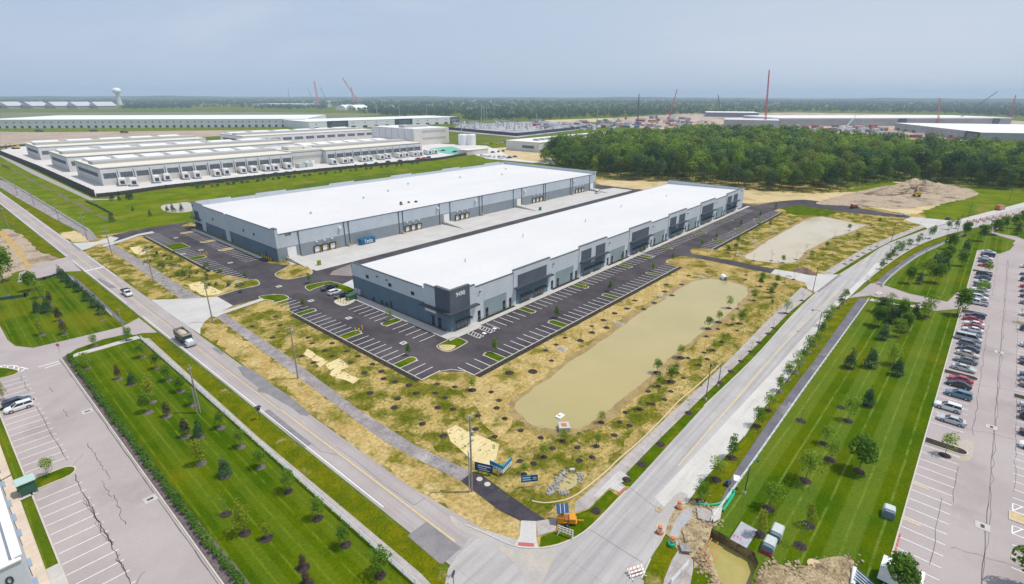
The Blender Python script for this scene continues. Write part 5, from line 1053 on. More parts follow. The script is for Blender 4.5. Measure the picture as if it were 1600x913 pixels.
# blue skip with lettering in the court
sk = empty('container', (126.0,199.0,.08)); T(sk, 'blue roll off container with white lettering standing by the loading docks', 'container')
cb = plain('container_blue',(.008,.135,.285),.45)
b = MB(); b.box(0,0,.15,7.4,.12,2.6); b.box(0,2.3,.15,7.4,2.42,2.6); b.box(0,.13,.15,.12,2.29,2.6); b.box(7.28,.13,.15,7.4,2.29,2.6); b.box(.13,.13,.15,7.27,2.29,.3); b.box(.13,.13,2.3,7.27,2.29,2.45)
for i in range(9): b.box(.05+i*.9,-.06,.2,.13+i*.9,-.001,2.5)
b.build('body', cb, sk); text('lettering', 'Tenby', 1.75, (1.6,-.09,1.0), (R(90),0,0), W['whitep'], sk, .02, world=False); MB().box(1.9,-.09,.55,6.2,-.061,.72).build('strapline', W['whitep'], sk)
for k,(px,py,c) in enumerate(((499,414.5,'yg'),(844,329,'g'))):
    m = plain('olive_cabinet',(.22,.27,.04)) if c == 'yg' else plain('bright_green_cabinet',(.02,.22,.10)); g = G(px,py)
    T(MB().box(-.6,-.5,0,.6,.5,1.7).box(-.65,-.55,1.71,.65,.55,1.85).box(-.5,-.54,.2,.5,-.51,1.5).build('utility_cabinet', m, loc=(g[0],g[1],.07)), ['olive green utility cabinet at the near edge of the loading court','bright green utility cabinet far along the loading court'][k], 'cabinet')
# ================================================================== STREET FURNITURE
def fence_rails(name, pts, label, m, step=2.6, h=1.25, rails=(.35,.72,1.08), rh=.17, cat='fence', pw=.13):
    r = empty(name, (pts[0][0],pts[0][1],0)); T(r, label, cat)
    b = MB()
    for a,c in zip(pts[:-1],pts[1:]):
        for z in rails: b.bar(a,c,.05,z,z+rh)
    P('rails', b, m, r)
    pm = MB().box(-pw/2,-pw/2,0,pw/2,pw/2,h).mesh('post', m); cnt = 0
    acc = 0
    for a,c in zip(pts[:-1],pts[1:]):
        l = math.dist(a,c); d = -acc
        while d <= l and cnt < 98:
            if d >= 0:
                o = bpy.data.objects.new('post', pm); o.location = (a[0]+(c[0]-a[0])*d/l-pts[0][0], a[1]+(c[1]-a[1])*d/l-pts[0][1], 0); link(o, r); cnt += 1
            d += step
        acc = (l-(d-step)) if d > 0 else 0
        acc = step-(d-l) if False else acc
    return r
WF = plain('white_vinyl_rail',(.78,.79,.80),.45)
fence_rails('rail_fence', [(27.3,161),(27.8,100),(28.2,48),(28.4,20)] if False else GS((221,531),(312,611),(403,695),(520,800),(662,926)), 'long white rail fence between the west mown lawn and the path beside the road', WF)
fence_rails('rail_fence', GS((1356.5,471),(1250,619),(1172,731),(1110,818)), 'white rail fence between the asphalt path and the large striped east lawn', WF)
fence_rails('rail_fence', sm(GS((1378,449),(1389,437),(1406,422.5),(1430,405),(1446,396)),3), 'curved white rail fence beside the upper east path near the tree clump', WF, rails=(.3,.6,.9,1.1), rh=.2)
fence_rails('rail_fence', GS((1448,395),(1470,385),(1473,383.5)), 'short white rail fence piece between two gaps on the upper east path', WF, rails=(.3,.6,.9,1.1), rh=.2)
fence_rails('rail_fence', GS((1474,382.5),(1505,368)), 'farthest white rail fence piece at the end of the upper east path', WF, rails=(.3,.6,.9,1.1), rh=.2)
fence_rails('rail_fence', GS((109,435),(150,472),(176,496)), 'white rail fence at the edge of the small mown lawn with conifers, upper left', WF)
fence_rails('rail_fence', GS((0,278),(60,313),(138,361)), 'long pale rail fence running along the stone path beside the far west road', WF, rails=(.2,.5,.8,1.05), rh=.24)
fence_rails('rail_fence', GS((1048,915),(1075,885)), 'short white rail fence at the broken path below the pit', WF)
def solid_fence(pts, label, m, h=3.2, wd=.2):
    r = empty('screen_fence', (pts[0][0],pts[0][1],0)); T(r, label, 'fence'); b = MB()
    for a,c in zip(pts[:-1],pts[1:]): b.bar(a,c,wd,.05,h)
    P('panel', b, m, r); b = MB()
    for a,c in zip(pts[:-1],pts[1:]):
        n = max(2,int(math.dist(a,c)/12))
        for i in range(n+1): x,y = a[0]+(c[0]-a[0])*i/n, a[1]+(c[1]-a[1])*i/n; b.box(x-.2,y-.2,.05,x+.2,y+.2,h+.25)
    P('posts', b, W['steel'], r)
bk = plain('black_screen_fabric',(.022,.026,.034),.7)
solid_fence(GS((-10,237),(60,266),(149,308)), 'tall black screened fence at the left end of the data hall yard', bk, 4.6)
solid_fence(GS((152,309),(186,305.5),(260,295),(370,282.5),(500,268),(640,255),(690,249.5),(738,241)), 'long low black fence between the meadow and the data hall generators', plain('dark_mesh_fence',(.055,.052,.055),.8), 2.6)
solid_fence(GS((0,232),(62,226)), 'low dark green fence beside the brown field', plain('dark_green_fence',(.03,.07,.05)), 2.5)
solid_fence(GS((700,203),(808,213),(905,202),(925,199)), 'dark screen fence round the electrical substation', plain('navy_screen',(.03,.04,.065)), 5)
solid_fence(GS((0,470),(40,464.5),(44,462)), 'dark silt fence along the back of the small mown lawn', W['green'], 1.1, .15)
solid_fence(GS((54,441),(70,437),(100,427)), 'low dark silt fence beside the side street and mown lawn', W['steel'], .8, .12)
sheet('pale_gravel_edge', GS((0,241),(60,270),(146,311),(172,311),(186,308),(180,312),(140,313.5),(50,272),(0,245)), 0.05, M['rock'])
sheet('mulch_bed', GS((1.6,256),(14,262),(17,265.5),(4,260)), .05, M['mulch'])
for q in ([(19,266),(35,272),(37,275),(21,269)],[(38,276),(56,283),(60,288),(42,281)],[(86,301.5),(92,301),(112,313),(108,316)],[(61,288),(80,296),(83,300),(64,292)],[(112,316),(120,316),(146,330),(140,332)],[(148,336),(156,336),(173,342),(166,344.5)]): sheet('mulch_bed', GS(*q), .05, mat('grey_mulch_strip',(.12,.095,.08),(.19,.15,.12),.5,fine=.3) if 'grey_mulch_strip' not in bpy.data.materials else bpy.data.materials['grey_mulch_strip'])
solid_fence(GS((135,316),(152,323),(176,336)), 'dark silt fence line across the meadow beside the far drive', plain('drab_silt_fabric',(.06,.09,.05)), 1.2)
# utility poles
def upole(px, py, h, label, arms=((.93,2.6),), lean=0, dbl=False, trans=False):
    g = G(px,py); r = empty('utility_pole', (g[0],g[1],.03)); T(r, label, 'utility pole', 'wooden utility poles beside the west road')
    MB().tube((0,0,0),(0,0,h),.19,.13,10).build('pole', W['wood'], r)
    for f,l in arms:
        a = MB().box(-l/2,-.07,h*f,l/2,.07,h*f+.14).build('crossarm', W['wood'], r); a.rotation_euler = (0,0,R(8))
        q = MB()
        for u in (-.46,-.2,.2,.46): q.tube((l*u,0,h*f+.14),(l*u,0,h*f+.38),.06,.04,6)
        q.build('insulator', W['lgrey'], a)
    if dbl: MB().tube((-.5,.1,0),(-.45,.1,h*.55),.11,.1,8).build('riser_pipe', W['galv'], r)
    if trans: MB().lathe([(.01,0),(.28,.02),(.28,.8),(.01,.86)],(.4,0,h*.74),10).build('transformer', W['galv'], r)
    return r
for i,(px,py,tx,ty) in enumerate([(332.7,504,322.5,444),(240.6,442.5,230,386),(176,401,162.5,351),(137,375.6,126,335),(93,347,86,321),(54,322,50,292.5),(28,306,25,288)]):
    g = G(px,py); upole(px,py,13.2 if i < 4 else 12.5, f'{ORD[i]} utility pole north of the concrete drive apron in the line past the new lots', ((.95,2.5),(.80,2.3)) if i in (2,3) else ((.94,2.4),))
upole(466,592,13.8,'utility pole with two crossarms standing beside the stone path and straw mats',((.96,2.7),(.82,2.9)))
upole(737.5,768,15.0,'tall utility pole with equipment by the blue signs at the road corner',((.97,1.6),(.66,1.6)),dbl=True,trans=True)
upole(313,645,11.5,'utility pole with a guy stub standing in the mown lawn by the white fence',((.9,.8),),dbl=True)
upole(13,355.6,10,'short utility pole left of the far west road in the dug field',((.95,1.8),))
upole(198,531,9,'thin utility pole at the street corner beside the small mown lawn',((.95,.4),))
# street lamps
def lamp(px, py, h, arm, label, m=None, name='street_lamp'):
    m = m or W['steel']; g = G(px,py); r = empty(name, (g[0],g[1],.05)); T(r, label, 'street lamp', 'black street lamps along the east road')
    MB().tube((0,0,0),(0,0,.5),.28,.22,8).build('base', M['kerb'], r); MB().tube((0,0,.5),(0,0,h),.11,.07,8).build('pole', m, r)
    if arm:
        a = Vector(arm); MB().path([(0,0,h-.05),(a[0]*.4,a[1]*.4,h+.45),(a[0],a[1],h+.4)],.05,6).build('arm', m, r)
        MB().box(a[0]-.38,a[1]-.2,h+.2,a[0]+.38,a[1]+.2,h+.42).build('lamp_head', m, r)
    else: MB().lathe([(.01,h),(.2,h+.1),(.22,h+.5),(.05,h+.75)],(0,0,0),8).build('lamp_head', m, r)
lamp(1102.5,625,8.2,None,'tall black post on the grass strip, nearest the road corner')
lamp(1121.7,604,5.2,(-.5,1.2),'lower black lamp beside the tall post on the grass strip')
lamp(1277,519.5,6.2,(-1,2.2),'black lamp with an arm over the pale lane beside the street trees')
lamp(1270,455.5,8.0,None,'black lamp post at the concrete drive apron beside the dark soil heap')
lamp(1388,404,5.4,(-1,2.2),'black lamp with an arm beside street trees on the upper bend of the east road')
lamp(1392.7,376.5,8.0,None,'black lamp post on the grass strip of the upper east road beyond the second pond')
lamp(1496,362,7.6,None,'dark lamp post at the upper bend beside the closed junction')
lamp(1513,340,8.6,(.8,.4),'dark post with a blue panel head on the far verge of the junction', plain('dark_teal_post',(.03,.07,.08)))
lamp(1163,772,5.6,(2.2,-.6),'dark green leaning lamp beside the white fence above the pit', plain('dark_green_post',(.02,.10,.07)))
lamp(1576,316,7,None,'thin far lamp post in the green field beside the upper road')
# signs
def sign(px, py, w_, h_, z0, rz, label, m, lines, cat='sign', posts=2, pm=None, name='sign_board'):
    g = G(px,py); r = empty(name, (g[0],g[1],.04), rz); T(r, label, cat)
    MB().box(-w_/2,-.05,z0,w_/2,.05,z0+h_).build('panel', m, r)
    for i in range(posts):
        x = 0 if posts == 1 else (-w_/2*.6+w_*.6*i/(posts-1)); MB().box(x-.06,.06,0,x+.06,.18,z0+h_*.9).build('post', pm or W['whitep'], r)
    b = MB()
    for (x0,zz,x1,hh) in lines: b.box(x0,-.075,z0+zz,x1,-.051,z0+zz+hh)
    if lines: b.build('lettering', W['whitep'], r)
    return r
nb_ = plain('sign_navy_blue',(.01,.06,.17),.4); mb_ = plain('sign_mid_blue',(.015,.20,.42),.4)
sign(756,741,3.4,1.7,.5,R(-68),'dark blue site sign with pale lines of writing beside the tall utility pole',nb_,[(-1.1,1.1,1.3,.2),(-1.1,.7,.6,.14),(-.9,.3,1.1,.12)],pm=W['steel'])
sg = sign(827,762,2.9,1.35,1.2,R(-40),'blue two tone site sign on white posts beside the rocky basin',mb_,[(-1.2,.85,.1,.13),(-1.2,.4,.2,.13)])
MB().box(.35,-.062,1.25,1.4,-.052,2.5).build('dark_panel', nb_, sg); MB().box(.55,-.08,2.0,1.2,-.063,2.1).box(.5,-.08,1.65,1.2,-.063,1.75).build('lettering', W['whitep'], sg)
vg = G(786,745); vs_ = empty('sign_board', (vg[0],vg[1],.04)); T(vs_, 'folded v shaped white sign with a bright blue upper band by the road corner', 'sign')
vr = G(789,736); 
for k,a in enumerate((R(-88),R(2))):
    m_ = MB().box(0,-.05,.7,2.9,.05,1.5).build('panel', W['whitep'], vs_); m_.rotation_euler = (0,0,[R(96),R(10)][k])
    m2 = MB().box(0,-.06,1.51,2.9,.06,2.2).build('top_band', plain('cyan_blue_band',(.01,.26,.50)) if k == 0 else bpy.data.materials['cyan_blue_band'], vs_); m2.rotation_euler = m_.rotation_euler
    q = MB()
    for i in range(4):
        for y_ in (-.055,.055): q.box(.5+i*.55,y_-.01,.95,.72+i*.55,y_+.01,1.2)
    q = q.build('lettering', W['steel'], vs_); q.rotation_euler = m_.rotation_euler
    q = MB().box(2.6,-.05,0,2.7,.05,.69).box(.05,-.05,0,.15,.05,.69).build('post', W['wood'], vs_); q.rotation_euler = m_.rotation_euler
st = G(94,551.5); ss = empty('stop_sign', (st[0],st[1],.06), R(-28)); T(ss, 'red octagonal stop sign at the exit of the west parking lot', 'stop sign')
oc = [(.42*math.cos(R(22.5+45*i)),2.2+.42*math.sin(R(22.5+45*i))) for i in range(8)]
MB().extr(oc,-.02,.02,1).build('panel', plain('stop_red',(.45,.015,.02),.4), ss); MB().box(-.04,.03,0,.04,.1,2.6).build('post', W['galv'], ss); text('lettering','STOP',.30,(0,-.03,2.1),(R(90),0,0),W['whitep'],ss,.004,world=False,align='CENTER')
sp_ = G(406.5,656); r = empty('solar_sign', (sp_[0],sp_[1],.05)); T(r, 'small dark solar panel sign on a black pole beside the west road', 'sign')
MB().tube((0,0,0),(0,0,3.0),.06,n=6).build('pole', W['steel'], r); q = MB().box(-.55,-.45,3.0,.55,.45,3.08).build('solar_panel', CG, r); MB().box(-.35,-.1,2.2,.35,-.04,2.8).build('panel', W['steel'], r)
rs = G(709,916); r = empty('round_sign', (rs[0],rs[1],.05), R(20)); T(r, 'round sign with a black back on a post at the bottom road corner', 'sign'); MB().tube((0,0,0),(0,0,2.4),.05,n=6).build('post', W['steel'], r); q = MB().tube((0,-.03,2.2),(0,.03,2.2),.5,n=18).build('panel', W['steel'], r)
sign(1294.5+0,520,1,.8,1.6,R(-60),'small grey sign behind the street trees by the east path',W['lgrey'],[],posts=1,pm=W['steel']) if False else None
sign(1248,580,1.0,.9,1.7,R(-70),'small square grey sign among the street trees beside the asphalt path',W['lgrey'],[],posts=1,pm=W['steel'])
# boards, barrels, trailer at the road works
def barricade(px, py, w_, rz, label, lie=False):
    g = G(px,py); r = empty('barricade', (g[0],g[1],.08), rz); T(r, label, 'barricade', 'striped road barricades')
    om = bpy.data.materials.get('barricade_orange') or plain('barricade_orange',(.62,.17,.03),.5)
    for z in (.45,.9,1.35):
        bd = MB().box(-w_/2,-.03,z,w_/2,.03,z+.24).build('board', W['whitep'], r); q = MB(); n = int(w_/.5)
        for i in range(n): x = -w_/2+.05+i*w_/n; q.add([(x,-.036,z+.01),(x+.2,-.036,z+.01),(x+.34,-.036,z+.23),(x+.14,-.036,z+.23)],[(0,1,2,3)])
        q.build('stripe', om, bd)
    for s in (-1,1): MB().box(s*w_*.42-.04,-.45,0,s*w_*.42+.04,.45,.08).box(s*w_*.42-.04,.04,.08,s*w_*.42+.04,.1,1.6).build('frame', W['whitep'], r)
    if lie: r.rotation_euler = (R(-62),0,rz)
    return r
barricade(883,838,2.6,R(-75),'white and red striped barricade on the grass below the orange trailer')
barricade(999,905,2.4,R(-30),'white barricade with pink boards lying tilted on the road at the bottom edge',True)
barricade(1356,438,2.4,R(40),'small striped barricade at the curve of the side street mouth')
barricade(1377,462,2.6,R(-30),'striped barricade lying across the side street entrance',True)
br = None
BAR = [(1060.7,794,'orange barrel standing alone on the pale broken lane above the puddle'),(1030.5,833,'orange barrel at the road edge beside the brown manhole'),(1050,850,'orange barrel beside the coiled green hose')]
BAR += [(1511+i*3.4,347.5-i*.55+(i%3)*1.7,f'orange barrel, {ORD[i]} from the left in the cluster closing the upper road') for i in range(28)]
for i,(px,py,lb_) in enumerate(BAR):
    if br is None:
        br = empty('traffic_barrel'); MB().lathe([(.01,0),(.45,0),(.45,.1),(.34,.11),(.29,1.0),(.22,1.05),(.01,1.06)],(0,0,0),14).build('body', bpy.data.materials['barricade_orange'], br)
        MB().lathe([(.335,.3),(.325,.45)],(0,0,0),14).lathe([(.32,.62),(.31,.77)],(0,0,0),14).build('band', W['whitep'], br); MB().lathe([(.01,.0),(.5,.0),(.5,.07),(.46,.08)],(0,0,0),14).build('base', W['black'], br); o = br
    else: o = copy_tree(br)
    o.location = (*G(px,py),.09); o.scale = (1.15,)*3; T(o, lb_, 'traffic barrel', 'orange traffic barrels')
tg = G(886,817); tr = empty('trailer', (tg[0],tg[1],.07), R(-52)); T(tr, 'orange road works trailer with a tilted solar panel on the corner sidewalk', 'trailer')
om = plain('machine_orange',(.66,.27,.015),.45)
MB().box(-1.5,-.75,.45,1.5,.75,.62).box(1.5,-.08,.45,2.6,.08,.6).build('frame', om, tr); MB().box(-1.4,-.7,.63,-.5,.7,1.45).box(.3,-.7,.63,1.3,.7,1.25).build('cabinet', om, tr); MB().box(-.45,-.6,.63,.25,.6,1.0).build('engine', plain('rust_red_machinery',(.33,.10,.03),.6), tr)
wheels(tr, (0,), .95, .34); MB().tube((-.9,0,1.45),(-.9,0,2.3),.07,n=6).build('mast', W['steel'], tr)
q = MB().box(-.95,-.8,-.03,.95,.8,.03).build('solar_panel', plain('solar_cell_blue',(.04,.09,.20),.25), tr); q.location = (-.8,.2,2.55); q.rotation_euler = (R(18),R(-10),0)
q2 = MB()
for i in range(1,3): q2.box(-.95+i*.63-.03,-.8,.031,-.95+i*.63+.03,.8,.045)
q2.build('cell_divider', W['whitep'], q)
# pit things
def pt(px,py,z=.1): return (*G(px,py),z)
T(MB().path([pt(*a,.25) for a in sm([(1090,789),(1110,791),(1128,787),(1141,776),(1142,766),(1147,771),(1140,784),(1129,800)],4)],.22,8).build('discharge_hose', plain('bright_green_hose',(.01,.36,.18),.5)), 'bright green hose looping over the broken path by the white fence', 'hose')
ch = [pt(1049+4.6*math.cos(a_*.5),853+3.2*math.sin(a_*.5),.12+.025*a_) for a_ in range(26)]
T(MB().path(ch,.16,6).build('coiled_hose', bpy.data.materials['bright_green_hose']), 'coil of green hose below the orange barrel at the path end', 'hose')
plate = [pt(1158,815.7,.12),pt(1184,830,.12),pt(1166.5,857.5,.12),pt(1140.5,843.5,.12)]
sp = empty('steel_plate', plate[0]); T(sp, 'grey steel road plate with pink painted marks covering the edge of the pit', 'steel plate')
P('plate', MB().prism([q[:2] for q in plate],.08,.14), mat('grey_plate_steel',(.36,.36,.39),(.42,.42,.45),.8,rough=.5,fine=.08), sp)
b = MB(); pk_ = plain('pink_marker_paint',(.60,.06,.20))
for s_ in ([(1146,836.5),(1149,838.5)],[(1147.5,837.5),(1146,840)],[(1145,839.3),(1148,841)],[(1151.5,838.5),(1155,840.5)],[(1153,839.7),(1152,843)],[(1157.5,841),(1156.5,844.2)],[(1156.5,844.2),(1158.8,845.5)]): b.flat(*GS(*s_),.14,.143)
P('mark', b, pk_, sp)
def cabinet(px,py,rz,label,red=False,l=1.9):
    g = G(px,py); r = empty('utility_box', (g[0],g[1],.06), rz); T(r, label, 'utility box', 'pale utility boxes on the east lawn')
    pm = bpy.data.materials.get('pale_green_grey_box') or plain('pale_green_grey_box',(.50,.54,.53),.5); dm = bpy.data.materials.get('slate_box_end') or plain('slate_box_end',(.14,.19,.23),.5)
    MB().extr([(-.8,.0),(.8,0),(.8,1.25),(.62,1.5),(-.62,1.5),(-.8,1.25)],-l/2+.55,l/2,0).build('housing', pm, r); MB().extr([(-.78,.0),(.78,0),(.78,1.1),(.55,1.38),(-.55,1.38),(-.78,1.1)],-l/2,-l/2+.54,0).build('door', dm, r)
    if red: MB().box(-l/2-.3,-.85,0,-l/2-.01,.85,.35).build('red_skid', V['red'], r)
cabinet(1200.5,858,R(2),'pale utility box with a red base strip, nearer of the pair by the steel plate',True,2.4)
cabinet(1212,839,R(2),'pale utility box without a red strip, farther of the pair by the steel plate',False,2.6)
cabinet(1387,806,R(5),'lone pale utility box on the striped east lawn near the parking lot kerb',False,1.9)
# rubble and broken slabs round the pit
rr_ = random.Random(31); rb_ = MB()
for i in range(620):
    px, py = rr_.choice([(1100,800),(1108,818),(1095,845),(1108,870),(1120,900),(1188,893),(1205,888),(1240,890),(1290,885),(1320,880),(1260,905),(1300,905),(1100,885)]); px += rr_.gauss(0,10); py += rr_.gauss(0,8); g = G(px,py); s_ = rr_.uniform(.08,.32)
    if min(math.dist(g,(PIT[a_][0]+(PIT[(a_+1)%len(PIT)][0]-PIT[a_][0])*u_, PIT[a_][1]+(PIT[(a_+1)%len(PIT)][1]-PIT[a_][1])*u_)) for a_ in range(len(PIT)) for u_ in (0,.25,.5,.75)) < .5 or sum(((PIT[a_][1] > g[1]) != (PIT[a_-1][1] > g[1])) and g[0] < (PIT[a_-1][0]-PIT[a_][0])*(g[1]-PIT[a_][1])/(PIT[a_-1][1]-PIT[a_][1])+PIT[a_][0] for a_ in range(len(PIT)))%2: continue
    rb_.lathe([(.01,0),(s_*rr_.uniform(.7,1.3),s_*.3),(s_*rr_.uniform(.4,.8),s_*.9),(.01,s_)],(g[0],g[1],.06),rr_.choice([4,5,6]))
T(rb_.build('rubble', M['clay']), kind='stuff')
SLB = [((1088,795),(1108,800),(1120,812),(1108,818),(1090,812)),((1066,832),(1082,820),(1094,828),(1088,848),(1070,850)),((1112,800),(1128,797),(1124,815),(1114,820)),((1060,852),(1075,856),(1080,868),(1064,866))]
for k,q in enumerate(SLB):
    p_ = GS(*q); z_ = .16+.1*k; o = MB().prism(p_, z_, z_+.22).build('broken_slab', [M['walkold'],M['clay'],M['walk'],M['mill']][k]); T(o, ['large pale broken slab between the green hose and the pit','grey mud covered slab beside the wet puddle','small broken slab next to the white fence end','thin broken slab at the path end below the puddle'][k], 'slab', 'broken slabs round the pit')
for k,(a_,b_) in enumerate((((1093,872),(1112,842)),((1100,880),(1122,848)),((1106,888),(1124,866)))):
    T(MB().tube(pt(*a_,.35),pt(*b_,.1),.07,n=7).build('conduit_pipe', plain('conduit_orange',(.55,.22,.08),.5) if k == 0 else bpy.data.materials['conduit_orange']), ['leftmost thin orange conduit sticking out at the pit rim','middle thin orange conduit sticking out at the pit rim','rightmost thin orange conduit sticking out at the pit rim'][k], 'pipe', 'orange conduits at the pit rim')
# white site trailer, pipe, bundles at the bottom right
c0 = G(1381.6,868,2.7); c1 = G(1444.8,898,2.7); an = math.atan2(c1[1]-c0[1],c1[0]-c0[0]); tl = empty('site_trailer', (c0[0],c0[1],.06), an); T(tl, 'white box trailer behind a small tree at the lower right edge of the lawn', 'trailer')
Lt = math.dist(c0,c1)
MB().box(0,-2.5,.5,Lt,0,2.64).build('body', W['whitep'], tl); MB().box(-.05,-2.55,2.65,Lt+.05,.05,2.75).build('roof', plain('trailer_roof_white',(.76,.76,.77),.5), tl); MB().box(Lt-.4,-2.6,2.76,Lt,.02,3.0).build('ridge', W['whitep'], tl)
wheels(tl, (1.5,2.4), .1, .4) if False else MB().box(.4,-2.3,.05,Lt-.4,-.2,.49).build('chassis', W['black'], tl)
T(MB().tube(pt(1334,892,.5),pt(1331,918,.5),.3,n=10).build('plastic_pipe', W['whitep']), 'white plastic pipe lying on the soil heap at the bottom edge', 'pipe')
bb = empty('rebar_bundle', pt(1352,914,.3)); T(bb, 'bundle of blue and white lattice formwork at the bottom edge beside the white pipe', 'bundle')
for k in range(9): MB().tube((-1.6+k*.2,-1.2,.05*k),(-1.0+k*.28,1.4,.6),.06,n=5).build('bar', W['whitep'] if k%2 else V['brightblue'], bb)
T(MB().box(-.6,-.4,0,.6,.4,.6).tube((-.3,0,.61),(-.3,0,1.1),.2,n=8).tube((.3,-.4,.3),(.3,.4,.3),.35,n=10).build('water_pump', V['navy'], loc=pt(1136,758,.08)), 'small navy blue water pump on the path by the green hose', 'pump')
T(MB().box(-.8,-.5,0,.8,.5,.04).box(-.75,-.05,.041,.75,.05,.05).build('fallen_sign', W['whitep'], loc=pt(1151,748,.08), rz=R(20)), 'white sign board lying flat on the asphalt path near the pump', 'board')
for k,(px,py,m_) in enumerate(((749.3,749.5,'c'),(761.5,757.5,'c'),(1029,797.5,'b'),(1273,883,'w'))):
    g = G(px,py); T(MB().tube((0,0,0),(0,0,.05),.55 if m_ != 'w' else 1.0,n=20).build('manhole_cover', {'c':M['walk'],'b':M['clay'],'w':plain('wood_disc',(.55,.42,.25))}[m_], loc=(g[0],g[1],.085)), ['left pale manhole cover on the new black path','right pale manhole cover on the new black path','brown round cover on the pale broken road lane','round plywood disc beside the soil heap'][k], 'cover')
# drain inlets in the parking lots
dm = bpy.data.materials.get('grate_iron') or plain('grate_iron',(.06,.055,.055)); di = None
DR = [(286.5,397,'lot beside the rear warehouse, far one'),(360,411,'lot beside the rear warehouse, near one'),(275,372,'lot near the far drive'),(314,391,'middle of the rear lot'),(436,448,'drive between the two lots'),(486,470.5,'front lot near the parked cars'),(545,497.5,'front lot, middle of the left aisle'),(630.5,536.5,'front lot, near end of the left aisle'),(235,780.5,'west lot beside the hedge kerb'),(136.5,643.5,'west lot at its upper kerb'),(1549,668,'east lot, middle of the aisle'),(1535,823,'east lot, near the bottom edge'),(1561,551,'east lot, far in the aisle')]
for i,(px,py,wh_) in enumerate(DR):
    if di is None: di = empty('drain_inlet'); MB().box(-.9,-.9,0,.9,.9,.02).build('apron', M['walk'], di); MB().box(-.45,-.25,.021,.45,.25,.04).build('grate', dm, di); o = di
    else: o = copy_tree(di)
    o.location = (*G(px,py),.074); T(o, f'pale square drain inlet in the {wh_}', 'drain', 'drain inlets in the car parks')
# hydrants with bollards on parking islands, bollards at the warehouse corners
hy = None
HY = [(561,519,'left row of the front lot'),(914,449.5,'island opposite the first front row'),(1084.5,369.5,'far island along the front row'),(319,400.5,'island in the rear left lot')]
for i,(px,py,wh_) in enumerate(HY):
    if hy is None:
        hy = empty('fire_hydrant'); MB().lathe([(.01,0),(.18,0),(.14,.1),(.14,.6),(.2,.62),(.1,.8),(.01,.85)],(0,0,0),10).build('body', W['yel'], hy)
        for x in (-.9,.9): MB().lathe([(.01,0),(.11,0),(.11,1.2),(.01,1.3)],(x,0,0),8).build('guard_post', W['yel'], hy)
        MB().tube((-.22,0,.45),(.22,0,.45),.07,n=6).build('nozzle', W['yel'], hy); o = hy
    else: o = copy_tree(hy)
    o.location = (*G(px,py),.16); o.scale = (1.25,)*3; T(o, f'yellow fire hydrant between guard posts on the {wh_}', 'hydrant', 'yellow fire hydrants')
bo = MB().lathe([(.01,0),(.14,0),(.14,1.25),(.01,1.38)],(0,0,0),10).mesh('bollard', W['yel'])
BO = [(410,402.5),(413.5,404),(417,405.5),(420,407),(423.5,408.5),(436,407),(440,411.5),(529,472),(533,473.5),(537,475),(541,475.5),(545,473)]
for i,(px,py) in enumerate(BO):
    o = bpy.data.objects.new('bollard', bo); o.location = (*G(px,py),.15); link(o); T(o, f'yellow bollard, {ORD[i if i < 7 else i-7]} from the left guarding the ' + ('meters at the rear warehouse corner' if i < 7 else 'green enclosure by the parked cars'), 'bollard', 'yellow guard bollards')
for k,(px,py) in enumerate(((549,468),(438,405))):
    g = G(px,py); T(MB().box(-1.5,-1,0,1.5,1,1.5).box(-1.55,-1.05,1.51,1.55,1.05,1.6).box(-1.2,-1.04,.2,-.1,-1.01,1.3).box(.1,-1.04,.2,1.2,-1.01,1.3).build('transformer_box', W['green'], loc=(g[0],g[1],.15)), ['dark green enclosure behind yellow bollards at the front warehouse','dark green enclosure behind yellow bollards at the rear warehouse'][k], 'enclosure')
# pond structures
g = G(881,671); r = empty('outlet_structure', (g[0],g[1],.05), R(-45)); T(r, 'white concrete outlet box with a red grate at the near end of the pond', 'outlet box'); MB().box(-1.1,-1.1,0,1.1,1.1,1.0).build('body', M['walk'], r); MB().box(-.5,-.5,1.01,.5,.5,1.1).build('grate', V['orange'], r)
g = G(875,651.5); T(MB().box(-.9,-.6,0,.9,.6,.25).box(-.3,-.3,.26,.3,.3,.6).build('float_marker', W['whitep'], loc=(g[0],g[1],.07)), 'small white float in the pond before the outlet box', 'float')
g = G(1131,437); T(MB().lathe([(1.0,-1.5),(1.0,1.5),(.8,1.5),(.8,-1.5),(1.0,-1.5)],(0,0,0),14).build('pipe_outlet', W['whitep'], loc=(g[0],g[1],.7)), 'white pipe outlet at the far end of the near pond', 'pipe')
bpy.context.view_layer.update()
bpy.data.objects['pipe_outlet'].rotation_euler = (R(90),0,R(-50))
for i,(px,py,l) in enumerate(((966,505,3.2),(1034,463,3.2),(1093,432,3),(876,545.5,2),(1232,432,1.5),(1234,347,2.5),(1209,361.5,3),(1178,379,3),(1155,399,3))):
    g = G(px,py); heap('riprap', [(g[0]-.7,g[1]-l*.8),(g[0]+.7,g[1]-l*.8),(g[0]+.9,g[1]+l*.4),(g[0]-.9,g[1]+l*.4)], .25, M['rock'], 20+i)
rk = MB(); rr_ = random.Random(9)
for i in range(170):
    a_ = rr_.uniform(0,1); px = 858+ (a_*26)+rr_.uniform(-4,4); py = 770-a_*30+rr_.uniform(-6,6)
    if i > 120: px, py = rr_.choice([(905+rr_.uniform(-3,5),748+rr_.uniform(-8,8)),(880+rr_.uniform(-8,8),771+rr_.uniform(-3,3))])
    g = G(px,py); s_ = rr_.uniform(.12,.34); rk.lathe([(.01,0),(s_*rr_.uniform(.8,1.2),s_*.2),(s_*.7,s_*.9),(.01,s_*1.1)],(g[0],g[1],.04),5)
T(rk.build('boulder_gravel', M['rock']), kind='stuff')
g = G(894,737); T(MB().box(-.45,-.25,0,.45,.25,.55).box(-.2,-.28,.08,.2,-.251,.42).build('headwall', M['walk'], loc=(g[0],g[1],.05), rz=R(-45)), 'small concrete headwall above the rocky basin', 'headwall')
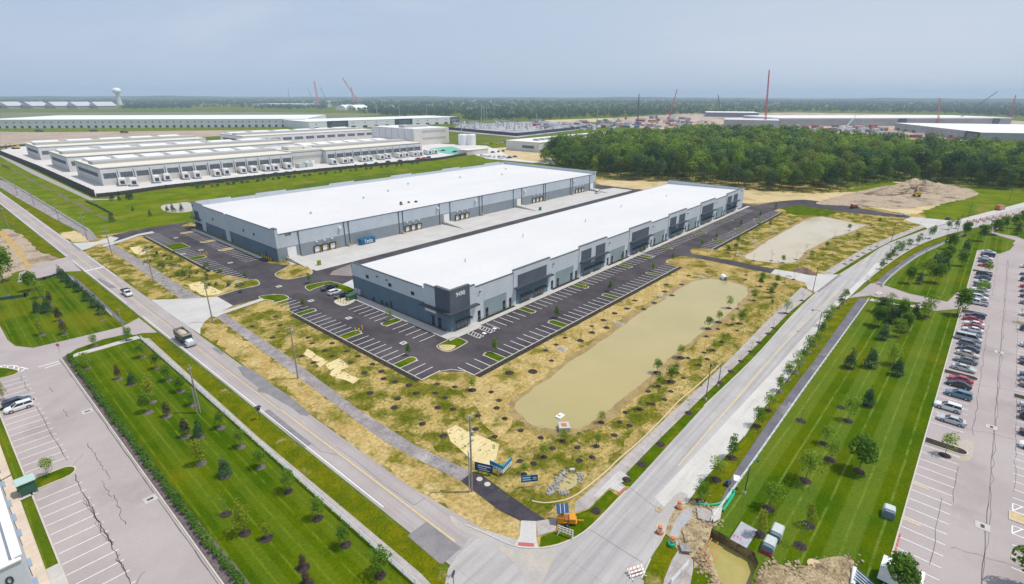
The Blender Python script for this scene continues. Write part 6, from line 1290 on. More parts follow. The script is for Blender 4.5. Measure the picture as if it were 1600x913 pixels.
T(MB().path([pt(*a,.14) for a in sm([(831,784),(850,787),(870,785),(890,780),(910,768),(930,752),(950,735),(965,720),(1000,690),(1040,650),(1060,628),(1090,603),(1125,570)],3)],.14,6).build('silt_sock', plain('straw_sock',(.58,.49,.30),.8)), 'long pale silt sock winding beside the concrete sidewalk', 'silt sock')
# ================================================================== CRANES AND MASTS
def crane(bp, tp, label, c, wd=2.2, name='crane'):
    g = G(*bp); d0 = np.array([g[0],g[1],-H]) @ AX[2]
    d = AX.T @ np.array([tp[0]-800, tp[1]-456.5, FPX]); tip = d*(d0/FPX)+np.array([0,0,H])
    r = empty(name, (g[0],g[1],0)); T(r, label, 'crane', 'cranes on the far building sites'); b = MB()
    A0, A1 = Vector((0,0,3)), Vector((tip[0]-g[0],tip[1]-g[1],tip[2])); n = 12; u = (A1-A0).orthogonal().normalized(); v = (A1-A0).normalized().cross(u)
    ws = [wd*(1-.55*i/n) for i in range(n+1)]; cs = [[A0+(A1-A0)*i/n+(u*a_+v*e_)*ws[i]/2 for a_,e_ in ((1,1),(-1,1),(-1,-1),(1,-1))] for i in range(n+1)]
    rad = wd*.13
    for i in range(n):
        for k in range(4): b.tube(cs[i][k],cs[i+1][k],rad,n=4); b.tube(cs[i][k],cs[i+1][(k+1)%4],rad*.7,n=4)
    b.build('boom', c, r); MB().box(-wd*2,-wd*1.2,0,wd*1.6,wd*1.2,wd*1.6).build('cab', c, r); MB().box(-wd*2.2,-wd*1.6,-.1,wd*2.2,wd*1.6,wd*.5).build('crawler', W['black'], r)
rc = plain('crane_red',(.52,.10,.10),.5); oc_ = plain('crane_orange',(.58,.22,.10),.5); dc = plain('crane_dark',(.08,.09,.12),.5)
crane((1195,199),(1202,109.5),'tallest red lattice crane rising above the wood',rc,3.0)
crane((497,161),(491,127),'distant left red crane leaning a little on the skyline',rc,13)
crane((561,161),(535,122),'distant right red crane with a long slanted boom',rc,13)
crane((552,161),(549,136),'thin red crane just left of the long slanted boom',rc,9)
crane((452,157),(450,137),'faint grey crane left of the distant red ones',dc,6)
crane((489,158),(481,137),'faint slanted crane beside the distant left red crane',dc,6)
crane((512,160),(500,136),'faint crane between the two distant red ones',dc,6)
crane((996,199),(998.5,147),'dark straight crane on the middle building site',dc,2.2)
crane((1043,194),(1058,140),'dark and red crane leaning right on the middle building site',rc,2.4)
crane((1126,180),(1122,148),'thin dark crane behind the steel frame hall',dc,3)
crane((1465,197),(1468,153),'orange upright crane at the long grey hall',oc_,3.2)
crane((1487,195),(1559,143),'dark crane with a long boom slanting right over the grey hall',dc,2.4)
crane((1575,195),(1587,149),'red crane at the right end of the grey hall',rc,2.6)
crane((1323,199),(1339,179),'small pale crane in front of the long grey hall',D['roofw'],2)
for i,(px,py,ty) in enumerate(((752.5,198,163),(756.5,193,164),(760.5,190,162),(932,203,160),(625,187,163),(667,186,165),(590,190,163),(721,206,188),(804,205,183),(838,196,178))):
    h_ = far_h(px,py,ty); g = G(px,py); T(MB().tube((0,0,0),(0,0,h_),.9,.45,8).tube((-2,1.6,h_*.94),(2,-1.6,h_*.94),.2,n=5).tube((-2,1.6,h_*.8),(2,-1.6,h_*.8),.2,n=5).build('steel_mast', W['galv'], loc=(g[0],g[1],0)), f'tall grey steel power mast, {ORD[i]} of those standing round the far substation', 'mast', 'steel power masts')
ss_ = empty('substation', G(800,200)); T(ss_, 'grey electrical substation with steel gantries and transformers behind the dark screen fence', 'substation')
b = MB(); b2 = MB(); rr_ = random.Random(12)
for i in range(200):
    px = rr_.uniform(705,930); py = rr_.uniform(192,202)+ (px-700)*.01; g = G(px,py); h_ = rr_.uniform(4,11)
    b.box(g[0]-.25,g[1]-.25,.05,g[0]+.25,g[1]+.25,h_); 
    if i%3 == 0: b.box(g[0]-9,g[1]-.4,h_,g[0]+9,g[1]+.4,h_+.8)
    if i%2 == 0: b2.box(g[0]+3,g[1],.05,g[0]+9,g[1]+5,rr_.uniform(2,5))
P('gantry', b, W['galv'], ss_); P('transformer', b2, D['grey'], ss_)
sheet('substation_yard', GS((700,205),(808,215),(905,203),(960,196),(850,190),(720,194)), .07, mat('substation_gravel',(.33,.32,.33),(.45,.44,.45),.05,c3=(.24,.24,.26),s3=.03,t3=.55,fine=.25,fscale=.3))
# site huts, stacks and vehicles on the far building site
cl = [V['white'],V['red'],V['silver'],D['cream'],V['orange'],V['blue'],gw,V['grey']]; rr_ = random.Random(21)
zone = [(940,1110,185,201,80),(1218,1390,198.5,206,60),(1345,1520,205,224,34),(560,700,166,172,12),(400,520,160,168,16),(830,960,190,203,36),(700,830,158,178,14)]
n_ = 0
for x0,x1,y0_,y1_,k in zone:
    for i in range(k):
        px, py = rr_.uniform(x0,x1), rr_.uniform(y0_,y1_)
        if x0 == 1345 and (py > 203+(px-1345)*.125+3 or py < 202+ (px-1390)*.13): py = 205+(px-1345)*.12+rr_.uniform(0,1)
        g = G(px,py); s_ = max(1.2, math.hypot(*g)/800); l,w2,h_ = rr_.uniform(5,13)*s_, rr_.uniform(2.5,4)*s_, rr_.uniform(2.2,3.6)*s_
        o = MB().box(-l/2,-w2/2,0,l/2,w2/2,h_).box(-l/2-.1,-w2/2-.1,h_,l/2+.1,w2/2+.1,h_+.2).build('site_hut', cl[rr_.randrange(len(cl))], loc=(g[0],g[1],.05), rz=rr_.uniform(0,3)); T(o, 'small site hut or container among many on the far building ground', 'hut', 'huts and containers on the far building site')
# ================================================================== TREES AND PLANTS
LM = {'green': leafmat('leaf_green', (.08,.18,.012), (.17,.29,.02), .45), 'light': leafmat('leaf_light', (.15,.27,.015), (.26,.36,.03), .45), 'yellow': leafmat('leaf_yellow_green', (.20,.25,.015), (.31,.33,.03), .4),
      'conifer': leafmat('needle_green', (.028,.085,.034), (.07,.145,.055), .15), 'purple': leafmat('leaf_purple', (.05,.028,.038), (.10,.05,.055), .2), 'wood': leafmat('leaf_wood', (.05,.14,.025), (.21,.31,.045), .42), 'far': leafmat('leaf_far_haze_tint', (.022,.07,.036), (.055,.12,.055), .15), 'hedge': leafmat('leaf_hedge', (.055,.145,.012), (.11,.215,.02), .25), 'olive': leafmat('leaf_olive', (.13,.15,.06), (.22,.23,.10), .25)}  # 'far': teal tint of distant haze is painted into the leaf colour
WM = [leafmat('leaf_wood_mid', (.055,.145,.022), (.185,.28,.04), .42), leafmat('leaf_wood_deep', (.03,.09,.03), (.095,.185,.05), .35), leafmat('leaf_wood_bright', (.11,.22,.025), (.27,.38,.04), .45), leafmat('leaf_wood_olive', (.09,.15,.03), (.23,.28,.055), .42)]
BARK = mat('bark', (.17,.14,.115), (.24,.20,.17), 3, fine=.3, fscale=10, obj=True)
def leaves(blobs, n, leaf, seed, drop=0.0, up=0.35, flat=1.0, rnd=.55):
    "leaf clumps spread through overlapping lumps"
    g = np.random.default_rng(seed); bl = np.array(blobs, float); wts = bl[:,3]**2; wts /= wts.sum()
    k = g.choice(len(bl), n, p=wts); d = g.normal(size=(n,3)); d /= np.linalg.norm(d,axis=1)[:,None]
    d[:,2] = np.where((d[:,2] < -.35) & (g.random(n) < .7), -d[:,2], d[:,2])
    rad = bl[k,3]*np.clip(g.normal(.92,.15,n),.35,1.2); pos = bl[k,:3]+d*rad[:,None]*np.array([1,1,flat])
    nrm = d+g.normal(size=(n,3))*rnd+np.array([0,0,up]); nrm /= np.linalg.norm(nrm,axis=1)[:,None]
    a = np.cross(nrm, g.normal(size=(n,3))); a /= np.linalg.norm(a,axis=1)[:,None]; b = np.cross(nrm,a)
    s = (leaf*g.uniform(.55,1.25,n))[:,None]/2; asp = g.uniform(.6,1.0,n)[:,None]
    V_ = np.stack([pos-a*s-b*s*asp*.4, pos+a*s*.2-b*s*asp, pos+a*s+b*s*asp*.3, pos-a*s*.3+b*s*asp],1).reshape(-1,3)
    return V_
def quads(name, V_, m):
    n = len(V_)//4; me = bpy.data.meshes.new(name); me.vertices.add(len(V_)); me.vertices.foreach_set('co', V_.astype(np.float32).ravel())
    me.loops.add(n*4); me.loops.foreach_set('vertex_index', np.arange(n*4,dtype=np.int32)); me.polygons.add(n); me.polygons.foreach_set('loop_start', np.arange(0,n*4,4,dtype=np.int32))
    if isinstance(m, (list,tuple)):
        for q in m: me.materials.append(q)
    else: me.materials.append(m)
    me.update(calc_edges=True); me.validate(); return me
def trunkmesh(h, r, seed, limbs=5, spread=.5):
    rd = random.Random(seed); b = MB(); p = Vector((0,0,0)); q = []
    for i in range(5): q.append(p+Vector((rd.uniform(-.03,.03)*h*(i>0), rd.uniform(-.03,.03)*h*(i>0), h*i/4)))
    for i in range(4): b.tube(q[i],q[i+1],r*(1-.2*i),r*(1-.2*(i+1)),7)
    for i in range(limbs):
        z = h*rd.uniform(.45,.95); a = rd.uniform(0,6.28); l = h*spread*rd.uniform(.5,1); s = q[min(3,int(z/h*4))].lerp(q[min(4,int(z/h*4)+1)],.5)
        s = Vector((s.x,s.y,z)); b.tube(s, s+Vector((math.cos(a)*l,math.sin(a)*l,l*.8)), r*.3, r*.08, 5)
    return b.mesh('trunk', BARK)
def blobs_for(kind, rd, h):
    if kind == 'conifer': return [(rd.uniform(-.05,.05)*h, rd.uniform(-.05,.05)*h, h*(.16+.13*i), h*(.25-.033*i)) for i in range(7)]
    if kind == 'purple': return [(rd.uniform(-.03,.03)*h, rd.uniform(-.03,.03)*h, h*(.3+.11*i), h*(.17-.008*i*i/2)) for i in range(6)]
    if kind == 'sparse': return [(rd.uniform(-.16,.16)*h, rd.uniform(-.16,.16)*h, h*rd.uniform(.45,.95), h*rd.uniform(.08,.16)) for i in range(7)]
    if kind == 'shrub': return [(rd.uniform(-.3,.3)*h, rd.uniform(-.3,.3)*h, h*rd.uniform(.35,.6), h*rd.uniform(.3,.45)) for i in range(5)]
    if kind == 'tall': return [(rd.uniform(-.09,.09)*h, rd.uniform(-.09,.09)*h, h*(.35+.1*i), h*rd.uniform(.13,.2)*(1-.05*i)) for i in range(7)]
    return [(rd.uniform(-.14,.14)*h, rd.uniform(-.14,.14)*h, h*rd.uniform(.45,.85), h*rd.uniform(.14,.23)) for i in range(8)]
KIND = {'round': ('round','green',620,.31), 'tall': ('tall','green',560,.31), 'light': ('round','light',500,.30), 'yellow': ('tall','yellow',460,.27), 'conifer': ('conifer','conifer',950,.27), 'purple': ('purple','purple',420,.28), 'sparse': ('sparse','light',70,.22), 'shade': ('round','green',1100,.38), 'olive': ('sparse','olive',45,.20)}
CR, TR = {}, {}
for k,(bk_,lm_,n_,lf_) in KIND.items():
    CR[k] = [quads('crown', leaves(blobs_for(bk_, random.Random(s*31+len(k)), 5.0), n_, lf_, s+17*len(k), up=.15 if k in ('conifer','purple') else .4), LM[lm_]) for s in range(4)]
for s in range(5): TR[s] = trunkmesh(3.4, .07, s, 5, .26)
RING = {True: MB().lathe([(.01,.10),(.55,.09),(.85,.05),(1.0,.0)],(0,0,0),14).mesh('mulch_ring', M['mulch']), False: MB().lathe([(.01,.10),(.55,.09),(.85,.05),(1.0,.0)],(0,0,0),14).mesh('mulch_ring', M['mulchlt'])}
TN = {'conifer':'conifer','purple':'purple_tree','yellow':'young_tree','light':'young_tree','sparse':'sapling','olive':'sapling'}
def tree(kind, x, y, h, label, group=None, ring=1.0, z=.05, dark=True, cat='tree'):
    r = empty(TN.get(kind,'young_tree'), (x,y,z), random.uniform(0,6.28)); s = h/5.0; T(r, label, cat, group)
    t_ = bpy.data.objects.new('trunk', TR[random.randrange(5)]); t_.scale = (s,s,s); link(t_, r)
    c = bpy.data.objects.new('crown', CR[kind][random.randrange(4)]); c.scale = (s*random.uniform(.9,1.15),s*random.uniform(.9,1.15),s); link(c, r)
    if ring: o = bpy.data.objects.new('mulch_ring', RING[dark]); o.scale = (ring,ring*random.uniform(.85,1.1),1); link(o, r)
    return r
# west lawn, row along the white fence
for i,(px,py,h) in enumerate([(224,558,4.2),(245.6,575.7,4),(264.5,594.6,4.2),(283,612,4.0),(302,633.6,3.6),(346,669,4.0),(377,699,4.2),(408,731,4.2),(451,768.6,4.4),(496.5,811,4.0),(540.5,852,4.0),(594.7,899.6,4.6)]):
    tree('round', *G(px,py), h, f'young green tree, {ORD[i]} from the street corner inside the west white fence', 'fence row of young trees on the west lawn', .85, dark=i>7)
for kind,px,py,h,lb_ in [('light',136,576,4.2,'pale loose young tree at the corner of the west lawn by the hedge'),('purple',186,593,4.2,'narrow purple leaved tree farthest from the bottom edge on the west lawn'),('conifer',206.5,601,3.6,'small blue green conifer just below the farthest purple tree'),('yellow',238,629,6.4,'tall yellow green tree in the middle of the west lawn'),('round',233,645,4.6,'green young tree right beside the tall yellow green one'),('purple',262,651,3.8,'purple leaved tree near the utility pole on the west lawn'),('purple',291,683,4.6,'larger purple leaved tree beside a blue green conifer on the west lawn'),('conifer',312,684,4.2,'blue green conifer close to the larger purple tree'),('yellow',315,725,5.2,'broad yellow green tree below the conifer and purple pair'),('conifer',353,744,4.4,'blue green conifer with a clear brown ring, alone in the west lawn'),('sparse',353,804,4.6,'thin nearly bare tree near the lower hedge'),('yellow',383,834,6.0,'tall thin yellow green tree nearest the lower hedge'),('yellow',417,842,3.0,'small yellow green sapling in a large dark ring'),('purple',474,888,2.8,'small dark red shrub like tree at the bottom of the west lawn'),('purple',479,913,2.8,'dark red tree cut by the bottom edge of the picture'),('round',148,541,3.2,'small young tree on the strip beside the street below the small lawn'),('round',202,532,3.8,'young tree at the end of the strip beside the thin pole')]:
    tree(kind, *G(px,py), h, lb_, 'trees on the west lawn', .95, dark=py>790)
for i,(px,py) in enumerate([(95,434),(102,440),(111,449),(123,456),(136,470),(149,480),(160,491)]): tree('conifer', *G(px,py), 5.0, f'dark conifer, {ORD[i]} from the side street in the row along the small lawn path', 'row of conifers at the small lawn', .8)
for kind,px,py,h,lb_ in [('shade',51,455,7,'big dark round tree at the back of the small mown lawn'),('light',64,466,6,'pale tree in the middle of the small mown lawn'),('purple',80,476,5,'upper purple tree of the small mown lawn'),('conifer',60,488,5,'left dark conifer in the small lawn centre'),('conifer',75,489,5.5,'right dark conifer in the small lawn centre'),('purple',94,502,5,'middle purple tree of the small mown lawn'),('purple',101,523,5,'purple tree nearest the street on the small mown lawn'),('yellow',66,524,4.6,'low yellow green tree beside the purple one by the street'),('sparse',161,500.5,3.4,'bare sapling at the corner of the small mown lawn'),('olive',12,462,5,'greyish sparse tree at the left end of the small mown lawn')]:
    tree(kind, *G(px,py), h, lb_, 'trees on the small mown lawn', .9, dark=False)
tree('shade', *G(6,441), 12.5, 'large old tree at the left picture edge beside the dug field', None, 0); tree('olive', *G(20,432), 6, 'grey green bush beside the large old tree at the left edge', None, 0)
# east lawn C and D
for kind,px,py,h,lb_ in [('conifer',1326,575,5.6,'blue green conifer, left of three in the middle of the striped east lawn'),('conifer',1359,574,6.2,'blue green conifer, middle of three in the middle of the striped east lawn'),('light',1394.5,570,5.2,'pale broad tree behind the right conifer of the striped east lawn'),('conifer',1400,587,5.2,'blue green conifer, right of three in the middle of the striped east lawn'),('conifer',1355,634,5.0,'conifer standing alone below the three conifers'),('sparse',1314,637,3.6,'thin sapling left of the lone conifer'),('light',1325,658,5.4,'bushy light green tree with a dark ring below the thin sapling'),('sparse',1251,658,4.2,'small thin tree close to the white fence in the east lawn'),
 ('light',1288,694,4.0,'small light green tree left of the big one in the lower east lawn'),('light',1297,719,4.6,'light green tree between the small one and the big one in the lower east lawn'),('shade',1342,737,7.4,'biggest tree of the lower striped east lawn'),('light',1259,752,6.8,'tall leaning light green tree near the green lamp'),('light',1201,795,5.0,'thin pale tree right of the green lamp'),('yellow',1185.5,835,4.8,'yellow green tree beside the steel plate'),('yellow',1263,821,4.2,'yellowish young tree above the lone ringed sapling in the lower lawn'),('sparse',1250,854,5.2,'brownish thin tree in a dark ring near the soil heap'),('shade',1402,925,6.2,'tree in front of the white box trailer at the bottom edge'),('shade',1605,922,7.5,'tree cut by the lower right corner of the picture'),('light',1476,712,4.6,'small tree on the dark mulched island of the east parking lot')]:
    tree(kind, *G(px,py), h, lb_, 'trees on the striped east lawn', 1.0, dark=True)
CLU = [('conifer',1379,531,5.4),('light',1400,526,5.4),('shade',1417,519,5.6),('shade',1371,510,6),('conifer',1394,505,6.5),('shade',1403,503,6.5),('conifer',1386,500,6),('conifer',1429,494,4.6),('light',1442,498,6),('light',1388,484,5.2),('shade',1378,490,5),('light',1368,487,4.5),('light',1412,486,4.6),('conifer',1410,512,6)]
for i,(k,px,py,h) in enumerate(CLU): tree(k, *G(px,py), h, f'{"dark conifer" if k=="conifer" else "leafy tree"}, {ORD[i]} from the near end of the dense clump on the striped lawn', 'tree clump at the top of the striped east lawn', .9)
DL = [('shade',1418,443,6),('conifer',1436,444,5),('shade',1460,442,7),('light',1449,430,6.5),('conifer',1463,421,7.5),('conifer',1456,418,6.5),('conifer',1474,424,6.5),('shade',1482,406,6.5),('shade',1477,412,6),('shade',1502,416,6),('shade',1483,390,7),('conifer',1508,392,6),('shade',1533,377,7.5),('shade',1553,367,7.5),('shade',1508,369,6.5),('olive',1552,392,4),('shade',1566,360,7),('shade',1582,357,7),('shade',1597,352,8),('conifer',1588,366,6.5),('light',1439,428,5)]
for i,(k,px,py,h) in enumerate(DL): tree(k, *G(px,py), h, f'{"dark conifer" if k=="conifer" else "leafy tree"}, {ORD[i]} counted from the near end of the upper east lawn', 'trees on the upper east lawn', .9)
tree('shade', *G(1495,492), 8.5, 'spreading light green tree at the end of the side street by the parked cars'); tree('light', *G(1449,495), 7, 'slender tree beside the side street kerb above the striped lawn')
for i,(px,py) in enumerate(((1541,429),(1528,463),(1536,459))): tree('light', *G(px,py), 5, f'yellow green tree among the parked cars, {ORD[i]} from the far end of the row', 'trees among the parked cars', 0)
tree('light', *G(1600,505), 5, 'tree on the mulched island at the right picture edge'); tree('light', *G(75,745), 3.6, 'small round tree on the grass island beside the green roofed shelter', None, .9); tree('yellow', *G(7,626), 4.2, 'yellow green tree cut by the left edge beside the parked cars', None, 0)
# street trees along the east road
ST = [(1144,716),(1119,750),(1095,784),(1183,666),(1201,642),(1218,611),(1231,594),(1243,582),(1254,566),(1263,550),(1274,541),(1282,525),(1289,510),(1298.5,495),(1312,482),(1320,469)]
ST.sort(key=lambda p: -p[1])
for i,(px,py) in enumerate(ST): tree(('round','light','tall')[i%3], *G(px,py), 4.0+(i*7%5)*.25, f'street tree, {ORD[i]} from the pit in the row between pale lane and asphalt path', 'street trees of the east road', .9, dark=i<5)
ST2 = [(1376,421),(1385,412),(1393,406),(1401.5,398.5),(1409,392),(1418,390),(1434,383),(1452,373),(1459,366),(1481,359),(1493,357),(1507,367)]
for i,(px,py) in enumerate(ST2): tree(('tall','round')[i%2], *G(px,py), 4.2+(i*5%4)*.5, f'street tree, {ORD[i]} from the side street mouth along the upper bend', 'street trees of the upper bend', .8)
# strip between sidewalk and road: saplings in mulch rings
SP = [(1076,646),(1125.5,599),(1142,581),(1157.5,565),(1173,550),(1186,536),(1200,522),(1208.6,513),(1252.7,470),(1032,695),(1003,726),(979,750),(931,799)]
SP.sort(key=lambda p: -p[1])
for i,(px,py) in enumerate(SP): tree('olive' if i%4 else 'sparse', *G(px,py), 3.0, f'bare sapling, {ORD[i]} from the corner in the dark ringed row on the grass strip', 'ringed saplings on the grass strip', .85)
tree('light', *G(1228,490), 4.4, 'leafy young tree on the grass strip beside the sidewalk near the far apron', None, .9)
SP2 = [(1320,413),(1330,407),(1340,401),(1349,396),(1360,391),(1370,386)]
for i,(px,py) in enumerate(SP2): tree('sparse', *G(px,py), 2.6, f'bare sapling, {ORD[i]} past the concrete apron on the upper grass strip', 'saplings on the upper grass strip', 1.0)
# young planting on the banks
N1 = [(682.7,600.8),(710.5,605),(767.6,613),(680,614.6),(695,622),(779.7,626),(776,638),(684,637),(708,640),(788.5,654.4),(747,650),(813.7,673),(743,671),(773,683),(845,684.6),(660,663),(691.6,681),(861.6,564),(869,539),(852.8,548),(883,528),(907.4,532),(948.5,512),(924.6,510),(796,583),(832.6,581)]
for i,(px,py) in enumerate(N1): tree('olive' if i%3 else 'sparse', *G(px,py), 3.2 if i < 24 else 4.2, 'bare sapling in a dark ring on the straw between front lot and pond', 'saplings between the front lot and the pond', .68 if i < 24 else 1.15)
tree('light', *G(738,610), 3.0, 'bright green sapling at the corner of the front lot kerbs', None, .95)
N2 = [(1029,604),(1012.7,612),(1038,624.7),(1019.8,632),(1048,612),(977.5,645),(939.7,660.5),(983.8,665.5),(959.8,680.6),(932,697.7),(902,699.7),(862.8,700.8),(850,714.6),(834,725),(812.5,721),(818.8,742),(1100,551.5),(1057,572),(1092.7,571),(1067.5,591),(1105,561.6),(1128.5,534.6),(1104,526),(1121.7,514.5),(1144,508),(1152,517),(1133,524.5),(1163,493),(1152,483),(1058,583),(1000,640),(968,660),(925,715),(880,690),(905,720),(1075,560),(1115,548)]
for i,(px,py) in enumerate(N2): tree('olive' if i%3 else 'light', *G(px,py), 2.6 if i%4 else 3.2, 'young sapling in a dark ring on the patchy bank between the pond and the sidewalk', 'saplings between the pond and the east road', .66)
N3 = [(1179.6,461.6),(1178,469.6),(1199.7,452.7),(1213.6,444),(1164.5,437),(1204.8,465),(1165.7,430),(1191,440),(1215,437),(1208.6,457),(1225,442),(1188,448),(1240,437)]
for i,(px,py) in enumerate(N3): tree('round' if i%2 else 'olive', *G(px,py), 3.6, 'young tree on the dry bank between the pond end and the concrete apron', 'young trees at the far end of the near pond', .75)
N4 = [(1076,431),(1105,425.5),(1065,445),(1041,445),(1038.5,456),(1022,473.6),(1005.8,483.7),(979.3,482.5),(960.5,490),(943,500.6),(947.8,512.4),(925,520),(907,532.6),(1050,462),(992,470)]
for i,(px,py) in enumerate(N4): tree('sparse' if i%3 == 0 else 'olive', *G(px,py), 3.6, 'thin sapling in a dark ring on the bank between the pond and lot', 'saplings along the lot side of the pond', .95)
N5 = [(1063.7,559.5),(1027,583),(1048.6,597),(1123,504),(1106.5,514),(1155.7,506),(1139,482)]
for i,(px,py) in enumerate(N5): tree('round' if i%3 else 'light', *G(px,py), 4.0, f'leafy young tree, {ORD[i]} listed along the far water edge of the near pond', 'leafy trees at the water edge', 1.0)
N6 = [(1185.6,357.5),(1189.4,366),(1203,350),(1202.5,355),(1176,373),(1161,376),(1152,382),(1166,382.5),(1159,389),(1149,392),(1136,391),(1149,400.5),(1137.5,395.5),(1177,408),(1205,408),(1223,411),(1244,406),(1258,396),(1267,405),(1303,373),(1305,384),(1327,361),(1361,353),(1366,356),(1373,350),(1328,336),(1212,326),(1290,390),(1300,398),(1316,385),(1340,375),(1285,400)]
for i,(px,py) in enumerate(N6): tree(('round','olive','sparse')[i%3], *G(px,py), 3.4+(i%3)*.5, 'small young tree on the grassy bank round the second pond', 'young trees round the second pond', .8)
N7 = [(720,190),(825,270),(870,305),(960,275),(745,225),(870,225),(1030,305),(755,345),(985,345),(1120,355),(1190,445),(1070,410),(1175,400),(1260,465),(1345,487),(1390,535),(1275,570),(1105,535),(1255,625),(1430,725),(1525,625),(1560,800),(520,60),(545,115),(375,120),(500,190),(680,305)]
sh_ = [quads('foliage', leaves(blobs_for('shrub', random.Random(70+s), 1.0), 90, .28, 80+s, up=.4), [LM['conifer'],LM['olive'],LM['green']][s]) for s in range(3)]
def shrub(px, py, s, label, group, name='shrub', k=None, z=.04):
    o = bpy.data.objects.new(name, sh_[random.randrange(3) if k is None else k]); o.location = (*G(px,py),z); o.scale = (s,s,s*.9); o.rotation_euler = (0,0,random.uniform(0,6)); link(o); T(o, label, 'shrub', group); return o
for i,(a_,b_) in enumerate(N7): tree('olive', *G(300+a_/3.97,480+b_/3.97), 2.2, 'small grey green planting in a dark ring on the grassy slope below the front lot', 'ringed plants on the slope below the front lot', .8)
rd = random.Random(44)
for i in range(46):
    t_ = rd.random(); px = 235+t_*150+rd.uniform(-24,18); py = 385+t_*75+rd.uniform(-8,22)
    if py > 470-abs(px-330)*.05: continue
    shrub(px,py,rd.uniform(1.0,1.9),'low dark shrub on the rough slope below the rear lot','shrubs on the slope below the rear lot')
# lot islands
for i,(px,py,h) in enumerate([(638,556,3.4),(609,503,3.6),(773,551,3.8),(870,497,3.6),(953,455.5,3.4),(1020,424,3.2),(972,408,3.2),(1006,394.5,3.2),(1051,408.5,3.4),(1097,386,3.4),(1119,374.5,3.4),(1157,354.5,3.4),(1187.6,340,3.6),(1211.5,328,3.8),(484,443,3.6),(475,484,3.4),(384,438,3.2)]):
    tree('tall' if i not in (1,) else 'light', *G(px,py), h, f'small dark green tree, {ORD[i]} counted over the planted islands of the new lots', 'small trees on the planted islands', 0, z=.17)
# clipped hedge beside the west car park
hm = quads('hedge_shrub', leaves([(0,0,.55,.62),(.2,.1,.6,.5),(-.2,-.15,.5,.5)], 150, .3, 91, up=.5), LM['hedge'])
y = 43.0; i = 0
while y < 162.5:
    o = bpy.data.objects.new('hedge_shrub', hm); o.location = (15.35+random.uniform(-.12,.12) if y > 70 else 15.5, y, .1); s = random.uniform(.85,1.15); o.scale = (s,s,s*random.uniform(.9,1.1)); o.rotation_euler = (0,0,random.uniform(0,6)); link(o)
    T(o, 'round clipped green shrub in the hedge row along the west parking lot', 'shrub', 'clipped shrubs of the west hedge'); y += (1.42 if y < 118 else 1.05); i += 1
# dark shrubs along the data hall fence
for i in range(46):
    t_ = i/45; px = 300+t_*360; py = 291.5-t_*40+ (4 if i%3 else 0); shrub(px,py,rd.uniform(2.0,3.6),'dark round shrub in the long row before the data hall fence','shrubs before the data hall fence',k=0)
for i,(px,py,h) in enumerate([(176,313,5),(187,314,4),(200,311,5.5),(205,312,6),(208,330,3),(235,338,4),(262,331,4),(271,331,5),(284,330,5),(175.5,347,6)]): tree('conifer', *G(px,py), h, f'dark young tree, {ORD[i]} from the left in the green meadow before the rear warehouse', 'young trees in the meadow', 0)
for i,(px,py,h) in enumerate([(512,212,9),(518,211,12),(527,210,8),(537,208,7),(545,207,6)]): tree('tall', *G(px,py), h*1.3, f'tree {ORD[i]} from the left in the small group beside the long white warehouse', 'trees beside the long white warehouse', 0)
# tiny shrubs in the dark ribbons
lo = [leaves([(x,y_,.25,.28)], 9, .3, int(x*7+y_*3), up=.5) for (x,y_) in [(66.7,v) for v in np.arange(88,147,1.3)]+[(66.6,v) for v in np.arange(212,288,1.6)]+[(v,78.3) for v in np.arange(78.5,190,1.3)]+[(v,78.3) for v in np.arange(226,326,1.7)]+[(v,100.8) for v in np.arange(101,116,1.0)]+[(v,100.8) for v in np.arange(137,153,1.0)]]
o = bpy.data.objects.new('ground_cover', quads('ground_cover', np.concatenate(lo)+np.array([0,0,.05]), LM['conifer'])); link(o); T(o, kind='stuff')
# rough grass clumps on the banks and verges
def tufts(px_poly, n, s, m, seed, name='grass'):
    g = np.random.default_rng(seed); poly = np.array(GS(*px_poly)); lo_, hi_ = poly.min(0), poly.max(0); out = []
    def inside(p):
        c = False; j = len(poly)-1
        for i_ in range(len(poly)):
            if (poly[i_,1] > p[1]) != (poly[j,1] > p[1]) and p[0] < (poly[j,0]-poly[i_,0])*(p[1]-poly[i_,1])/(poly[j,1]-poly[i_,1])+poly[i_,0]: c = not c
            j = i_
        return c
    while len(out) < n:
        p = lo_+(hi_-lo_)*g.random(2)
        if inside(p): out.append((p[0],p[1],.06,.16*g.uniform(.6,2.2)))
    o = bpy.data.objects.new(name, quads(name, leaves(out, n*6, s*.55, seed, up=1.1, flat=.35), m)); link(o); T(o, kind='stuff')
tufts([(430,480),(545,540),(655,602),(730,625),(760,668),(830,735),(880,770),(860,795),(780,775),(640,690),(470,570),(380,510)], 900, .38, LM['light'], 1)
tufts([(850,680),(905,674),(960,657),(1060,587),(1110,542),(1180,482),(1240,440),(1225,480),(1080,600),(960,715),(880,770),(830,710)], 900, .38, LM['light'], 2)
tufts([(225,380),(368,449),(330,462),(280,468),(205,400)], 500, .5, LM['green'], 3)
tufts([(224,523),(252,528),(310,577),(400,647),(520,743),(637,838),(690,885),(705,905),(658,895),(562,814),(403,681),(312,599)], 500, .3, LM['yellow'], 4)
tufts([(1165,415),(1290,432),(1340,397),(1420,361),(1440,348),(1350,352),(1250,400)], 450, .6, LM['light'], 5)
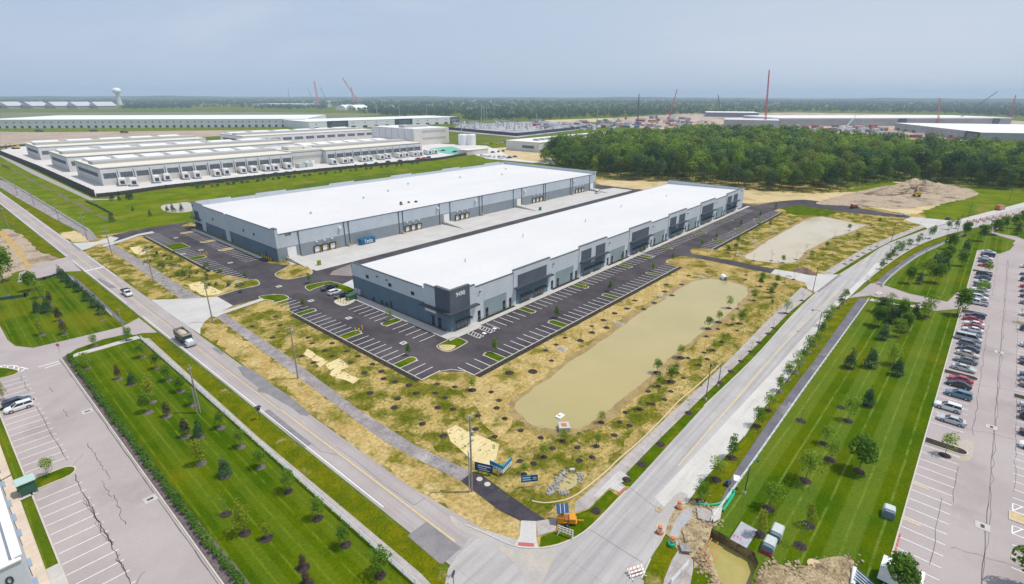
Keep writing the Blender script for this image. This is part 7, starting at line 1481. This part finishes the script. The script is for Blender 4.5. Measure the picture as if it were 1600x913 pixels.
# ------------------------------------------------------------------ the wood
wf = [(850,258),(936,279),(1045,284),(1163,296),(1200,299),(1268,301.5),(1311,299),(1345,290),(1381,284),(1442,285),(1502,289),(1600,299),(1690,310)]
wb = [(1690,240),(1600,226),(1500,221),(1400,216),(1300,210),(1240,203),(1200,200),(1100,199),(1030,204),(960,209),(880,216),(846,223)]
poly = np.array(GS(*wf)+[G(a,b_,19) for a,b_ in wb])
lo_, hi_ = poly.min(0), poly.max(0)
pos = []; g_ = np.random.default_rng(77)
def inpoly(p):
    c = False; j = len(poly)-1
    for i_ in range(len(poly)):
        if (poly[i_,1] > p[1]) != (poly[j,1] > p[1]) and p[0] < (poly[j,0]-poly[i_,0])*(p[1]-poly[i_,1])/(poly[j,1]-poly[i_,1])+poly[i_,0]: c = not c
        j = i_
    return c
st_ = 10.5
for x in np.arange(lo_[0],hi_[0],st_):
    for y in np.arange(lo_[1],hi_[1],st_):
        p = np.array([x,y])+g_.uniform(-4.6,4.6,2)
        if inpoly(p): pos.append(p)
def edge_d(p): return min(math.hypot(*(np.array(p)-q)) for q in EDGE)
EDGE = []
for a,b_ in zip(wf[:-1],wf[1:]): 
    A_,B_ = np.array(G(*a)), np.array(G(*b_)); k_ = max(2,int(np.linalg.norm(B_-A_)/5))
    EDGE += [A_+(B_-A_)*i_/k_ for i_ in range(k_)]
pos.sort(key=lambda p: edge_d(p)*1.0+.12*math.hypot(*p))
def woodcrown(seed, h, n, leaf):
    r2 = random.Random(seed); b_ = [(r2.uniform(-.19,.19)*h, r2.uniform(-.19,.19)*h, h*r2.uniform(.32,.80), h*r2.uniform(.10,.19)) for _ in range(10)]+[(0,0,h*.80,h*.17),(r2.uniform(-.08,.08)*h,r2.uniform(-.08,.08)*h,h*.62,h*.23),(r2.uniform(-.12,.12)*h,r2.uniform(-.12,.12)*h,h*.3,h*.12)]
    return leaves(b_, n, leaf, seed, up=.2, rnd=.38)
WC = [quads('crown', woodcrown(s,20,1250,1.0), WM[(0,1,2,0,3,1,0,2)[s]]) for s in range(8)]; WT = [trunkmesh(15,.28,s,4,.22) for s in range(4)]
UL = ('leafy broadleaf tree standing in the dense wood behind the new warehouses', 'trees of the wood')
NEAR = min(290, len(pos)); rest = []
for i,p in enumerate(pos):
    s = g_.uniform(.72,1.42)*(.82 if edge_d(p) < 9 else 1)
    if i < NEAR:
        r = empty('broadleaf_tree', (p[0],p[1],.03), g_.uniform(0,6.28)); r.scale = (s*g_.uniform(.72,1.2),)*2+(s,); T(r, UL[0], 'tree', UL[1])
        link(bpy.data.objects.new('trunk', WT[i%4]), r); link(bpy.data.objects.new('crown', WC[int(g_.integers(8))]), r)
    else:
        v = woodcrown(500+i%40, 20, 420, 1.6)*np.array([s,s,s]); a_ = g_.uniform(0,6.28); ca, sa = math.cos(a_), math.sin(a_)
        rest.append(np.stack([v[:,0]*ca-v[:,1]*sa+p[0], v[:,0]*sa+v[:,1]*ca+p[1], v[:,2]],1))
if rest: o = bpy.data.objects.new('woods', quads('woods', np.concatenate(rest), WM)); o.data.polygons.foreach_set('material_index', np.repeat([(0,1,2,0,3,1,0,2)[int(k_)] for k_ in g_.integers(0,8,len(rest))], 420).astype(np.int32)); link(o); T(o, kind='stuff')
# low growth along the front of the wood
ug = [leaves([(q[0]+g_.uniform(-4,2), q[1]+g_.uniform(-4,2), g_.uniform(.8,2.2), g_.uniform(1.2,2.6))], 40, .9, 900+i, up=.5) for i,q in enumerate(EDGE)]
o = bpy.data.objects.new('undergrowth', quads('undergrowth', np.concatenate(ug), LM['wood'])); link(o); T(o, kind='stuff')
# ------------------------------------------------------------------ far woodland
FR = [([(560,163),(700,160),(1110,160),(1110,178),(1090,180),(960,183.5),(850,187),(740,188),(716,180),(600,182),(575,176)], 2600), ([(1110,158),(1600,160),(1700,160),(1700,186),(1590,184),(1480,178),(1250,175),(1110,180)], 2200), ([(0,149.5),(1600,152.5),(1600,160),(560,163),(0,160)], 2600), ([(395,168),(430,163),(510,166),(512,172),(400,171)], 260), ([(190,166),(300,163),(306,170),(192,171)], 260), ([(520,166),(600,164),(700,172),(714,184),(640,184),(560,178)], 350), ([(0,160),(560,161),(560,164),(0,164)], 420), ([(296,163),(395,162),(395,169),(300,170)], 60), ([(0,165),(180,164),(180,167),(0,168)], 40), ([(720,186),(860,184),(870,188),(730,190)], 60), ([(1380,172),(1600,172),(1600,180),(1500,178)], 120)]
acc = []
for (pp,n_) in FR:
    pg = np.array(pp,float); l_, h_ = pg.min(0), pg.max(0); got = 0
    while got < n_:
        px, py = l_+(h_-l_)*g_.random(2)
        c = False; j = len(pg)-1
        for i_ in range(len(pg)):
            if (pg[i_,1] > py) != (pg[j,1] > py) and px < (pg[j,0]-pg[i_,0])*(py-pg[i_,1])/(pg[j,1]-pg[i_,1])+pg[i_,0]: c = not c
            j = i_
        if not c: continue
        got += 1; g = G(px,py); d = math.hypot(*g)
        if d > 14000: continue
        w_ = max(9.0, d*.0042)*g_.uniform(.7,1.3); hh = g_.uniform(11,19)*(1 if d < 4000 else 1.15); m_ = 34 if d < 2500 else 20
        bl = [(g_.uniform(-.3,.3)*w_, g_.uniform(-.3,.3)*w_, hh*g_.uniform(.3,.62), hh*g_.uniform(.26,.4)) for _ in range(4)]
        bl = [(a_*1.0,b_,c_,r_2) for a_,b_,c_,r_2 in bl]
        v = leaves(bl, m_, max(3.0, d*.0016), int(got+px*7), up=.5); v[:,:2] *= max(1.0, w_/(hh*.9)); acc.append(v+np.array([g[0],g[1],0]))
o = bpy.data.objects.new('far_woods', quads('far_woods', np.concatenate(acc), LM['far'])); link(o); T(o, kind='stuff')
# low hills on the skyline
b = MB(); n_ = 160; dist = 8200
for i in range(n_+1):
    a_ = R(41)+R(80)*(1-2*i/n_)*.8; hgt = 34+8*math.sin(i*.21)+5*math.sin(i*.47+1)+3*math.sin(i*1.3)
    for rr_2,z_ in ((0,0),(500,hgt*.8),(1500,hgt),(4500,0)): b.v.append(((dist+rr_2)*math.cos(a_),(dist+rr_2)*math.sin(a_),max(z_,0)))
for i in range(n_):
    for j in range(3): b.f.append((i*4+j,(i+1)*4+j,(i+1)*4+j+1,i*4+j+1)); b.m.append(0)
T(b.build('hills', mat('wooded_hills',(.03,.065,.03),(.05,.09,.04),.002,fine=.2,fscale=.01), smooth=True), kind='structure')
# ------------------------------------------------------------------ summer haze: one even closed box of air
hb = MB().box(-26000,-26000,-4.0,26000,26000,260)
hm_ = bpy.data.materials.new('haze_air'); hm_.use_nodes = True; t = hm_.node_tree; t.nodes.clear(); ou = t.nodes.new('ShaderNodeOutputMaterial'); pv = t.nodes.new('ShaderNodeVolumePrincipled')
pv.inputs['Color'].default_value = (.64,.77,1.0,1); pv.inputs['Density'].default_value = HAZE; pv.inputs['Anisotropy'].default_value = 0.0
t.links.new(pv.outputs[0], ou.inputs['Volume']); T(hb.build('haze', hm_), kind='stuff')
